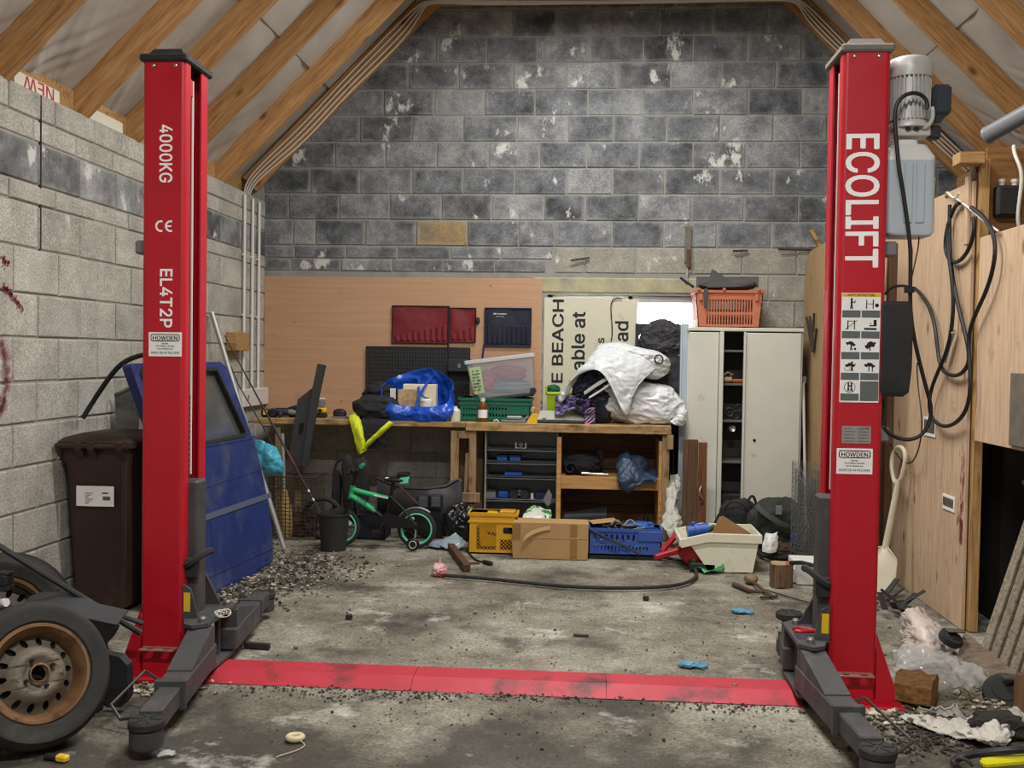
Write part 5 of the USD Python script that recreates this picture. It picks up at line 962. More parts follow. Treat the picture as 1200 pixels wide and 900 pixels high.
for k, (u0, v0, u1, v1) in enumerate(((429, 405.5, 525, 478), (526, 407, 550, 478))):
    x0, x1, z0, z1 = rectY(u0, v0, u1, v1, yW-.02); t = T('pegboard', ['wide black pegboard panel behind the blue bag', 'narrow black pegboard panel with the dark storage bin'][k], 'pegboard')
    t.add('panel', G().box(x0, x1, yW-.026, yW, z0, z1, .004), mat('pegboard_black', '17181a', .5)); g = G()
    for i in range(int((x1-x0)/.026)):
        for j in range(int((z1-z0)/.034)): x, z = x0+.016+.026*i, z0+.016+.034*j; g.box(x-.0022, x+.0022, yW-.0275, yW-.026, z-.008, z+.008)
    t.add('peg_slots', g, mat('slot_grey', '4c4e50', .6), smooth=False, kind='stuff'); t.done()
x0, x1, z0, z1 = rectY(525, 421, 553, 436, yW-.1); t = T('storage_bin', 'dark green-grey storage bin hung on the narrow pegboard', 'storage bin'); t.add('bin', G().box(x0, x1, yW-.13, yW-.027, z0, z1, .008), mat('bin_greengrey', '23292a', .5)); q = Yp(538, 429, yW-.13); t.add('label_clip', G().box(q[0]-.012, q[0]+.012, yW-.136, yW-.13, q[2]-.018, q[2]+.02, .003), M_greyp); t.done()
# signs in the window
yS = 8.93; M_sign = mat('sign_cream', 'cdc8b2', .6, 'd6d1bd', 2., dirt='9b947e', ds=4., da=(.58, .74))
def sign(label, u0, v0, u1, txts, y):
    x0, x1, z0, z1 = rectY(u0, v0, u1, 470, y); t = T('sign_board', label, 'sign'); b = t.add('panel', G().box(x0, x1, y, y+.006, .93, z1, .001), M_sign, smooth=False)
    for s, ul, ur, vs, ve in txts:
        A, B_ = Yp(ul, vs, y-.0005), Yp(ur, ve, y-.0005); asc = any(c in s for c in 'bdhklft') and not s.isupper()
        t.add('lettering', text(s, (B_[0]-A[0]), (B_[0], y-.0003, A[2]), (0, 0, 1), (-1, 0, 0), .001, True, B_[2]-A[2]), M_print_k, b, smooth=False)
    return t
t = sign('cream sign with sideways black letters E BEACH, standing in the window', 638, 348.5, 716, [('E BEACH', 646.5, 660.5, 448.5, 351), ('able at', 669.5, 685.5, 434, 365.5), ('s', 699, 708, 402, 396)], yS); t.done()
t = sign('narrow cream sign with sideways letters ad, right of the larger sign', 717.5, 350.5, 745, [('ad', 720.5, 736, 400, 376.5)], yS-.008); t.add('cord', G().tube(spline([Yp(729, 350, yS-.02), Yp(718, 352, yS-.02), Yp(716, 365, yS-.02), Yp(716, 400, yS-.02)], 16), .005, 6), M_rub); t.done()
# bench
YBF = 8.2; zB = float(np.mean([Yp(u, v, YBF)[2] for u, v in ((400, 493), (560, 495), (700, 496.5))])); zB0 = zB
M_bw = woodmat('bench_wood', 'a8885c', 'c0a074', '7d5f3c', dirt='4f3d2a', da=(.5, .68), axis=0, rnd=.1)
M_bl = woodmat('bench_leg_wood', '9a7f5c', 'b39670', '6f573c', dirt='6a5844', da=(.5, .66), axis=2, rnd=.1)
xL, xR = Yp(296, 497, YBF)[0], Yp(787, 500, YBF)[0]; xm_ = Yp(545, 497, YBF)[0]
t = T('workbench', 'long rough timber workbench along the back wall', 'workbench')
for k, (ya, yb_) in enumerate(((YBF, 8.42), (8.425, 8.66), (8.665, 8.94))):
    t.add('top_board', G().box(xL, xm_, ya, yb_, zB-.045, zB, .004), M_bw, smooth=False); t.add('top_board', G().box(xm_+.003, xR, ya, yb_, zB-.07, zB, .005), M_bw, smooth=False)
def legs(x0, x1): 
    for y in (YBF+.03, 8.80): t.add('leg', G().box(x0, x1, y, y+.045, 0, zB-.072, .003), M_bl, smooth=False)
def bx(u0, u1): return Yp(u0, 560, YBF+.03)[0], Yp(u1, 560, YBF+.03)[0]
legs(*bx(527.5, 537)); legs(*bx(549, 557.5)); legs(*bx(775.5, 784)); legs(*bx(322, 330))
x0, x1, z0, z1 = rectY(536, 504, 550, 514, YBF+.03); t.add('spacer', G().box(x0, x1, YBF+.03, YBF+.09, z0, zB-.072, .003), M_bl, smooth=False)
x0, x1, z0, z1 = rectY(524, 577, 562, 589, YBF-.005); t.add('foot_rail', G().box(x0, x1, YBF-.01, YBF+.028, z0, z1, .003), M_bl, smooth=False)
t.add('brace', G().beam(Yp(545.5, 585, YBF+.1), Yp(548, 531, YBF+.1), .05, .03, c=.003), M_bl, smooth=False)
x0, x1, z0, z1 = rectY(782, 500, 789, 527, YBF); t.add('end_block', G().box(x0, x1, YBF-.002, YBF+.2, z0, zB-.072, .003), M_bl, smooth=False); t.done()
# wooden shelf cabinet under the bench
M_pine = woodmat('pine_shelf', 'b98b52', 'cba066', '96693a', axis=0, rnd=.06); M_brownin = woodmat('shelf_back_brown', '5d4634', '6c523d', '49372a', axis=0, rnd=.1)
YS0, YS1 = 8.24, 8.72; t = T('shelf_unit', 'open pine shelf unit standing under the right end of the bench', 'shelf unit')
x0, x1, _, _ = rectY(653, 512, 775, 600, YS0); zs = Yp(700, 559, YS0)[2]; zs0 = Yp(700, 573.5, YS0)[2]; ztp = Yp(655, 512, YS0)[2]
t.add('side_panel', G().box(x0, x0+.035, YS0, YS1, 0, ztp, .002), M_pine, smooth=False); t.add('side_panel', G().box(x1-.028, x1, YS0, YS1, 0, ztp-.02, .002), M_pine, smooth=False)
t.add('shelf', G().box(x0+.036, x1-.029, YS0+.005, YS1, zs-.022, zs, .002), M_pine, smooth=False); t.add('shelf_front', G().box(x0+.036, x1-.029, YS0-.002, YS0+.02, zs0, zs+.002, .002), M_pine, smooth=False)
t.add('shelf', G().box(x0+.036, x1-.029, YS0+.02, YS1, .05, .07, .002), M_pine, smooth=False)
for k in range(5): h = (ztp-.06)/5; t.add('back_board', G().box(x0+.03, x1-.03, YS1, YS1+.014, .06+h*k, .06+h*(k+1)-.006, .002), M_brownin, smooth=False)
t.done(); sx0, sx1 = x0, x1
single('dark_post', G().box(*(lambda a: (a[0], a[1], 8.66, 8.715, zs+.001, a[3]))(rectY(699, 526, 706.5, 557, 8.6)), .004), M_blk_pl, 'short black upright standing on the pine shelf behind the roll', 'post')
t = T('rolled_mat', 'black rolled mat lying on the pine shelf', 'rolled mat'); c = Yp(668.5, 551, 8.25); sp = [(.055-.0032*i)*np.array([math.cos(i*.55), 0, math.sin(i*.55)]) for i in range(14)]
yy = [YS0+.03, YS1-.03]; P = [[[c[0]+s[0], y, zs+.058+s[2]] for y in np.linspace(*yy, 4)] for s in sp]; t.add('roll', G().sheet(P, .008), M_rub); t.done()
single('black_jacket', G().tm(blob(Yp(682, 541, 8.45)*[1, 1, 0]+[0, 0, zs+.085], (.16, .16, .085), 14, .22, 2.4, 2.4, flat=zs+.001)), M_blkf, 'black cloth heap on the pine shelf beside the rolled mat', 'cloth')
g = G().beam(Yp(681, 554.5, 8.28), Yp(713, 557, 8.27)+[0, 0, .004], .03, .018, c=.005); single('chrome_bar', g, M_steel, 'shiny chrome bar lying on the front edge of the pine shelf', 'bar')
P = [[Yp(722, 533, 8.5), Yp(722, 540, 8.3), Yp(722, 556, 8.16), Yp(727, 570, 8.16)], [Yp(738, 529, 8.5), Yp(738, 533, 8.28), Yp(736, 555, 8.13), Yp(734, 580, 8.14)], [Yp(752, 541, 8.5), Yp(751, 545, 8.28), Yp(748, 560, 8.14), Yp(741, 576, 8.15)], [Yp(769, 549, 8.5), Yp(770, 553, 8.3), Yp(769, 561, 8.15), Yp(762, 562, 8.15)]]
g = drape(P, 9, .035, 6.5, .006, 44, 44).tm(blob(Yp(742, 545, 8.40)*[1, 1, 0]+[0, 0, zs+.08], (.13, .14, .09), 15, .15, 2.4, 2.4, flat=zs+.001)); single('navy_sack', g, mat('sack_navy', '27374c', .5, '33465e', 7., bump=.3), 'crumpled dark blue plastic sack hanging over the pine shelf', 'sack')
g = G().hull([(*(Yp(u, v, y)*[1, 1, 0])[:2], Yp(u, v, y)[2]) for u, v, y in ((660, 606, 8.25), (664, 600, 8.3), (711, 594, 8.35), (711, 604, 8.25), (690, 609, 8.24))]+[(sx0+.05, 8.6, .08), (sx0+.4, 8.6, .08), (sx0+.05, 8.25, .072), (sx0+.42, 8.26, .072)]); single('black_case', g, M_blk_pl, 'black sloping case on the bottom of the pine shelf unit', 'case')
q = Yp(757, 608, 8.5); single('small_cone', G().lathe([(0, 0), (.04, 0), (.006, 1), (0, 1)], (q[0], 8.5, .071), (q[0], 8.5, .165), 16), M_blk_pl, 'small black cone at the right of the bottom pine shelf', 'cone')
# metal shelf unit
M_sh = mat('shelf_grey', '6d7072', .45, '7c7f80', 6., m=.3, dirt='4a4843', da=(.58, .7)); YM0, YM1 = 8.30, 8.62
t = T('metal_shelf', 'grey metal shelving unit standing under the middle of the bench', 'shelf unit')
xa, xb = Yp(567.5, 580, YM0)[0], Yp(653, 580, YM0)[0]
for x in (xa, xb-.012): t.add('upright', G().box(x, x+.012, YM0, YM1, 0, zB-.08, .002), mat('upright_light', 'a9abab', .4, m=.4))
t.add('back', G().box(xa, xb, YM1, YM1+.004, 0, zB-.1), M_sh, smooth=False); SZ = {}
for k, v in enumerate((526, 541.5, 559, 585.5, 612)):
    z = Yp(610, v, YM0)[2]; z = max(z, .04); SZ[k] = z; s = t.add('shelf', G().box(xa+.013, xb-.013, YM0, YM1, z-.012, z, .002).box(xa+.013, xb-.013, YM0, YM0+.006, z-.02, z, .002), M_sh, smooth=False)
t.done()
M_blue = mat('plastic_blue', '1c4fa0', .45); M_dkg = mat('plastic_darkgreen', '1f3a30', .5); M_navyp = mat('plastic_navy', '16233f', .5)
def onshelf(k, u0, u1, vt, nm, mt, lab, cat, c=.006, lid=None, grp=None):
    x0, x1, _, z1 = rectY(u0, vt, u1, vt+5, YM0+.04); z0 = SZ[k]+.0005; t = T(nm, lab, cat, grp); b = t.add('body', G().box(x0, x1, YM0+.04, YM0+.16, z0, z1 if not lid else z1-.012, c), mt)
    if lid: t.add('lid', G().box(x0-.004, x1+.004, YM0+.036, YM0+.164, z1-.012, z1, .003), lid)
    t.done()
onshelf(1, 582, 594.5, 533.5, 'parts_box', M_blue, 'left blue parts box on the second shelf of the metal unit', 'box', lid=M_navyp); onshelf(1, 597, 610, 533.5, 'parts_box', M_blue, 'right blue parts box on the second shelf of the metal unit', 'box', lid=M_navyp)
onshelf(2, 591, 612, 553.5, 'blue_case', M_blue, 'flat blue case on the third shelf of the metal unit', 'case'); onshelf(2, 574, 588, 556, 'flat_box', M_blk_pl, 'flat black box left of the blue case on the metal shelf', 'box', .004)
onshelf(3, 569.5, 581, 574, 'storage_box', M_greyp, 'grey box with a dark green lid on the lower metal shelf', 'box', lid=M_dkg); onshelf(3, 583, 595.5, 576, 'blue_canister', M_blue, 'small blue canister on the lower metal shelf', 'canister', .012); onshelf(3, 627, 641, 577.5, 'blue_box', M_navyp, 'dark navy box at the right of the lower metal shelf', 'box')
t = T('power_tool_pair', 'black power tool with two round drums and teal switch on the metal shelf', 'power tool'); q = Yp(609, 580, YM0+.1); z = SZ[3]
for s in (-1, 1): t.add('drum', G().cyl((q[0]+s*.045, YM0+.03, z+.038), (q[0]+s*.045, YM0+.17, z+.038), .037, n=18), M_blk_pl)
t.add('bridge', G().box(q[0]-.03, q[0]+.03, YM0+.06, YM0+.14, z+.02, z+.062, .008), M_greyp); t.add('switch', G().box(q[0]-.014, q[0]+.014, YM0+.05, YM0+.07, z+.05, z+.07, .004), mat('teal_plastic', '1f6f68', .5)); t.done()
t = T('small_tub', 'small white tub beside the black drums on the metal shelf', 'tub'); q = Yp(623.5, 580, YM0+.06); t.add('pot', G().cyl((q[0], YM0+.06, SZ[3]+.0005), (q[0], YM0+.06, SZ[3]+.04), .013, n=12), M_white); t.add('lid', G().cyl((q[0], YM0+.06, SZ[3]+.04), (q[0], YM0+.06, SZ[3]+.046), .0145, n=12), M_white); t.done()
t = T('flag_scraper', 'grey flat blade hanging over the lower metal shelf edge', 'blade'); t.add('blade', poly_y([(636, 586), (643, 573), (647, 580), (645, 591), (641, 593)], YM0-.015, .006), M_greyp); t.add('stub', poly_y([(641, 590), (644.5, 590), (643, 600), (640, 598)], YM0-.013, .01), M_blk_pl); t.done()
t = T('steel_clamp', 'small shiny steel bracket on the top shelf of the metal unit', 'bracket'); x0, x1, z0, z1 = rectY(604, 518.5, 617, 525, YM0+.06); z0 = SZ[0]+.0005; t.add('base', G().box(x0, x1, YM0+.04, YM0+.1, z0, z0+.006), M_steel); t.add('jaw', G().box(x0, x0+.012, YM0+.04, YM0+.1, z0+.006, z1), M_steel); t.add('jaw', G().box(x1-.012, x1, YM0+.04, YM0+.1, z0+.006, z1), M_steel); t.add('drum', G().cyl(((x0+x1)/2, YM0+.04, z0+.028), ((x0+x1)/2, YM0+.1, z0+.028), .02, n=12), M_greyp); t.done()
# ---- on the bench, from the left
def onb(u, y): x = Yp(u, 490, y)[0]; return np.array([x, y, zB])
q = onb(312, 8.35); t = T('tape_measure', 'black and yellow tape measure at the left end of the bench', 'tape measure'); t.add('case', G().box(q[0]-.04, q[0]+.035, 8.32, 8.37, zB, zB+.07, .014), M_blk_pl); t.add('panel', G().box(q[0]-.018, q[0]+.018, 8.317, 8.32, zB+.02, zB+.062, .004), M_yel); t.done()
q = onb(330, 8.35); t = T('cordless_drill', 'dark cordless drill lying on the bench next to the tape measure', 'drill'); t.add('body', G().cyl(q+[-.05, 0, .045], q+[.05, .02, .045], .034, n=16), M_blk_pl); t.add('chuck', G().lathe([(0, 0), (.022, 0), (.026, .4), (.015, 1), (0, 1)], q+[.05, .02, .045], q+[.13, .03, .04], 14), M_greyp); t.add('handle', G().beam(q+[-.03, 0, .04], q+[.02, -.09, .025], .04, .04, c=.012), mat('drill_navy', '1a2030', .5)); t.add('battery', G().box(q[0]-.09, q[0]-.035, 8.30, 8.36, zB, zB+.075, .01), mat('drill_navy', '1a2030', .5)); t.done()
q = onb(349, 8.42); single('black_pouch', G().tm(blob(q+[0, 0, .045], (.09, .05, .055), 2, .2, 2, flat=zB)), M_blkf, 'small black pouch on the bench left of the load cover', 'pouch')
q = onb(376, 8.4); t = T('yellow_nailer', 'yellow and black hand tool standing upright on the bench', 'power tool'); t.add('base', G().box(q[0]-.05, q[0]+.05, 8.37, 8.43, zB, zB+.04, .01), M_blk_pl); t.add('body', G().box(q[0]-.045, q[0]+.05, 8.365, 8.435, zB+.04, zB+.085, .012), M_yel); t.add('head', G().box(q[0]-.03, q[0]+.03, 8.375, 8.425, zB+.085, zB+.15, .008), M_greyp); t.add('lens', G().cyl((q[0], 8.362, zB+.06), (q[0], 8.366, zB+.06), .018, n=14), M_blk_pl); t.add('cap', G().box(q[0]-.035, q[0]+.035, 8.38, 8.42, zB+.15, zB+.165, .004), M_white); t.done()
q = onb(398, 8.42); t = T('sanding_block', 'small black sanding tool on the bench near the yellow vest', 'tool'); t.add('grip', G().tm(blob(q+[0, 0, .035], (.055, .035, .04), 6, .12, 1.6, sub=3, wr=0, flat=zB+.012)), M_blk_pl); t.add('sole', G().box(q[0]-.06, q[0]+.06, 8.38, 8.46, zB, zB+.014, .003), M_greyp); t.done()
M_hv = mat('hi_vis_yellow', 'c9d61f', .6, 'dbe832', 6., bump=.4)
t = T('black_coat', 'black padded coat slumped on the bench left of the blue bag', 'coat'); g = G().tm(blob(Yp(443, 487, 8.35)*[1, 1, 0]+[0, 0, zB+.085], (.20, .17, .115), 21, .2, 2.4, 2.4, flat=zB+.001)).tm(blob(Yp(446, 470, 8.5)*[1, 1, 0]+[0, 0, zB+.20], (.14, .12, .10), 22, .2, 2.2, 2.2)); t.add('bulk', g, M_blkf)
P = [[Yp(u, v, y) for v, y in ((489, 8.3), (494, 8.17), (510, 8.15), (526, 8.16))] for u in (424, 436, 447, 455)]; t.add('hanging_part', drape(P, 12, .015, 6., .012), M_blkf); t.done()
t = T('hi_vis_vest', 'fluorescent yellow vest straps hanging in a V off the bench edge', 'vest'); y_ = 8.11
P = [[Yp(408.5, 487, 8.24), Yp(410, 494, 8.17), Yp(414, 512, y_), Yp(419, 532, y_)], [Yp(415, 484, 8.24), Yp(417, 492, 8.15), Yp(422, 509, y_-.03), Yp(424, 531, y_-.02)], [Yp(420, 487, 8.24), Yp(424, 497, 8.16), Yp(428, 514, y_), Yp(430, 527, y_)]]; t.add('strap', drape(P, 31, .012, 9., .005, 24, 36), M_hv)
P = [[Yp(421, 533, y_-.01), Yp(432, 522, y_-.01), Yp(446, 510, y_-.01), Yp(461, 495, 8.15)], [Yp(427, 529, y_-.03), Yp(431, 517, y_-.035), Yp(447, 502, y_-.03), Yp(455, 494, 8.14)]]; P = [[P[0][i], (P[0][i]+P[1][i])/2+[0, -.02, 0], P[1][i]] for i in range(4)]; t.add('strap', drape(P, 32, .008, 9., .005, 36, 18), M_hv); t.done()
# blue bag with papers
M_bag = mat('bag_blue', '1748b0', .28, '1f56c6', 3., bump=.5, bs=14., specular_ior_level=.6)
rimp = [(447, 455, 8.36), (455, 446, 8.46), (475, 438, 8.54), (498, 431.5, 8.58), (515, 437, 8.54), (527, 446, 8.44), (527.5, 460, 8.34), (523, 471, 8.24), (510, 476, 8.20), (492, 477, 8.19), (470, 475, 8.20), (455, 467, 8.26)]
R3 = np.array([Yp(u, v, y) for u, v, y in rimp]); n_ = 110
from scipy.interpolate import CubicSpline
Rc = CubicSpline(np.arange(len(R3)+1), np.vstack([R3, R3[:1]]), bc_type='periodic')(np.linspace(0, len(R3), n_+1)); cx = Yp(488, 490, 8.38)[0]; rows_ = []
for j in range(34):
    f = j/33; row = []
    for i in range(n_+1):
        a = Rc[i]; d = a[:2]-[cx, 8.38]; base = np.array([cx+d[0]*(.94 if f > .9 else 1.0), 8.38+d[1]*.95]); zz_ = a[2]*(1-f)+(zB+.004)*f; bulge = 1+.10*math.sin(PI*f)
        row.append([cx+(base[0]-cx)*bulge, 8.38+(base[1]-8.38)*bulge, zz_])
    rows_.append(row)
rows_.append([[cx+(p[0]-cx)*.5, 8.38+(p[1]-8.38)*.5, zB+.004] for p in rows_[-1]])
P = np.array(rows_); k_ = (.05*2*fb(P*[1, 1, .6], 7., 3, 4)+.11*(.2-np.abs(fb(P*[1, 1, .8], 8., 3, 8)))+.03*(.15-np.abs(fb(P*[1.3, 1, .7], 15., 2, 3)))); k_[:, -1] = k_[:, 0]; dd = P-np.array([cx, 8.38, 0]); dd[..., 2] = 0; P = P+dd/np.maximum(np.linalg.norm(dd, axis=2, keepdims=True), .01)*k_[..., None]
t = T('carrier_bag', 'big open bright blue carrier bag holding papers, on the bench', 'bag'); bb = t.add('bag', G().sheet(P, .004), M_bag)
A = [Yp(488, 441, 8.56), Yp(491, 452, 8.36), Yp(493, 462, 8.22), Yp(500, 467, 8.20), Yp(502, 466, 8.2)]; t.add('handle', G().sheet([[p+[-.012, 0, 0], p+[.012, -.004, .003]] for p in spline(A, 18)], .003), M_bag, bb)
A = [Yp(507, 440, 8.55), Yp(500, 450, 8.34), Yp(493, 461, 8.23), Yp(489, 470, 8.20), Yp(488, 480, 8.18)]; t.add('handle', G().sheet([[p+[-.012, 0, 0], p+[.012, -.004, .003]] for p in spline(A, 18)], .003), M_bag, bb); t.done()
M_paper = mat('paper_cream', 'd8cfae', .7, 'e0d8bc', 5.); M_card = mat('cardboard', 'a68458', .8, 'b3905f', 4., bst=(1, 1, 12), bump=.3)
t = T('paper_pack', 'cream box of papers standing inside the blue bag', 'paper pack'); t.add('pack', poly_y([(470, 449, ), (510, 448), (510, 484), (470, 486)], 8.33, .10, .004) if False else G().box(*(lambda r: (r[0], r[1], 8.33, 8.44, zB+.03, r[3]))(rectY(472, 450, 510.5, 480, 8.33)), .006), M_paper); x0, x1, z0, z1 = rectY(464, 461, 492, 473, 8.325); t.add('picture', G().box(x0+.05, x1, 8.327, 8.33, z0, z1, .001), mat('photo_brown', '94784e', .6, 'c9b283', 30., det=3.)); t.done()
x0, x1, z0, z1 = rectY(457, 455, 463.5, 470, 8.31); t = T('brown_book', 'brown picture book leaning inside the blue bag', 'book'); x0_, x1_, z0_, z1_ = rectY(466, 456, 490, 474, 8.27); t.add('cover', G().box(x0_, x1_, 8.275, 8.285, z0_-.02, z1_, .002), mat('photo_brown', '94784e', .6, 'c9b283', 30., det=3.)); t.add('pages', G().box(x0_+.004, x1_-.002, 8.286, 8.31, z0_-.02, z1_-.004, .002), M_paper); t.done()
t = T('white_card', 'white card at the left inside the blue bag', 'card'); t.add('sheet', G().box(x0, x1, 8.31, 8.32, zB+.05, z1, .002), M_white); t.done()
x0, x1, z0, z1 = rectY(491, 466, 506, 481, 8.26); t = T('white_tub', 'white round tub in the front of the blue bag', 'tub'); c = np.array([(x0+x1)/2, 8.29, 0]); t.add('pot', G().lathe([(0, 0), (.05, 0), (.055, .6), (.05, .85), (0, 1)], c+[0, 0, zB+.04], c+[0, 0, z1], 20), M_white); t.add('band', G().cyl(c+[0, 0, z0+.02], c+[0, 0, z0+.03], .0565, n=20), mat('teal_plastic', '1f6f68', .5)); t.done()
A = [onb(500, 8.26)+[0, 0, .012], onb(508, 8.24)+[0, 0, .02], onb(516, 8.25)+[0, 0, .012], onb(525, 8.24)+[0, 0, .016]]; single('yellow_rope', G().tube(spline(A, 24), .012, 8).tube(spline([p+[.01, .03, .004] for p in A], 24), .010, 8), mat('rope_yellow', '9a9a3a', .8, 'b8b850', 40.), 'dull yellow rope lying in front of the blue bag', 'rope')
def bottle(label, u, y, r, vtop, mt, cap, capm, sh=.72, lab_=None):
    q = onb(u, y); z1 = Yp(u, vtop, y)[2]; t = T('bottle', label, 'bottle'); h = z1-zB
    b = t.add('body', G().lathe([(0, 0), (r*.92, 0), (r, .05), (r, sh-.12), (r*.9, sh-.04), (r*.42, sh+.08), (r*.42, .9), (0, .9)], q, q+[0, 0, h], 20), mt); t.add('cap', G().cyl(q+[0, 0, h*.86], q+[0, 0, h], r*cap, n=14), capm)
    if lab_: t.add('paper_label', G().lathe([(r*1.015, 0), (r*1.015, 1)], q+[0, 0, h*.18], q+[0, 0, h*.52], 20), lab_, b, smooth=True)
    t.done()
bottle('squat white plastic bottle on the bench right of the blue bag', 533.5, 8.28, .042, 476, mat('milk_white', 'd0d2ce', .4), .42, M_white, .80, mat('label_lime', 'c3cf9a', .5, 'd9dcc8', 40.)); bottle('amber bottle with white label and white cap in front of the green crate', 565.5, 8.26, .039, 466.5, mat('amber', '6e4212', .15, '84521c', 4., transmission_weight=.2), .5, M_white, .78, M_stick)
# green crate and clear tub
x0, x1, z0, z1 = rectY(538, 466, 621, 493, 8.34); M_gcr = mat('crate_green', '0d5a44', .4, '116650', 5.)
t = T('stack_crate', 'dark green plastic crate on the bench under the clear tub', 'crate'); W = x1-x0; z1 = max(z1, zB+.19); hs = unary_union([slots(x0+.03, x0+.28*W, zB+.035, zB+.065, 6, 1), slots(x0+.42*W, x1-.03, zB+.035, zB+.075, 12, 1), slots(x0+.03, x0+.28*W, zB+.085, zB+.115, 6, 1), slots(x0+.42*W, x0+.68*W, zB+.09, zB+.125, 6, 1), sbox(x0+.36*W, zB+.10, x0+.39*W, zB+.14)]); b = crate(t, x0, x1, 8.34, 8.70, zB+.001, z1, M_gcr, hs)
t.add('band', G().box(x0-.006, x1+.006, 8.333, 8.341, zB+.135, zB+.15, .002), M_gcr, b); t.done(); zC = z1
c = Yp(587, 441, 8.36); MT = tr(c[0], 8.36, c[2]) @ roty(math.radians(-7.5)); s_ = 8.36/1200; w, h, dp = 80*s_, 46*s_, .30
t = T('clear_tub', 'clear plastic storage tub with wheels, tilted on the green crate', 'storage tub', M=MT)
def ring(z, i, r=.02): p = sbox(-w/2+i, i*.6, w/2-i, dp-i*.6).buffer(-r).buffer(r, quad_segs=3); c_ = np.array(p.exterior.coords)[:-1]; return np.c_[c_, np.full(len(c_), z)]
M_clear = glassmat('tub_clear', 'b9c2c8', .42, .12)
bd = t.add('body', loft([ring(-h/2, .03), ring(h/2-.03, .004)]), M_clear, smooth=30); t.add('rim', loft([ring(h/2-.035, .0), ring(h/2-.03, -.012), ring(h/2-.004, -.012), ring(h/2, -.006)]), glassmat('tub_rim', 'd3d8da', .75, .2), smooth=30)
t.add('paper_label', G().add([(-w/2+.045, .012, -h/2+.03), (-w/2+.13, .012, -h/2+.04), (-w/2+.12, .0, h/2-.06), (-w/2+.02, .0, h/2-.06)], [(0, 1, 2, 3)]).add([(-w/2+.045, .014, -h/2+.03), (-w/2+.13, .014, -h/2+.04), (-w/2+.12, .002, h/2-.06), (-w/2+.02, .002, h/2-.06)], [(3, 2, 1, 0)]), mat('label_palegreen', 'b7cf9c', .6, '9fb888', 3.), bd, smooth=False)
g = G()
for k in range(7): g.box(-w/2+.045, -w/2+.06+.012*(k % 3), -.002, .004, -h/2+.07+.026*k, -h/2+.076+.026*k); g.box(-w/2+.08, -w/2+.10+.008*(k % 2), -.002, .004, -h/2+.07+.026*k, -h/2+.076+.026*k)
t.add('print', g, mat('print_grey', '5a5856', .5), bd, smooth=False)
for x in (-w/2+.05, w/2-.03): t.add('wheel', G().cyl((x, -.004, -h/2+.012), (x, .03, -h/2+.012), .026, n=20), M_blk_pl)
t.add('under_tray', G().box(-w/2+.10, w/2-.03, .01, dp-.02, -h/2-.030, -h/2-.002, .008), M_blk_pl); t.done()
M_pink = mat('cloth_pink', 'b03a58', .8, 'c2506c', 7., bump=.4); M_gcl = mat('cloth_grey', '5d666e', .8, '7b858c', 6., bump=.4)
def intub(x, y, z): return (MT @ np.array([x, y, z, 1.]))[:3]
single('pink_cloth', G().tm(blob(intub(.06, .1, .02), (.14, .07, .065), 41, .25, 2.2)).tm(blob(intub(-.12, .09, -.03), (.07, .06, .09), 42, .25, 2.2)), M_pink, 'pink cloth packed inside the clear tub', 'cloth'); single('grey_cloth', G().tm(blob(intub(.03, .12, -.09), (.20, .08, .06), 43, .25, 2.4)), M_gcl, 'grey cloth at the bottom of the clear tub', 'cloth')
# small things at the bench edge
q = onb(581, 8.24); t = T('white_figure', 'tiny white spray nozzle lying at the bench edge', 'nozzle'); t.add('body', G().beam(q+[-.02, 0, .012], q+[.015, 0, .022], .012, .012, c=.004), M_white); t.add('stem', G().tube([q+[.01, 0, .02], q+[.025, 0, .005]], .006, 6), M_white); t.done()
q = onb(602, 8.25); t = T('plane_tool', 'small grey metal tool lying before the green crate', 'tool'); t.add('sole', G().box(q[0]-.10, q[0]+.10, 8.22, 8.29, zB, zB+.022, .004), M_greyp); t.add('body', G().box(q[0]-.06, q[0]+.07, 8.23, 8.28, zB+.022, zB+.055, .01), mat('tool_silver', '8f918e', .4, m=.4)); t.done()
q = onb(624, 8.28); t = T('yellow_torch', 'yellow and grey tool standing on the bench left of the tray', 'torch'); t.add('body', G().hull([q+[-.05, -.02, 0], q+[.04, -.02, 0], q+[.045, -.02, .07], q+[0, -.02, .085], q+[-.05, .03, 0], q+[.04, .03, 0], q+[.045, .03, .07], q+[0, .03, .085]]), M_yel); t.add('head', G().beam(q+[-.09, 0, .012], q+[-.03, 0, .05], .05, .02, c=.006), M_greyp); t.add('handle', G().beam(q+[.0, .0, .08], q+[.01, .0, .13], .05, .04, c=.01), mat('photo_brown', '94784e', .6)); t.done()
x0, x1, z0, z1 = rectY(630, 480, 686, 495, 8.28); t = T('metal_tray', 'worn white metal tray lying on the bench before the sacks', 'tray'); mw = mat('tray_worn', 'b9b8ae', .4, 'c7c6bc', 5., dirt='6a6656', da=(.56, .68), m=.2)
t.add('lid', G().hull([(x0, 8.26, zB+.03), (x1, 8.26, zB+.03), (x0+.015, 8.40, zB+.095), (x1-.01, 8.40, zB+.10), (x0, 8.27, zB+.02), (x1, 8.27, zB+.02), (x0+.015, 8.41, zB+.085), (x1-.01, 8.41, zB+.09)]), mw); t.add('base', G().box(x0, x1, 8.25, 8.42, zB, zB+.022, .004), M_blk_pl); t.add('latch', G().box(x0+.04, x0+.07, 8.252, 8.266, zB+.022, zB+.045, .003), M_greyp); t.done()
x0, x1, z0, z1 = rectY(640, 452, 657, 482, 8.5); x2 = Yp(695, 470, 8.5)[0]; M_lime = mat('lime_plastic', '9cba1e', .4, 'a9c62a', 4.)
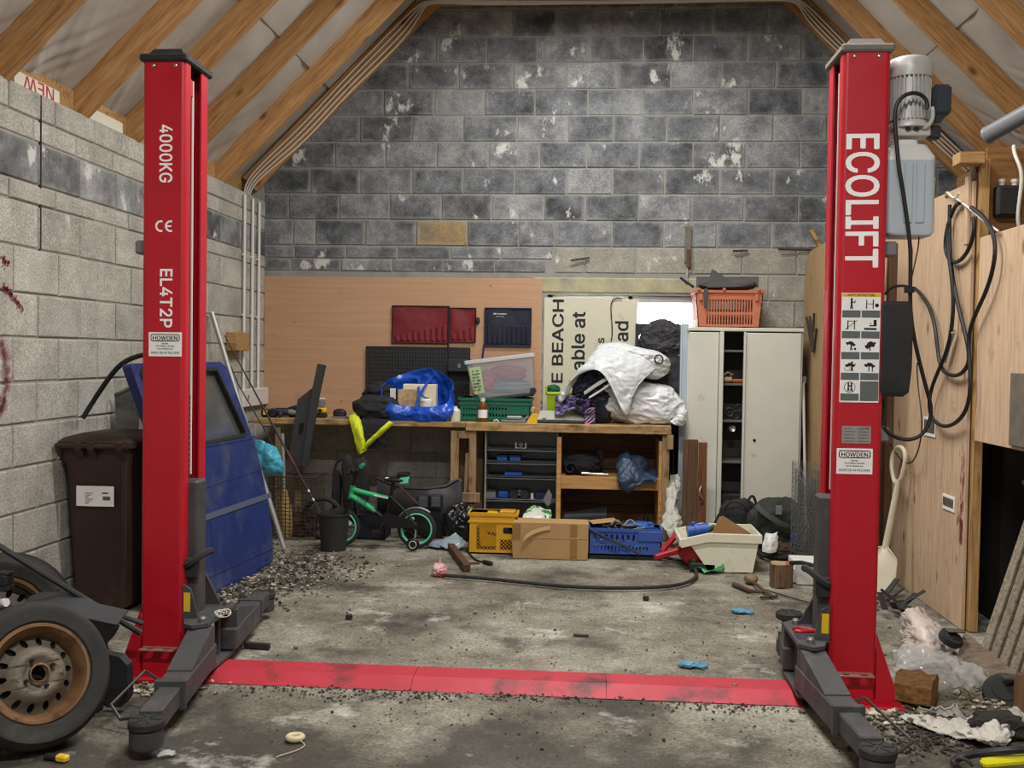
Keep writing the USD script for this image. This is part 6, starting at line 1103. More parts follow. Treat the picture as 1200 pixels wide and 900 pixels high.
t = T('lime_tub', 'lime green plastic tub behind the metal tray', 'tub'); t.add('body', loft([np.c_[np.array([(x0+.02, 8.5), (x2-.02, 8.5), (x2-.02, 8.7), (x0+.02, 8.7)]), np.full(4, zB+.001)], np.c_[np.array([(x0+.006, 8.47), (x2, 8.47), (x2, 8.72), (x0+.006, 8.72)]), np.full(4, z1-.07)]]), M_lime, smooth=False); t.add('rim', G().box(x0-.005, x2+.01, 8.46, 8.73, z1-.075, z1-.05, .006).box(x0-.005, x0+.012, 8.46, 8.73, z1-.075, z1, .004).box(x0-.005, x0+.11, 8.72, 8.735, z1-.075, z1, .004), M_lime); t.done()
single('green_cloth', G().tm(blob((x0+.06, 8.52, z1-.03), (.055, .05, .04), 47, .3, 2.4, sub=3)), mat('cloth_darkgreen', '14503c', .8), 'dark green cloth stuffed in the lime tub', 'cloth')
M_pur = mat('scarf_purple', '241c46', .7, '9a88c8', 32., det=1., dirt='15122a', ds=12., da=(.45, .5))
P = [[Yp(652+10*i, 462+2*(i % 2)-2*math.sin(i), 8.42-.05*(j % 2)-.04*j)+[0, 0, -.045*j] for j in range(4)] for i in range(5)]; single('purple_scarf', drape(P, 51, .03, 9., .006), M_pur, 'purple patterned scarf spilling over the lime tub', 'scarf')
t = T('striped_tie', 'pink and navy striped cloth folded at the end of the tray', 'cloth'); P = [[Yp(u, v, y) for v, y in ((477, 8.34), (486, 8.26), (497, 8.235))] for u in (685, 691, 698)]; b = t.add('cloth', drape(P, 52, .004, 5., .008, 16, 20), mat('tie_navy', '221f3a', .7))
for k in range(5):
    v0 = 478+4.2*k; q = [Yp(u, v, 8.34-.105*(min(max((v-477)/20., 0), 1))**.7-.022) for u, v in ((685.5, min(v0+5, 496.5)), (691, v0), (697, max(v0-5, 477.5)))]; t.add('stripe', G().sheet([[p, p-[0, .001, .011]] for p in spline(q, 8)], .003), mat('tie_pink', 'd094b4' if k else 'd094b4', .7), b, smooth=False)
t.done()
# white sacks
M_sack = mat('sack_white', 'cfd4d6', .32, 'dbdfe0', 3., bump=.6, bs=9., specular_ior_level=.55)
def lumps(c, r, seed, M=None, amp=.16, wf=4.5, wr=.09, pw=3.0, flat=None): return blob(c, r, seed, amp, 1.7, pw, 5, wr, wf, flat, M)
c = Yp(750, 473, 8.50); g = G().tm(lumps((c[0], 8.50, zB+.165), (.345, .22, .185), 61, roty(.12), flat=zB+.002)); t = T('white_sack', 'lower white plastic sack, lying flat on the bench', 'sack'); b = t.add('sack', g, M_sack)
P = [[Yp(u, v, 8.36+.02*k) for k, v in enumerate((462, 474, 484))] for u in (792, 798, 803)]; t.add('tied_end', drape([[Yp(790, 478, 8.42), Yp(796, 474, 8.40), Yp(800, 468, 8.44)], [Yp(793, 488, 8.36), Yp(799, 486, 8.34), Yp(802, 480, 8.40)], [Yp(786, 496, 8.34), Yp(794, 498, 8.32), Yp(800, 496, 8.38)]], 8, .03, 9.), M_sack, b); t.done()
t = T('white_sack', 'upper white plastic sack, spilling dark clothes towards the signs', 'sack'); c = Yp(744, 423, 8.50)
t.add('sack', G().tm(lumps(c, (.29, .20, .125), 63, roty(.20), wr=.08)), M_sack)
P = [[Yp(700, 404, 8.50), Yp(687, 424, 8.40), Yp(664, 458, 8.32), Yp(658, 470, 8.32)], [Yp(722, 401, 8.42), Yp(700, 415, 8.28), Yp(682, 432, 8.22), Yp(672, 446, 8.26)], [Yp(744, 408, 8.36), Yp(726, 420, 8.22), Yp(712, 430, 8.17), Yp(704, 436, 8.16)], [Yp(760, 418, 8.34), Yp(744, 436, 8.20), Yp(734, 456, 8.15), Yp(728, 478, 8.15)], [Yp(772, 428, 8.36), Yp(760, 440, 8.26), Yp(750, 452, 8.22), Yp(744, 462, 8.22)]]
t.add('mouth', drape(P, 64, .022, 6., .005, 56, 50), M_sack); q = Yp(772, 421, 8.32); t.add('handle_hole', torus(q, .035, .006, (.3, -1, .2), 20, 6), M_print_k); t.done()
M_dkc = mat('cloth_dark_mixed', '101418', .7, '1f2c44', 9., dirt='7a8794', ds=16., da=(.6, .66), bump=.5)
single('dark_clothes', G().tm(blob(Yp(691, 446, 8.42), (.17, .11, .115), 66, .3, 2.5, 2.4, 5, .10, 8., M=roty(-.7))).tm(blob(Yp(705, 468, 8.42), (.11, .10, .12), 67, .3, 2.5, 2.2)), M_dkc, 'dark folded clothes spilling out of the upper white sack', 'clothes')
single('white_shirt', G().sheet([[p+[0, .01, .012], p+[.004, -.012, 0], p+[.01, -.008, -.012]] for p in spline([Yp(684, 461, 8.26), Yp(700, 450, 8.22), Yp(717, 440, 8.20)], 16)], .004).sheet([[p+[0, .0, .008], p+[.006, -.012, -.006]] for p in spline([Yp(690, 466, 8.25), Yp(706, 456, 8.21), Yp(720, 446, 8.20)], 16)], .004), M_white, 'strip of folded white cloth between the two sacks', 'cloth')
single('black_bundle', G().tm(blob(Yp(706, 484, 8.42)*[1, 1, 0]+[0, 0, zB+.09], (.085, .10, .10), 69, .25, 2.6, 2.4, flat=zB+.001)), M_blkf, 'black bundle between the lower sack and the striped cloth', 'bundle')
# dark clutter in front of the window
M_hair = mat('fur_black', '18181b', .8, '47454a', 24., st=(5, 5, .7), bump=.8, dirt='8c8a90', ds=12., da=(.62, .72))
single('shaggy_coat', G().tm(blob(Yp(778, 398, 8.72), (.20, .13, .16), 71, .22, 2.2, 2.3, 5, .10, 9.)).tm(blob(Yp(772, 440, 8.74), (.24, .12, .25), 72, .2, 2.2, 2.6, 4)), M_hair, 'heap of shaggy grey-black coats before the bright window pane', 'coats')
x0, x1, z0, z1 = rectY(745, 379, 757, 412, 8.80); t = T('black_seat_frame', 'black plastic frame with a hole beside the sideways sign', 'plastic frame'); sh = sbox(x0, z0, x1+.02, z1).buffer(-.01).buffer(.01).difference(Point((x0+x1)/2+.01, (z0+z1)/2).buffer(.03)); t.add('frame', G().ext(sh, .03, axes((0, 8.84, 0), (1, 0, 0), (0, 0, 1), (0, -1, 0))), M_blk_pl); t.add('foot', G().box(x0+.01, x1+.01, 8.81, 8.84, zB, z0+.002), M_blk_pl); t.done()
x0, x1, z0, z1 = rectY(778, 427, 803, 452, 8.66); t = T('black_grille', 'black slatted plastic grille standing by the pale sheet', 'grille'); t.add('plate', G().box(x0, x1, 8.66, 8.69, zB, z1, .006), M_blk_pl)
for k in range(7): t.add('slat', G().box(x0+.015, x1-.01, 8.648, 8.66, z0+.02*k, z0+.02*k+.01, .002), M_blk_pl)
t.done()
x0, x1, z0, z1 = rectY(794, 409, 797.5, 425, 8.70); single('white_strip_tag', G().box(x0, x1, 8.655, 8.662, zB+.27, z1+.02, .002).box(x0, x1, 8.657, 8.66, zB, zB+.3), M_white, 'narrow white stick standing among the black coats', 'stick')
# orange basket on the cabinet, cabinet
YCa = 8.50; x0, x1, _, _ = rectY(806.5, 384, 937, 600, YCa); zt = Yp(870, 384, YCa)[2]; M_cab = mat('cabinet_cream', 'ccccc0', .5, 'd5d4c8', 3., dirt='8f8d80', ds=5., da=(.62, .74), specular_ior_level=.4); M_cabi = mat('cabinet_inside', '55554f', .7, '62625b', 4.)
yb_ = 8.95; t = T('metal_cabinet', 'tall cream metal cabinet with one door ajar by the back wall', 'cabinet')
g = G().box(x0, x0+.02, YCa+.02, yb_, .02, zt).box(x1-.02, x1, YCa+.02, yb_, .02, zt).box(x0, x1, yb_-.01, yb_, .02, zt).box(x0, x1, YCa+.02, yb_, .02, .08); cb = t.add('carcass', g, M_cab, smooth=False)
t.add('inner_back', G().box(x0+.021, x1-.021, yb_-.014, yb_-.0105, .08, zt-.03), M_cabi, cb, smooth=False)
t.add('top', G().box(x0-.004, x1+.004, YCa-.006, yb_+.002, zt-.03, zt, .004), M_cab)
xs_ = lambda u: Yp(u, 480, YCa)[0]
dL = t.add('door', G().box(x0+.012, xs_(841), YCa-.004, YCa+.018, .09, zt-.04, .004), M_cab); t.add('door_edge', G().box(xs_(841.5), xs_(846.5), YCa-.03, YCa+.018, .09, zt-.035, .004), M_cab, dL)
dR = t.add('door', G().box(xs_(872.5), x1-.014, YCa-.002, YCa+.018, .09, zt-.04, .005), M_cab); t.add('door_edge', G().box(xs_(870), xs_(872.5), YCa-.02, YCa+.018, .09, zt-.035, .003), M_cab, dR)
q = Yp(884, 516, YCa-.004); t.add('lock', G().cyl((q[0], YCa-.008, q[2]), (q[0], YCa-.002, q[2]), .012, n=14), M_void, dR)
SH = []
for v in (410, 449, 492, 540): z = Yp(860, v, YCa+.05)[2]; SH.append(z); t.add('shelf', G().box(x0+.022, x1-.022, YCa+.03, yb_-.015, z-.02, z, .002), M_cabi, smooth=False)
t.done()
xg0, xg1 = xs_(847), xs_(870)
q = (xg0+xg1)/2; t = T('paint_roller', 'orange handled tool among papers on a cabinet shelf', 'tool'); t.add('handle', G().beam((q, YCa+.06, SH[1]+.02), (xg1+.02, YCa+.08, SH[1]+.02), .035, .03, c=.008), mat('orange_plastic', 'b8561e', .5)); t.add('head', G().beam((xg0+.01, YCa+.06, SH[1]+.03), (q, YCa+.06, SH[1]+.03), .05, .04, c=.01), mat('photo_brown', '94784e', .6)); t.done()
single('paper_bundle', drape([[(xg0+.0, YCa+.10, SH[1]+.06), (xg0+.05, YCa+.06, SH[1]+.10), (xg0+.09, YCa+.1, SH[1]+.04)], [(xg0+.0, YCa+.2, SH[1]+.07), (xg0+.05, YCa+.2, SH[1]+.07), (xg0+.1, YCa+.2, SH[1]+.09)], [(xg0, YCa+.28, SH[1]+.005), (xg0+.05, YCa+.28, SH[1]+.005), (xg0+.1, YCa+.28, SH[1]+.005)]], 81, .02, 12., .004, 20, 20), M_paper, 'crumpled papers on the shelf inside the cabinet', 'papers')
t = T('headphone_reel', 'black wheels of a tangled tool on the lower cabinet shelf', 'tool')
for a, b, r_ in ((855, 483, .045), (866, 478, .035), (862, 492, .04), (856, 503, .03)): qq = Yp(a, b, YCa+.10); qq[2] = max(qq[2], SH[2]+r_) if b < 495 else max(qq[2], SH[3]+r_); t.add('wheel', torus(qq, r_*.75, r_*.28, N=24, k=8).cyl(qq-[0, .012, 0], qq+[0, .012, 0], r_*.3), M_blk_pl)
qq = Yp(858, 502, YCa+.08); t.add('reflector', G().lathe([(0, 0), (.02, 0), (.026, .6), (.026, 1), (0, .8)], qq+[0, .02, 0], qq-[0, .02, 0], 16), M_steel); t.done()
single('dark_box', G().box(xg0-.04, xg1+.03, YCa+.08, YCa+.3, .081, .34, .01), M_blk_pl, 'black box on the cabinet floor behind the gap', 'box')
x0, x1, z0, z1 = rectY(815, 340, 894, 384, YCa+.03); z0 = zt+.001; M_bask = mat('basket_terracotta', 'b8694a', .6, 'c5785a', 4., dirt='8c4a32', da=(.6, .74))
t = T('plastic_basket', 'terracotta plastic basket on top of the cream cabinet', 'basket'); W = x1-x0; zc = z0+.115; hs = slots(x0+.16*W, x1-.15*W, z0+.025, zc-.008, 17, 1, .55, 1.).union(slots(x0+.16*W, x1-.15*W, zc+.012, z0+.23, 17, 1, .55, 1.)); b = crate(t, x0, x1, YCa+.03, YCa+.38, z0, z1, M_bask, hs, .007, .012, .028)
for u in (.08, .9): t.add('lug', G().box(x0+W*u-.014, x0+W*u+.014, YCa+.008, YCa+.024, z1-.085, z1-.03, .004), M_bask)
for u in (.05, .42, .93): t.add('hinge_clip', G().box(x0+W*u-.012, x0+W*u+.012, YCa+.004, YCa+.03, z1-.005, z1+.02, .004), M_bask)
t.done()
P0_ = [[Yp(827, 340, 8.58), Yp(829, 322, 8.60), Yp(846, 322, 8.66)], [Yp(848, 338, 8.56), Yp(852, 322, 8.62), Yp(860, 322, 8.68)], [Yp(885, 336, 8.56), Yp(887, 326, 8.62), Yp(884, 324, 8.72)]]
M_mat = mat('rubber_grey', '434342', .8, '504f4d', 5.); single('rubber_sheet', G().hull([Yp(828, 337, 8.57), Yp(834, 316, 8.60), Yp(842, 320, 8.60), Yp(868, 336, 8.57), Yp(830, 337, 8.62), Yp(836, 316, 8.64), Yp(868, 336, 8.62)]).sheet(np.array([[Yp(u, v, 8.66+.05*k) for k, v in enumerate((336, 328, 325))] for u in (816, 822, 835, 850, 868, 884, 889)]), .012).tm(blob(Yp(852, 334, 8.7), (.24, .12, .05), 83, .1, 2., 2.6, sub=3, wr=.01)), M_mat, 'grey rubber sheeting folded into the terracotta basket', 'rubber sheet')
x = Yp(827, 350, YCa+.015); single('strap', G().box(x[0]-.016, x[0]+.016, YCa+.002, YCa+.012, Yp(827, 360, YCa)[2], Yp(827, 338, YCa)[2], .003), M_mat, 'short grey strap hanging over the front of the terracotta basket', 'strap')
# battens and steel on the wall above
x0, x1, z0, z1 = rectY(803, 265, 810, 301, 8.95); t = T('wall_batten', 'grey weathered batten nailed upright on the back wall above the basket', 'batten'); t.add('batten', G().box(x0, x1, 8.945, 8.974, z0-.05, z1, .003), M_dkply); t.add('packing', G().box(x0+.015, x1-.002, 8.93, 8.944, z0-.09, z0+.06, .003), M_studd); t.add('strap', G().box(x0+.01, x0+.035, 8.962, 8.974, z0-.23, z0-.05, .002), M_steel); t.done()
single('wall_batten', G().beam(Yp(950, 270, 8.93), Yp(962, 291, 8.93), .06, .03, c=.003), M_tim, 'short tilted timber batten on the wall above the tan plywood sheet', 'batten')
for k, (a, b, lab) in enumerate((((669, 305), (691, 302), 'black iron peg in the wall above the window'), ((859, 294), (876, 293.5), 'thin rusty peg on the wall above the basket'), ((912, 292), (952, 293), 'longer rusty rod along the wall joint left of the plywood sheet'))): single('iron_peg', G().tube([Yp(*a, 8.94), Yp(*b, 8.955)], .009, 6), M_wire, lab, 'peg')
single('iron_rod', G().tube([Yp(798, 326, 8.86), Yp(812, 336, 8.7)], .012, 8), M_blk_pl, 'black rod end sticking up left of the terracotta basket', 'rod')
# pale sheet left of the cabinet
x0, x1, z0, z1 = rectY(797.5, 380, 806, 600, 8.6); t = T('pale_panel', 'pale blue-grey panel standing between bench and cream cabinet', 'panel'); t.add('sheet', G().box(x0+.0, x1-.025, 8.56, 8.92, .001, z1, .004), mat('panel_paleblue', 'a3b2bc', .3, 'b4c0c8', 2.)); t.add('edge', G().box(x0, x0+.012, 8.55, 8.56, .001, z1, .003), mat('panel_edge', 'c3ccd2', .3)); t.done()
x0, x1, z0, z1 = rectY(786, 500, 797, 600, 8.6); t = T('dark_curtain', 'black folded sheeting hanging between the bench end and the pale panel', 'sheeting'); P = [[[x0+(x1-x0)*u, 8.60+.02*math.sin(u*16), z] for z in (.01, .3, .6, zB-.02)] for u in np.linspace(0, 1, 9)]; t.add('sheeting', drape(P, 85, .006, 6., .004, 50, 20), mat('sheeting_blueblack', '16181f', .35)); t.done()
P = [[Yp(783, 556, 8.30), Yp(780, 580, 8.20), Yp(774, 604, 8.05), Yp(769, 615, 7.95)], [Yp(790, 556, 8.24), Yp(788, 585, 8.12), Yp(781, 606, 7.95), Yp(777, 624, 7.88)], [Yp(794, 556, 8.22), Yp(794, 585, 8.12), Yp(791, 612, 7.95), Yp(787, 634, 7.86)], [Yp(798, 560, 8.30), Yp(799, 590, 8.2), Yp(799, 620, 8.02), Yp(797, 640, 7.92)]]
single('dust_sheet', drape(P, 86, .055, 5., .006, 56, 56), mat('cloth_dirty_white', 'b5b3aa', .85, 'c3c1b8', 6., bump=.4, dirt='7d7a6e', da=(.58, .7)), 'dirty white dust sheet slumped against the bench end', 'dust sheet')
# ================================================================== FLOOR, UNDER AND BEFORE THE BENCH
M_ycr = mat('crate_yellow', 'd19a1c', .4, 'dba628', 4.)
x0, x1, z0, z1 = rectY(549, 601, 605, 648, 7.47); z0 = .001; t = T('bottle_crate', 'yellow plastic crate with lattice walls before the metal shelf', 'crate'); W, H = x1-x0, z1
def lattice(a, b, c, d, s=.027):
    ps = []; n = 0
    for i in range(int((b-a)/s)+2):
        for j in range(int((d-c)/s)+2):
            for o in (0, .5): x, z = a+s*(i+o), c+s*(j+o); h = s*.41; ps.append(Polygon([(x-h, z), (x, z-h), (x+h, z), (x, z+h)]))
    return unary_union(ps).intersection(sbox(a, c, b, d))
hs = unary_union([lattice(x0+.17*W, x0+.58*W, .03, H*.72), lattice(x0+.66*W, x1-.02, .03, H*.36), sbox(x0+.72*W, H*.50, x1-.02, H*.66).buffer(-.012).buffer(.012)])
b = crate(t, x0, x1, 7.47, 7.66, z0, z1, M_ycr, hs, .008, .008); t.add('band', G().box(x0-.004, x1+.004, 7.462, 7.472, H*.76, H*.82, .002), M_ycr, b); t.done(); single('crate_contents', G().tm(blob(((x0+x1)/2, 7.565, .11), (.14, .075, .10), 9, .2, 2.4, 3., 3, flat=.012)), M_blkf, 'dark rubbish filling the inside of the yellow crate', 'rubbish')
t = T('yellow_case', 'bright yellow slanted plastic box sticking out of the yellow crate', 'box'); t.add('shell', poly_y([(561, 611), (571, 600.5), (582.5, 601.5), (585, 611), (584, 640), (563, 640)], 7.49, .10, .006), mat('bright_yellow', 'e0b414', .4)); t.add('flap', G().box(*rectY(573.5, 603, 583, 609, 7.487)[:2], 7.482, 7.49, *rectY(573.5, 603, 583, 609, 7.487)[2:], .002), mat('bright_yellow', 'e0b414', .4)); t.done()
single('orange_lid', G().box(*(lambda r: (r[0], r[1], 7.52, 7.64, z1-.03, z1+.012))(rectY(585, 605, 604, 612, 7.54)), .008), mat('amber_yellow', 'c98a16', .5), 'amber yellow plastic lid lying in the yellow crate', 'lid')
single('red_cloth', G().tm(blob(Yp(555.5, 607, 7.53)+[0, 0, -.01], (.045, .05, .03), 3, .25, 2, sub=3)), mat('cloth_red', '7d2416', .7), 'dark red rag in the corner of the yellow crate', 'rag')
single('hand_tool', G().beam(Yp(584, 608, 7.62), Yp(592, 598, 7.66), .028, .014, c=.005), M_blk_pl, 'black tool handle sticking up behind the bright yellow box', 'handle')
# cardboard box
x0, x1, z0, z1 = rectY(600.5, 613, 689, 656, 7.33); t = T('cardboard_box', 'brown taped cardboard box on the floor before the shelves', 'cardboard box'); z0 = .001
P = loft([rr(x0+.004, x1-.002, 7.335, 7.56, .006, z0), rr(x0-.002, x1+.002, 7.33, 7.565, .006, z1*.5), rr(x0+.002, x1, 7.335, 7.56, .006, z1)]); b = t.add('body', P, M_card, smooth=25)
t.add('flap', G().box(x0+.006, x1-.003, 7.338, 7.445, z1, z1+.005, .001), M_card, b); t.add('flap', G().box(x0+.006, x1-.003, 7.455, 7.558, z1, z1+.004, .001), M_card, b)
M_tape = mat('tape_brown', '8f6c3e', .35)
t.add('tape', G().box(x0-.0, x0+.06, 7.3285, 7.331, z1*.52, z1-.002), M_tape, b, smooth=False); t.add('tape', G().box(x1-.13, x1-.08, 7.3265, 7.329, .02, z1-.002), M_tape, b, smooth=False)
t.add('loose_tape', G().sheet([[p+[0, 0, 0], p+[.0, -.004, -.03]] for p in spline([Yp(612, 636, 7.31), Yp(616, 627, 7.29), Yp(628, 620, 7.31), Yp(645, 616, 7.322)], 20)], .002), mat('tape_pale', 'bf9d6c', .5), b); t.add('crease', G().box(x0+.1, x1-.01, 7.3262, 7.328, z1*.60, z1*.60+.006), mat('tape_pale', 'bf9d6c', .5), b, smooth=False); t.done()
P = [[Yp(612, 608, 7.62), Yp(616, 603, 7.72), Yp(622, 594, 7.82)], [Yp(628, 609, 7.64), Yp(630, 602, 7.72), Yp(630, 595, 7.85)], [Yp(645, 610, 7.66), Yp(646, 603, 7.74), Yp(644, 597, 7.85)]]
single('packaging', drape(P, 91, .02, 7., .005, 24, 24).tm(blob(Yp(630, 612, 7.82), (.10, .03, .05), 3, .1, 2, sub=3)), mat('pack_green_white', 'c3c6bb', .4, 'd2d4ca', 3., dirt='2f7a34', ds=4.5, da=(.50, .53)), 'crumpled white and green packaging behind the cardboard box', 'packaging')
single('card_flap', G().beam(Yp(692, 612, 7.60), Yp(722, 609, 7.64), .16, .006, c=.001), M_card, 'loose cardboard flap lying between the box and the blue crate', 'cardboard')
# blue crate with cables
x0, x1, z0, z1 = rectY(690, 619, 775, 652, 7.40); M_bcr = mat('crate_blue', '2f4f9c', .4, '3b5cab', 4.); z0 = .03; t = T('blue_crate', 'blue plastic crate full of cables on the floor', 'crate'); W = x1-x0
hs = unary_union([slots(x0+.03, x1-.09, .055, .105, 16, 1, .5, 1.), slots(x0+.03, x1-.18, .135, .18, 8, 1, .45, 1.)]); b = crate(t, x0, x1, 7.40, 7.64, z0, z1, M_bcr, hs, .008, .01); t.add('handle_plate', G().box(x1-.17, x1+.008, 7.388, 7.40, z1-.085, z1-.01, .004), M_bcr, b); t.add('base_rail', G().box(x0, x1, 7.41, 7.63, .001, .03, .004), M_blk_pl); t.done()
rngc = random.Random(5)
for k in range(9):
    a = rngc.uniform(0, .5); P = [np.array([x0+W*(.08+.78*u)+rngc.uniform(-.03, .03), 7.43+.16*rngc.random(), z1-.025+.05*rngc.random()]) for u in np.linspace(a, min(1, a+.6), 5)]
    single('loose_cable', G().tube(spline(P, 30), rngc.uniform(.006, .011), 6), [M_cable, mat('cable_dkgrey', '3b3c3e', .5), M_greyp][k % 3], ['black cable', 'dark grey cable', 'mid grey cable'][k % 3]+' coiled among the heap in the blue crate', 'cable', 'cables heaped in the blue crate')
single('long_cable', G().tube(spline([Yp(690, 620, 7.40), Yp(704, 627, 7.37), Yp(728, 638, 7.34), Yp(750, 650, 7.30)], 24), .010, 8), M_cable, 'black cable slanting across the front of the blue crate', 'cable')
single('blue_lump', G().tm(blob((x0+.72*W, 7.53, z1), (.10, .07, .04), 4, .25, 2.4, sub=3)), M_blue, 'blue plastic lump on the cables in the blue crate', 'plastic lump')
q = Zp(752, 655); single('blue_wrapper', G().tm(blob(q+[0, .08, .04], (.085, .06, .05), 7, .3, 2.6, 2.4, 4, .12, 6., flat=.002)), mat('wrapper_lightblue', '6f9ec4', .25, '8bb4d2', 8.), 'light blue plastic bag on the floor before the blue crate', 'bag')
# red bolt croppers / jack
M_redp = mat('red_metal', '9a1420', .4, 'ab1c2a', 4.); t = T('red_jack', 'red trolley jack lying between blue crate and cream tub', 'jack'); a, b, c = Yp(767, 650, 7.20), Yp(800, 640, 7.25), Yp(822, 652, 7.10)
t.add('arm', G().beam(a+[0, 0, -.02], b+[0, 0, -.02], .05, .04, c=.008), M_redp); t.add('arm', G().beam(Yp(775, 647, 7.30), Yp(796, 623, 7.45), .04, .035, c=.008), M_redp); t.add('body', G().hull([b+[-.03, -.05, -.06], b+[.03, .05, .05], b+[-.03, .05, -.06], b+[0, -.05, .05], c+[0, -.05, .04], c+[.03, .05, .04], c+[.05, -.05, -.05], c+[.05, .05, -.05], b+[.02, -.05, -.11], b+[.02, .05, -.11]]), M_redp); q = (b+c)/2; t.add('lettering', text('E', .04, q+[-.0, -.056, -.04], (1, 0, -.25), (.25, 0, 1), .003), M_print_k, smooth=False); q2 = Zp(822, 664); t.add('foot', G().box(q2[0]-.10, q2[0]+.08, 7.05, 7.25, .001, .06, .01), M_blk_pl); t.done()
# black hose on the floor
P = [Zp(u, v, .02) for u, v in ((519, 674), (545, 676), (590, 680), (650, 686), (720, 689), (770, 688), (800, 684), (815, 676), (812, 665), (795, 657), (770, 652))]; single('air_hose', G().tube(spline(P, 110), .0115, 8), M_rub, 'long black hose curving across the floor before the crates', 'hose')
# cream tub
M_tubc = mat('tub_cream', 'd8d5bc', .45, 'dfdcc8', 3., dirt='a8a48a', da=(.62, .75)); yA_, yB_ = 7.05, 7.50
F_ = [(801, 628), (833, 619), (893, 622), (894, 632), (884, 673), (830, 671), (812, 641), (800, 636)]
t = T('water_tank_tub', 'cream plastic tub with a sloping end, standing before the cabinet', 'tub'); A = ppts([(799, 633), (830, 626), (891, 628), (882, 672), (831, 671), (811, 642)], yA_)
z0_ = min(A[3][2], A[4][2]); A[:, 2] -= z0_-.002; S = A.copy(); Bk = A+[0, yB_-yA_, 0]; inn = lambda P, s: P
rim_o = [A[0], A[1], A[2]]
g = G(); th = np.array([0, .012, 0])
pf = Polygon(A[:, [0, 2]]); g.ext(pf, .012, axes((0, yA_+.012, 0), (1, 0, 0), (0, 0, 1), (0, -1, 0))); g.ext(pf, .012, axes((0, yB_, 0), (1, 0, 0), (0, 0, 1), (0, -1, 0)))
for i, j in ((2, 3), (3, 4), (4, 5), (5, 0)): g.hull([A[i]+th, A[j]+th, Bk[i]-th, Bk[j]-th]+[p+np.array([0, 0, .012]) + (np.array([-.012, 0, 0]) if i in (2,) else np.array([.008, 0, 0]) if i in (4, 5) else 0) for p in (A[i]+th, A[j]+th, Bk[i]-th, Bk[j]-th)])
t.add('body', g, M_tubc, smooth=False)
g = G(); RP = [A[0], A[1], A[2]]
for off in (-.006, yB_-yA_-.02):
    for i in range(2): g.hull([RP[i]+[-.006*(i == 0), off-.014, -.055], RP[i]+[-.006*(i == 0), off+.026, -.055], RP[i+1]+[.01*(i == 1), off-.014, -.055], RP[i+1]+[.01*(i == 1), off+.026, -.055], RP[i]+[-.006*(i == 0), off-.014, .0], RP[i]+[-.006*(i == 0), off+.026, .0], RP[i+1]+[.01*(i == 1), off-.014, .0], RP[i+1]+[.01*(i == 1), off+.026, .0]])
for p in (A[0], A[2]): g.box(p[0]-.016, p[0]+.014, yA_, yB_, p[2]-.05, p[2], .004)
t.add('rim', g, M_tubc, smooth=False); t.done()
tubtop = A[2][2]
t = T('brown_board', 'brown cardboard sheet sticking out of the cream tub', 'cardboard'); t.add('sheet', poly_y([(843, 606), (848, 605), (880, 625), (878, 640), (835, 640), (834, 626)], 7.22, .012, .002), mat('card_brown', '96714a', .8, 'a27c54', 4.)); t.done()
t = T('blue_clamp', 'bright blue plastic fitting perched on the end of the cream tub', 'fitting'); q = Yp(818, 622, 7.3)
t.add('barrel', G().cyl(q+[-.075, 0, -.01], q+[.075, .01, .015], .045, n=16), M_blue); t.add('collar', G().cyl(q+[-.02, 0, 0], q+[.0, 0, .004], .055, n=16), M_blue); t.add('tap', G().box(q[0]-.05, q[0]-.02, 7.28, 7.32, q[2]+.03, q[2]+.065, .006), M_blue); t.add('stem', G().cyl(q+[.075, .0, .01], q+[.12, 0, .03], .02, n=10), M_blk_pl); t.done()
q = Zp(829, 671); g = drape([[q+[-.13, .05, .03], q+[-.07, .0, .05], q+[-.03, -.07, .01]], [q+[-.05, .08, .11], q+[0, .03, .04], q+[.03, -.05, .05]], [q+[.02, .10, .04], q+[.08, .05, .10], q+[.12, -.02, .03]]], 95, .03, 10., .003, 26, 26); single('green_wrapper', g, mat('wrapper_green', '1f7a34', .35, '2a9042', 6.), 'green crisp packet on the floor before the cream tub', 'wrapper')
q = Zp(812, 648)
# plank door piece, bags behind the tub
x0, x1, z0, z1 = rectY(801, 515, 827, 612, 8.10); M_dkwd = woodmat('plank_brown', '5e4632', '705640', '46331f', axis=2, rnd=.1); M_redwd = woodmat('plank_reddish', '6b4029', '7b4c32', '50301e', axis=2, rnd=.1)
t = T('old_door_piece', 'old brown plank door piece with a metal handle leaning on the cabinet', 'door piece'); xm2 = x0+(x1-x0)*.65; t.add('plank', G().box(x0, xm2-.004, 8.10, 8.13, .001, z1, .004), M_dkwd, smooth=False); t.add('plank', G().box(xm2, x1, 8.095, 8.125, .001, z1-.02, .004), M_redwd, smooth=False)
q = Yp(821, 580, 8.09); t.add('handle', G().tube(spline([q+[.01, 0, .07], q+[-.01, -.03, .04], q+[-.005, -.035, 0], q+[.015, -.03, -.03], q+[.0, 0, -.06]], 20), .010, 8), mat('handle_metal', '8a7264', .4, m=.6)); t.done()
M_khaki = mat('bag_darkgreen', '23261f', .8, '2f332a', 8., bump=.5)
t = T('black_holdall', 'black fabric holdall leaning on the cabinet behind the tub', 'bag'); q = Yp(865, 604, 8.05); t.add('body', G().tm(blob((q[0], 8.05, .17), (.17, .14, .20), 31, .15, 2, 2.6, flat=.002)), M_blkf); t.add('handle', G().tube(spline([q+[.05, -.12, .12], q+[.10, -.10, .16], q+[.15, -.08, .02], q+[.20, -.05, .03]], 20), .010, 6), M_blkf); t.add('piping', G().tube(spline([q+[-.12, -.10, .05], q+[-.02, -.15, .12], q+[.08, -.13, .0], q+[.02, -.15, -.1]], 24), .006, 6), M_blk_pl); t.done()
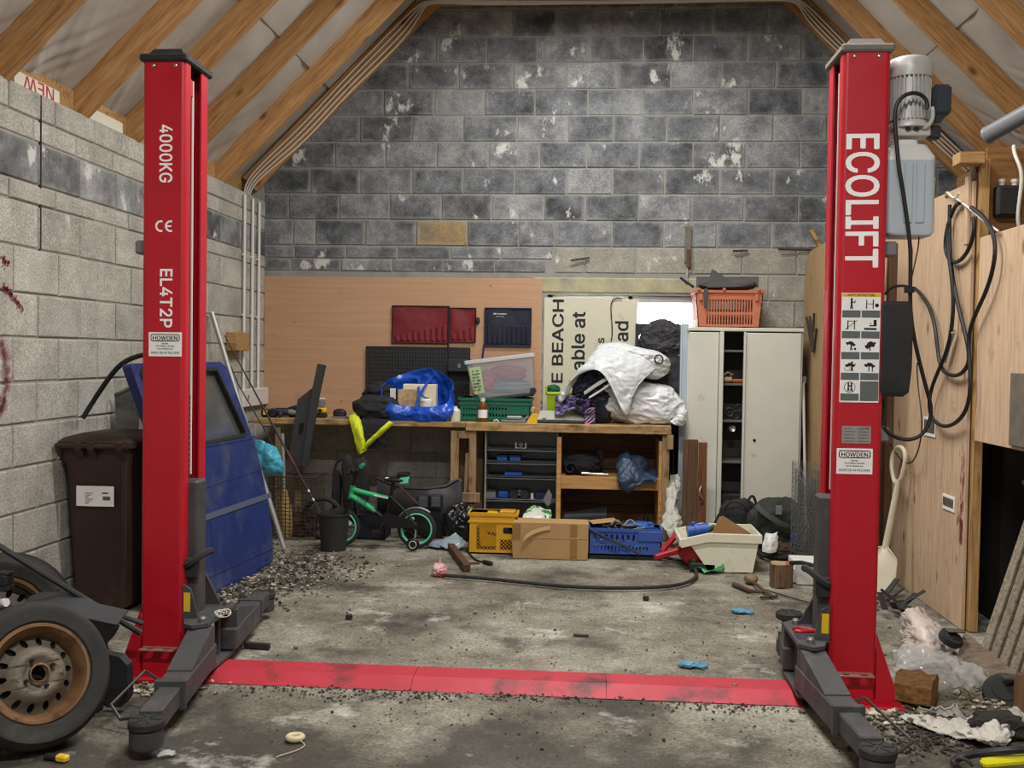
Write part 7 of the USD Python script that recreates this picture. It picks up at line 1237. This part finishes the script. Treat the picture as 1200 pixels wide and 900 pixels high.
t = T('rucksack', 'dark green rucksack with a strap, slumped right of the black holdall', 'rucksack'); q = Yp(912, 600, 7.75); t.add('body', G().tm(blob((q[0], 7.78, .22), (.20, .15, .21), 33, .18, 2, 2.5, flat=.05)), M_khaki); t.add('strap', G().sheet([[p, p+[.02, -.004, .028]] for p in spline([Yp(885, 594, 7.66), Yp(895, 604, 7.60), Yp(915, 616, 7.58), Yp(934, 621, 7.64)], 20)], .006), mat('strap_grey', '4a4d47', .8)); t.add('side_pocket', G().tm(blob(Yp(884, 612, 7.70), (.055, .05, .10), 34, .12, 2, 2.4)), M_khaki); t.add('patch', G().box(*(lambda r: (r[0], r[1], 7.615, 7.63, r[2], r[3]))(rectY(910, 593, 917, 604, 7.6)), .003), M_greyp); t.done()
t = T('paper_sack', 'torn white paper sack behind the cream tub end', 'paper'); P = [[Yp(893, 646, 7.45), Yp(896, 630, 7.5), Yp(899, 625, 7.55)], [Yp(902, 648, 7.42), Yp(903, 634, 7.44), Yp(904, 626, 7.5)], [Yp(909, 646, 7.45), Yp(910, 634, 7.48), Yp(911, 623, 7.54)]]; t.add('sheet', drape(P, 36, .015, 9., .004, 20, 20), M_white); t.done()
q = Yp(920, 634, 7.6); single('brown_rubbish', G().tm(blob((q[0], 7.62, .05), (.13, .10, .07), 38, .3, 2.6, flat=.002)), mat('rubbish_brown2', '2b211a', .9, '4a3628', 16., bump=.8), 'brown rubbish under the green rucksack', 'rubbish'); single('blue_scrap', G().tm(blob(Yp(932, 632, 7.56), (.025, .03, .05), 39, .2, 2, sub=3)), M_blue, 'blue plastic scrap beside the wire mesh roll', 'scrap')
P = [Zp(u, v, .03) for u, v in ((890, 648), (905, 653), (925, 653), (942, 645), (945, 636))]; single('black_tube', G().tube(spline(P, 30), .016, 8), M_rub, 'short black tube curving under the rucksack', 'tube')
# chicken wire roll
g = G(); q = Zp(947, 662); R0, hh, nn_, rows2 = .105, .72, 20, 22; pts = []
M_cw = mat('wire_zinc', '7f8280', .5, m=.5)
t = T('wire_mesh_roll', 'standing roll of grey chicken wire beside the right column', 'wire mesh'); g = G()
for lay in range(4):
    R = R0-.022*lay
    for j in range(rows2):
        z = .01+hh*j/rows2*(1-.08*lay); zz2 = []
        for i in range(nn_*2+1): a = i*PI/nn_+lay*.5; zz2.append(q+[0, .10, 0]+np.array([R*math.cos(a), R*math.sin(a), z+(.014 if (i+j) % 2 else 0)]))
        g.tube(zz2, .0013, 3)
        for i in range(j % 2, nn_*2, 2): a = i*PI/nn_+lay*.5; p = q+[0, .10, 0]+np.array([R*math.cos(a), R*math.sin(a), z+(.0 if (i+j) % 2 else .0)]); g.box(p[0]-.0013, p[0]+.0013, p[1]-.0013, p[1]+.0013, p[2], p[2]+hh/rows2)
t.add('mesh', g, M_cw, smooth=False, kind='stuff'); t.done()
t = T('mop', 'grey pole with a black clip head leaning by the cream cabinet', 'pole'); A, B_ = Yp(943, 560, 8.2), Yp(942, 418, 8.60); A[2] = .02; A[1] = 8.1; t.add('pole', G().tube([A, B_-[0, 0, .16]], .011, 8), mat('pole_pale', 'b9b9b4', .4)); t.add('head', G().tube([B_-[0, 0, .18], B_], .016, 8), M_blk_pl); t.add('collar', G().box(B_[0]-.02, B_[0]+.02, B_[1]-.03, B_[1]+.01, B_[2]-.22, B_[2]-.16, .005), M_greyp); t.done()
# log, hammer, polystyrene
M_bark = woodmat('log_bark', '6a543e', '80684f', '47372a', axis=2, rnd=.05); M_end = mat('log_end', 'a58a64', .8, '8b7150', 9.)
def log(label, c, r, h, seed):
    t = T('log', label, 'log'); n = 28; r_ = random.Random(seed); ph = [r*(1+.10*math.sin(3*a+seed)+.05*math.sin(7*a)) for a in np.arange(n)*2*PI/n]; rg = [np.array([[c[0]+ph[i]*(1+.03*math.sin(5*i+9*k))*math.cos(i*2*PI/n), c[1]+ph[i]*math.sin(i*2*PI/n), z+.006*math.sin(i)] for i in range(n)]) for k, z in enumerate(np.linspace(.002, h, 5))]
    t.add('bark', loft(rg), M_bark, smooth=50); t.add('cut_face', loft([np.c_[rg[-1][:, :2]*.97+np.array(c[:2])*.03, np.full(n, h+.001)], np.c_[rg[-1][:, :2]*.97+np.array(c[:2])*.03, np.full(n, h+.006)]]), M_end, smooth=30); t.done()
q = Zp(917, 690); log('upright round log standing before the wire mesh roll', q+[0, .075, 0], .073, Yp(917, 661, q[1]+.07)[2], 2)
t = T('axe', 'orange and black hand axe lying across the log towards the right column', 'axe'); a, b = Yp(925, 659.5, 6.65), Yp(955, 663, 6.45); t.add('shaft', G().tube([a, (a+b)/2+[0, 0, .01], b], .013, 8), M_blk_pl); t.add('grip', G().beam(a+[-.02, 0, -.01], a+[.03, 0, 0], .035, .03, c=.008), mat('orange_plastic', 'b8561e', .5)); t.done()
q = Zp(941, 686); t = T('polystyrene_block', 'white polystyrene block on the floor behind the right lift arm', 'block'); t.add('block', G().box(q[0]-.04, q[0]+.30, q[1], q[1]+.30, .001, .14, .006).box(q[0]-.10, q[0]-.04, q[1]+.05, q[1]+.28, .001, .10, .006), mat('polystyrene', 'cfd0ca', .8, bump=.3)); t.done()
M_branch = mat('wood_dark_stick', '3f3024', .8, '55412f', 9.)
t = T('wooden_spoon', 'dark wooden spoon with a round bowl lying on the floor by the log', 'spoon'); a, b = Zp(877, 683, .02), Zp(905, 699, .02); t.add('bowl', G().tm(blob(Zp(880, 678, .035), (.045, .06, .03), 3, .1, 2, 2.2, sub=3, wr=0)), mat('spoon_wood', '7a6248', .6)); t.add('handle', G().tube([Zp(882, 682, .03), b], .010, 6), M_branch); t.done()
single('stick', G().tube([Zp(860, 685, .015), Zp(878, 692, .018), Zp(896, 694, .014)], [.018, .014, .010], 7), M_branch, 'dark stick under the wooden spoon', 'stick'); single('stick', G().tube([Zp(891, 700, .012), Zp(911, 699, .012)], .009, 6), M_branch, 'short dark stick pointing right of the wooden spoon', 'stick')
single('thin_wire', G().tube([Zp(897, 691, .008), Zp(925, 700, .008), Zp(958, 709, .008)], .004, 5), M_cable, 'thin black wire on the floor running to the right lift arm', 'wire')
# ---- open floor
def bar3(nm, a, b, w, h, mt, lab, cat): single(nm, G().beam(a+[0, 0, h/2+.001], b+[0, 0, h/2+.001], w, h, c=.003), mt, lab, cat)
bar3('iron_bar', Zp(522, 636), Zp(547, 670), .05, .05, mat('iron_rusty', '4a3222', .7, '5e4230', 8., m=.2), 'rusty brown square bar lying on the floor by the yellow crate', 'bar')
bar3('small_stick', Zp(547, 661), Zp(562, 661), .012, .012, M_branch, 'tiny dark rod left of the rusty bar', 'rod')
t = T('plug_lead', 'black lead with a plug lying before the yellow crate', 'cable'); t.add('lead', G().tube(spline([Zp(546, 645, .006), Zp(553, 652, .006), Zp(560, 657, .006), Zp(568, 658.5, .008)], 20), .006, 6), M_cable); t.add('plug', G().beam(Zp(566, 658, .014), Zp(577, 660.5, .014), .028, .026, c=.008), mat('plug_black', '17161c', .5)); t.done()
q = Zp(514, 676); single('red_white_wrapper', G().tm(blob(q+[0, .03, .035], (.055, .05, .05), 12, .35, 2.2, 2., 4, .07, 4., flat=.002)).sheet([[q+[-.02, .06, .05], q+[.0, .05, .12]], [q+[.02, .06, .05], q+[.005, .05, .12]]], .003), mat('wrapper_red_white', 'd0c8c4', .5, 'c03a46', 11., det=1.), 'crumpled red and white wrapper on the floor near the hose end', 'wrapper')
P = [Yp(516, 640, 7.7), Yp(528, 628, 7.75)]; g = drape([[Yp(513, 640, 7.6), Yp(520, 634, 7.66), Yp(534, 624, 7.72)], [Yp(522, 642, 7.56), Yp(530, 638, 7.58), Yp(541, 632, 7.66)], [Yp(536, 643, 7.56), Yp(543, 640, 7.58), Yp(546, 636, 7.62)]], 15, .02, 8., .004, 24, 24); single('plastic_sheet', g, glassmat('plastic_greyblue', '9fb0b4', .75, .2), 'pale translucent plastic sheet crumpled left of the yellow crate', 'plastic sheet')
single('magazine', G().beam(Zp(505, 640, .02), Zp(527, 634, .03), .16, .012, c=.002), mat('magazine_mix', 'a9aab0', .4, '6f7fae', 9., det=1.), 'magazine lying under the plastic sheet behind the bike wheel', 'magazine')
single('black_rubbish_bag', G().tm(blob(Yp(541, 620, 8.0)*[1, 1, 0]+[0, 0, .14], (.15, .13, .15), 17, .2, 2.4, 2.4, 4, .12, 6., flat=.002)), mat('binbag_black', '15171a', .25, '22262a', 6., bump=.6), 'shiny black rubbish bag under the bench trestle', 'bag')
M_glove = mat('glove_blue', '4a7f9a', .6, '6298b0', 9.)
for lab, u, v, w in (('blue nitrile glove on the floor nearer the right column', 866, 718, .075), ('blue nitrile glove lying just behind the red cover plate', 807, 781, .08)):
    q = Zp(u, v); t = T('glove', lab, 'glove'); t.add('palm', G().tm(blob(q+[0, 0, .012], (w*.6, w*.5, .014), int(u), .3, 2.4, 2.2, 3, .1, 5., flat=.001)), M_glove)
    for k in range(4): a = .4*k-.6; t.add('finger', G().tube([q+[w*.45*math.cos(a), w*.4*math.sin(a), .010], q+[w*.9*math.cos(a+.1), w*.8*math.sin(a+.1), .008], q+[w*(1.15-.1*abs(k-1.5))*math.cos(a), w*.95*math.sin(a), .007]], .009, 6), M_glove)
    t.done()
q = Zp(346, 868); t = T('tape_roll', 'small cream roll of tape on the floor in the front', 'tape roll'); t.add('ring', torus(q+[0, 0, .013], .026, .012, (0, .05, 1), 28, 10), mat('tape_cream', 'c9bd98', .6)); t.add('tail', G().tube(spline([q+[.02, -.02, .01], q+[.05, -.06, .004], q+[.02, -.12, .004], q+[-.02, -.17, .004]], 24), .002, 5), mat('tape_cream', 'c9bd98', .6)); t.done()
single('clear_wrapper', drape([[Zp(183, 884, .006), Zp(192, 880, .02), Zp(205, 880, .006)], [Zp(185, 888, .01), Zp(195, 886, .012), Zp(207, 884, .01)]], 18, .01, 14., .002, 16, 16), glassmat('plastic_clear', 'c9ccc9', .5, .15), 'small clear wrapper on the floor below the left lift pad', 'wrapper')
bar3('black_pin', Zp(287, 759), Zp(316, 761), .028, .028, M_rub, 'short black rubber pin beside the left end of the red plate', 'pin')
for k, (u, v, s) in enumerate(((409, 725.5, .018), (757, 703.5, .018), (557, 719, .012), (347, 760, .012))):
    q = Zp(u, v); single('rubber_stub', G().box(q[0]-s, q[0]+s, q[1]-s*.7, q[1]+s*.7, .001, s*1.5, .005), M_rub if k < 2 else mat('stone_pale', '8f8b80', .9), ['small black stub on the open floor, left of the middle', 'small black stub on the open floor near the blue glove', 'small pale chip on the middle of the floor', 'small pale chip left of the black stub'][k], 'stub')
bar3('black_key', Zp(672, 745), Zp(690, 746), .018, .010, M_branch, 'flat dark splinter on the middle of the floor', 'splinter')
q = Zp(598, 805); single('stone_chip', G().tm(blob(q+[0, -.0, .012], (.03, .02, .014), 4, .3, 2, sub=2, flat=.001)), mat('stone_pale', '8f8b80', .9), 'grey stone chip at the front edge of the red plate', 'stone')
q = Zp(944, 741, .29); t = T('red_pliers', 'small red handled pliers lying on the right lift arm bracket', 'pliers'); t.add('handle', G().tube(spline([q+[-.045, .02, .006], q+[-.02, .035, .008], q+[.02, .02, .006], q+[.05, .0, .006]], 14), .009, 8), M_redp); t.add('handle', G().tube(spline([q+[-.045, -.01, .006], q+[-.02, -.02, .008], q+[.02, -.005, .006], q+[.05, .0, .006]], 14), .009, 8), M_redp); t.add('jaw', G().beam(q+[.045, 0, .006], q+[.085, -.01, .006], .02, .012, c=.003), M_steel); t.done()
q = Zp(262, 722, .273); single('wire_tangle', G().tube([q+.028*np.array([math.cos(a*1.7)*(1+.3*math.sin(a)), math.sin(a*1.3), .5+.45*math.sin(a*2.1)]) for a in np.linspace(0, 14, 90)], .0022, 5), M_wcable, 'small tangle of pale wire on the left lift arm bracket', 'wire')
# gravel and grit
def scatter(spots, n, seed, smin, smax, mt, nm, lab, cat, hump=0.):
    r_ = random.Random(seed); g = G(); base = trimesh.creation.icosahedron(); V, Fc = [], []
    for i in range(n):
        u, v, su, sv = r_.choices(spots, [s[2]*s[3] for s in spots])[0]; a, b = r_.gauss(0, .5), r_.gauss(0, .5); q = Zp(u+su*a, v+sv*b)
        if q[1] > 8.9 or q[0] < WL+.03: continue
        s = r_.uniform(smin, smax)*(1 if r_.random() > .06 else 1.6); h = hump*math.exp(-2*(a*a+b*b))*r_.random()
        sc_ = np.array([s*r_.uniform(.8, 1.6), s*r_.uniform(.6, 1.1), s*r_.uniform(.35, .7)]); vv = (base.vertices*sc_) @ rotz(r_.uniform(0, 6.28))[:3, :3].T+[q[0], q[1], h+sc_[2]*.6]; V.append(vv); Fc.append(base.faces+12*len(Fc))
    g.add(np.vstack(V), np.vstack(Fc)); single(nm, g, mt, lab, cat, kind='stuff', smooth=False)
def gravmat(name, cols):
    N = {'g': ('geometry', {}), 'n': ('white_noise_texture', {'dimensions': '3D'}), 'mp': ('vector_math', {'math_type': 'snap', 'vector2': (.03, .03, .5)}), 'r': ('rgb_ramp', {'ramp': [(i/(len(cols)-1), C(c)) for i, c in enumerate(cols)], 'interpolate': False}), 'p': ('principled_bsdf', {'roughness': .85})}
    return usdkit.material(stage, '/World/Looks/'+name, N, [('g.position', 'mp.vector1'), ('mp.vector', 'n.vector'), ('n.value', 'r.fac'), ('r.color', 'p.base_color')], surface='p.BSDF')
M_gr1 = gravmat('gravel_mixed', ['3a352e', '6d665a', 'b3ab99', '2b2722', '8d8474', '51483d', 'd0c8b6']); M_gr2 = gravmat('grit_dark', ['2b2722', '3a332b', '4a4238', '332d26', '5f574a', '7d7566']); M_gr3 = gravmat('grit_pale', ['b3a98e', '6f6655', 'd6ceb6', '4d463b', '9d937b', '332e27'])
scatter([(360, 664, 75, 22), (330, 672, 40, 22), (300, 690, 35, 25), (262, 700, 30, 18)], 1700, 1, .005, .013, M_gr1, 'gravel', 'pale mixed gravel spilled on the floor between van door and bike', 'gravel', .03)
scatter([(600, 815, 330, 7), (420, 806, 150, 6), (850, 828, 90, 8)], 900, 2, .002, .007, M_gr2, 'dirt', 'dark grit gathered along the front of the red plate', 'grit')
scatter([(200, 800, 55, 14), (175, 808, 40, 8), (560, 800, 60, 6)], 320, 3, .006, .013, M_gr3, 'gravel', 'pale chips around the base of the left lift column', 'chips')
scatter([(1030, 835, 45, 16), (1000, 830, 40, 10), (1170, 815, 50, 20), (1090, 765, 40, 18)], 600, 4, .006, .015, M_gr3, 'gravel', 'pale chips around the base of the right lift column', 'chips', .01)
scatter([(600, 760, 420, 90), (600, 700, 330, 40), (1090, 850, 100, 40), (400, 700, 120, 40), (900, 740, 120, 40), (650, 850, 400, 40)], 600, 5, .002, .006, M_gr2, 'dirt', 'dark crumbs scattered over the concrete floor', 'crumbs')
scatter([(1080, 850, 70, 22), (1040, 872, 50, 16), (1120, 870, 60, 16)], 700, 6, .003, .009, M_gr2, 'dirt', 'black dirt around the right front lift arm', 'dirt')
# ================================================================== RIGHT SIDE
M_shov = mat('paddle_white', 'c6bea6', .5, 'd0c9b3', 4., dirt='a59c82', da=(.6, .74)); t = T('plastic_shovel', 'dirty white plastic shovel with a D grip leaning on the plywood partition', 'shovel')
A, B_ = Xp(1053, 530, PX-.05), Xp(1037, 640, PX-.16); dA = unit(A-B_); e = np.array([0, 1., 0])
gp = [Xp(1047, 560, PX-.07), Xp(1046, 535, PX-.06), Xp(1050, 526, PX-.05), Xp(1059, 527, PX-.05), Xp(1061, 536, PX-.05), Xp(1056, 560, PX-.07), Xp(1052, 566, PX-.08)]
t.add('grip', G().tube(spline(gp+[gp[0]], 30), .014, 8), M_shov); t.add('shaft', G().tube([Xp(1053, 562, PX-.08), Xp(1037, 645, PX-.16)], [.017, .022], 10), M_shov)
ctr = [Xp(1037, 640, PX-.16), Xp(1034, 656, PX-.19), Xp(1030, 675, PX-.22), Xp(1024, 698, PX-.26)]; wid = [.03, .10, .115, .085]; C3 = spline(ctr, 14); Wd = np.interp(np.linspace(0, 1, 14), [0, .25, .7, 1], wid)
ax_ = unit(C3[-1]-C3[0]); side = np.array([.8, -.6, 0]); side = unit(side-ax_*(side @ ax_)); P = [[c_+side*w_*s+np.array([-.02*s*s, -.035*s*s, .0]) for s in np.linspace(-1, 1, 9)] for c_, w_ in zip(C3, Wd)]; t.add('blade', G().sheet(P, .006), M_shov); t.done()
q = Zp(1052, 724); r_ = random.Random(3); t = T('scrap_pile', 'heap of black scrap trim strips at the foot of the plywood', 'scrap'); 
for k in range(14): a = q+[r_.uniform(-.16, .10), r_.uniform(-.05, .32), r_.uniform(.015, .06)]; t.add('strip', G().beam(a, a+[r_.uniform(-.15, .15), r_.uniform(-.2, .2), r_.uniform(.0, .09)], .035, .008, c=.002), M_blk_pl if k % 3 else M_rub)
t.done()
M_film = glassmat('film_cloudy', 'c4bfb8', .62, .2); M_filmc = glassmat('film_clear', 'c0bfba', .36, .1); M_pinkish = mat('film_pinkwhite', 'c2b4aa', .4, 'cec2ba', 4., bump=.4)
P = [[Zp(1056, 726, .02), Zp(1066, 716, .16), Zp(1080, 714, .02)], [Zp(1062, 745, .04), Zp(1080, 735, .17), Zp(1096, 735, .03)], [Zp(1068, 768, .03), Zp(1095, 752, .13), Zp(1112, 752, .03)], [Zp(1080, 776, .01), Zp(1102, 768, .06), Zp(1122, 760, .01)]]
single('film_sheet', drape(P, 101, .03, 7., .004, 44, 40), M_pinkish, 'crumpled pinkish white foam sheet on the floor by the plywood', 'foam sheet')
P = [[Zp(1052, 770, .02), Zp(1085, 762, .06), Zp(1115, 770, .02), Zp(1145, 775, .02)], [Zp(1058, 795, .03), Zp(1090, 785, .09), Zp(1120, 788, .07), Zp(1155, 792, .03)], [Zp(1085, 815, .01), Zp(1110, 808, .06), Zp(1135, 808, .05), Zp(1158, 808, .01)]]
single('clear_film', drape(P, 102, .05, 7., .002, 60, 56), M_filmc, 'heap of clear plastic film behind the split log', 'plastic film')
q = Yp(1070, 803, 4.62); single('blue_scrap', G().tm(blob(Zp(1077, 795, .05), (.03, .02, .04), 3, .2, 2, sub=3)), mat('scrap_blue', '2a2f9a', .4), 'small blue scrap on the clear plastic film', 'scrap')
t = T('split_log', 'split piece of firewood by the right lift column', 'log'); a, b = Zp(1047, 826), Zp(1087, 834); n_ = 10; e1 = unit(b-a); e2 = np.array([-e1[1], e1[0], 0]); pr = [(.0, .02), (.035, .0), (.10, .0), (.13, .03), (.135, .10), (.11, .13), (.03, .125), (.0, .09)]
rg = [np.array([a+e1*L+e2*p*(1+.05*math.sin(3*L*20+p*40))+[0, 0, z*(1+.06*math.sin(7*L*9+p*30))+.002] for p, z in pr]) for L in np.linspace(0, .15, 5)]; t.add('wood', loft(rg), woodmat('firewood', '7a5632', '98703f', '4a331a', axis=0, rnd=.05), smooth=30); t.add('bark', loft([np.array([p+e2*-.006 for p in r[[0, 1, 2, 3]]]+[p+e2*.006-[0, 0, .004] for p in r[[3, 2, 1, 0]]]) for r in rg]), M_bark, smooth=30); t.done()
P = [[Zp(1050, 838, .012), Zp(1075, 850, .015), Zp(1110, 862, .012), Zp(1150, 872, .02), Zp(1180, 880, .01)], [Zp(1055, 832, .012), Zp(1085, 842, .03), Zp(1115, 852, .03), Zp(1155, 858, .07), Zp(1190, 868, .03)], [Zp(1062, 830, .01), Zp(1092, 838, .012), Zp(1125, 840, .03), Zp(1165, 838, .07), Zp(1205, 850, .03)], [Zp(1068, 830, .008), Zp(1100, 836, .01), Zp(1140, 834, .02), Zp(1180, 828, .02), Zp(1215, 836, .01)]]
single('rag_heap', drape(P, 103, .04, 9., .005, 60, 64), mat('rag_white_dirty', 'c0bcb0', .8, 'cfccc2', 7., bump=.5, dirt='4a453c', ds=9., da=(.56, .62)), 'trail of dirty white rags on the floor at the right', 'rags')
single('black_cloth', G().tm(blob(Zp(1170, 850, .04), (.10, .07, .05), 105, .3, 2.4, flat=.002)), mat('cloth_sooty', '1f1d1b', .9, '34312c', 12., bump=.6), 'sooty black cloth lying among the white rags', 'cloth')
# pallet
t = T('pallet', 'weathered wooden pallet leaning in the opening of the store', 'pallet'); M_pal = woodmat('pallet_grey', '857a69', '9c917f', '62584a', axis=0, rnd=.15, dirt='4a4238', da=(.56, .7))
b0, b1 = Zp(1142, 776), Zp(1215, 806); dy = unit(b1-b0); tp = Yp(1192, 640, 5.15); upv = unit(Xp(1188, 640, Zp(1140, 776)[0]+.20)-b0); upv = unit(upv-dy*(upv @ dy)*.0); nP = unit(np.cross(upv, dy)); Lh = 1.0
for k in range(9):
    o = b0+dy*(.005+.068*k); MM = axes(o, upv, dy, nP if nP[0] < 0 else -nP); t.add('slat', G().box(0, Lh, 0, .049, .0, .02, .003, axes(o, upv, dy, np.cross(upv, dy))), M_pal, smooth=False)
for hh in (.08, .80): t.add('bearer', G().box(hh, hh+.1, 0, .62, .022, .095, .004, axes(b0, upv, dy, np.cross(upv, dy))), M_pal, smooth=False)
t.add('end_board', G().box(.80, .95, .0, .62, -.02, -.002, .004, axes(b0, upv, dy, np.cross(upv, dy))), M_pal, smooth=False); t.done()
# dolly with castors
t = T('furniture_dolly', 'upturned wooden dolly board with black castors at the right', 'dolly'); c1, c2, c3, c4 = Zp(1128, 775, .10), Zp(1205, 845, .02), Zp(1215, 790, .16), Zp(1128, 737, .24)
c = Zp(1150, 800, .06); D0, D1 = Yp(1130, 740, 5.0), Yp(1200, 795, 4.75); A_, B_ = Yp(1122, 768, 4.9), Yp(1195, 838, 4.6)
nn2 = unit(np.cross(D1-D0, A_-D0)); t.add('board', G().hull([D0, D1, A_, B_, D0+nn2*.03, D1+nn2*.03, A_+nn2*.03, B_+nn2*.03]), woodmat('dolly_wood', '6b5b4b', '7d6c5a', '4c4035', axis=0, rnd=.05, dirt='3a3028', da=(.54, .66)), smooth=False)
def castor(c, n, R):
    k = t.add('castor', G().lathe([(0, 0), (R*.55, 0), (R*.6, .12), (R*.95, .1), (R, .3), (R, .7), (R*.95, .9), (R*.6, .88), (R*.55, 1), (0, 1)], c-unit(n)*.022, c+unit(n)*.022, 24), M_rub); t.add('fork', G().box(c[0]-.02, c[0]+.06, c[1]-.03, c[1]+.03, c[2]+R*.6, c[2]+R*.75, .004), mat('castor_steel', '6b6a66', .4, m=.7), k)
castor(Yp(1114, 748, 4.95), (.35, -.4, .9), .055); castor(Yp(1103, 772, 4.92), (.9, -.3, .2), .03); q = Yp(1180, 812, 4.55); castor(q, (-.25, -.5, .85), .10); t.done()
q = Yp(1197, 822, 4.4); single('jar', G().lathe([(0, 0), (.03, 0), (.03, .8), (.024, .9), (.024, 1), (0, 1)], (q[0]+.0, 4.4, .002), (q[0], 4.4, .16), 16), mat('jar_brown', '7a5a42', .5), 'brown jar at the right edge beside the dolly castor', 'jar')
# yellow-handled tool at the corner
t = T('yellow_tool', 'yellow and black sack truck handle lying at the lower right corner', 'tool'); a, b = Zp(1150, 895, .04), Zp(1215, 889, .06); t.add('grip', G().beam(a, b, .045, .03, c=.01), mat('bright_yellow2', 'd8cf1a', .4)); t.add('frame', G().tube(spline([Zp(1122, 900, .03), Zp(1124, 888, .03), Zp(1140, 884, .05), Zp(1170, 880, .08), Zp(1210, 878, .09)], 24), .014, 8), M_blk_pl); t.add('bracket', G().tube(spline([Zp(1118, 905, .02), Zp(1120, 890, .04), Zp(1128, 889, .05), Zp(1140, 898, .03)], 20), .006, 6), mat('rod_grey', '4c4a47', .45, m=.5)); t.done()
# dark things inside the store opening
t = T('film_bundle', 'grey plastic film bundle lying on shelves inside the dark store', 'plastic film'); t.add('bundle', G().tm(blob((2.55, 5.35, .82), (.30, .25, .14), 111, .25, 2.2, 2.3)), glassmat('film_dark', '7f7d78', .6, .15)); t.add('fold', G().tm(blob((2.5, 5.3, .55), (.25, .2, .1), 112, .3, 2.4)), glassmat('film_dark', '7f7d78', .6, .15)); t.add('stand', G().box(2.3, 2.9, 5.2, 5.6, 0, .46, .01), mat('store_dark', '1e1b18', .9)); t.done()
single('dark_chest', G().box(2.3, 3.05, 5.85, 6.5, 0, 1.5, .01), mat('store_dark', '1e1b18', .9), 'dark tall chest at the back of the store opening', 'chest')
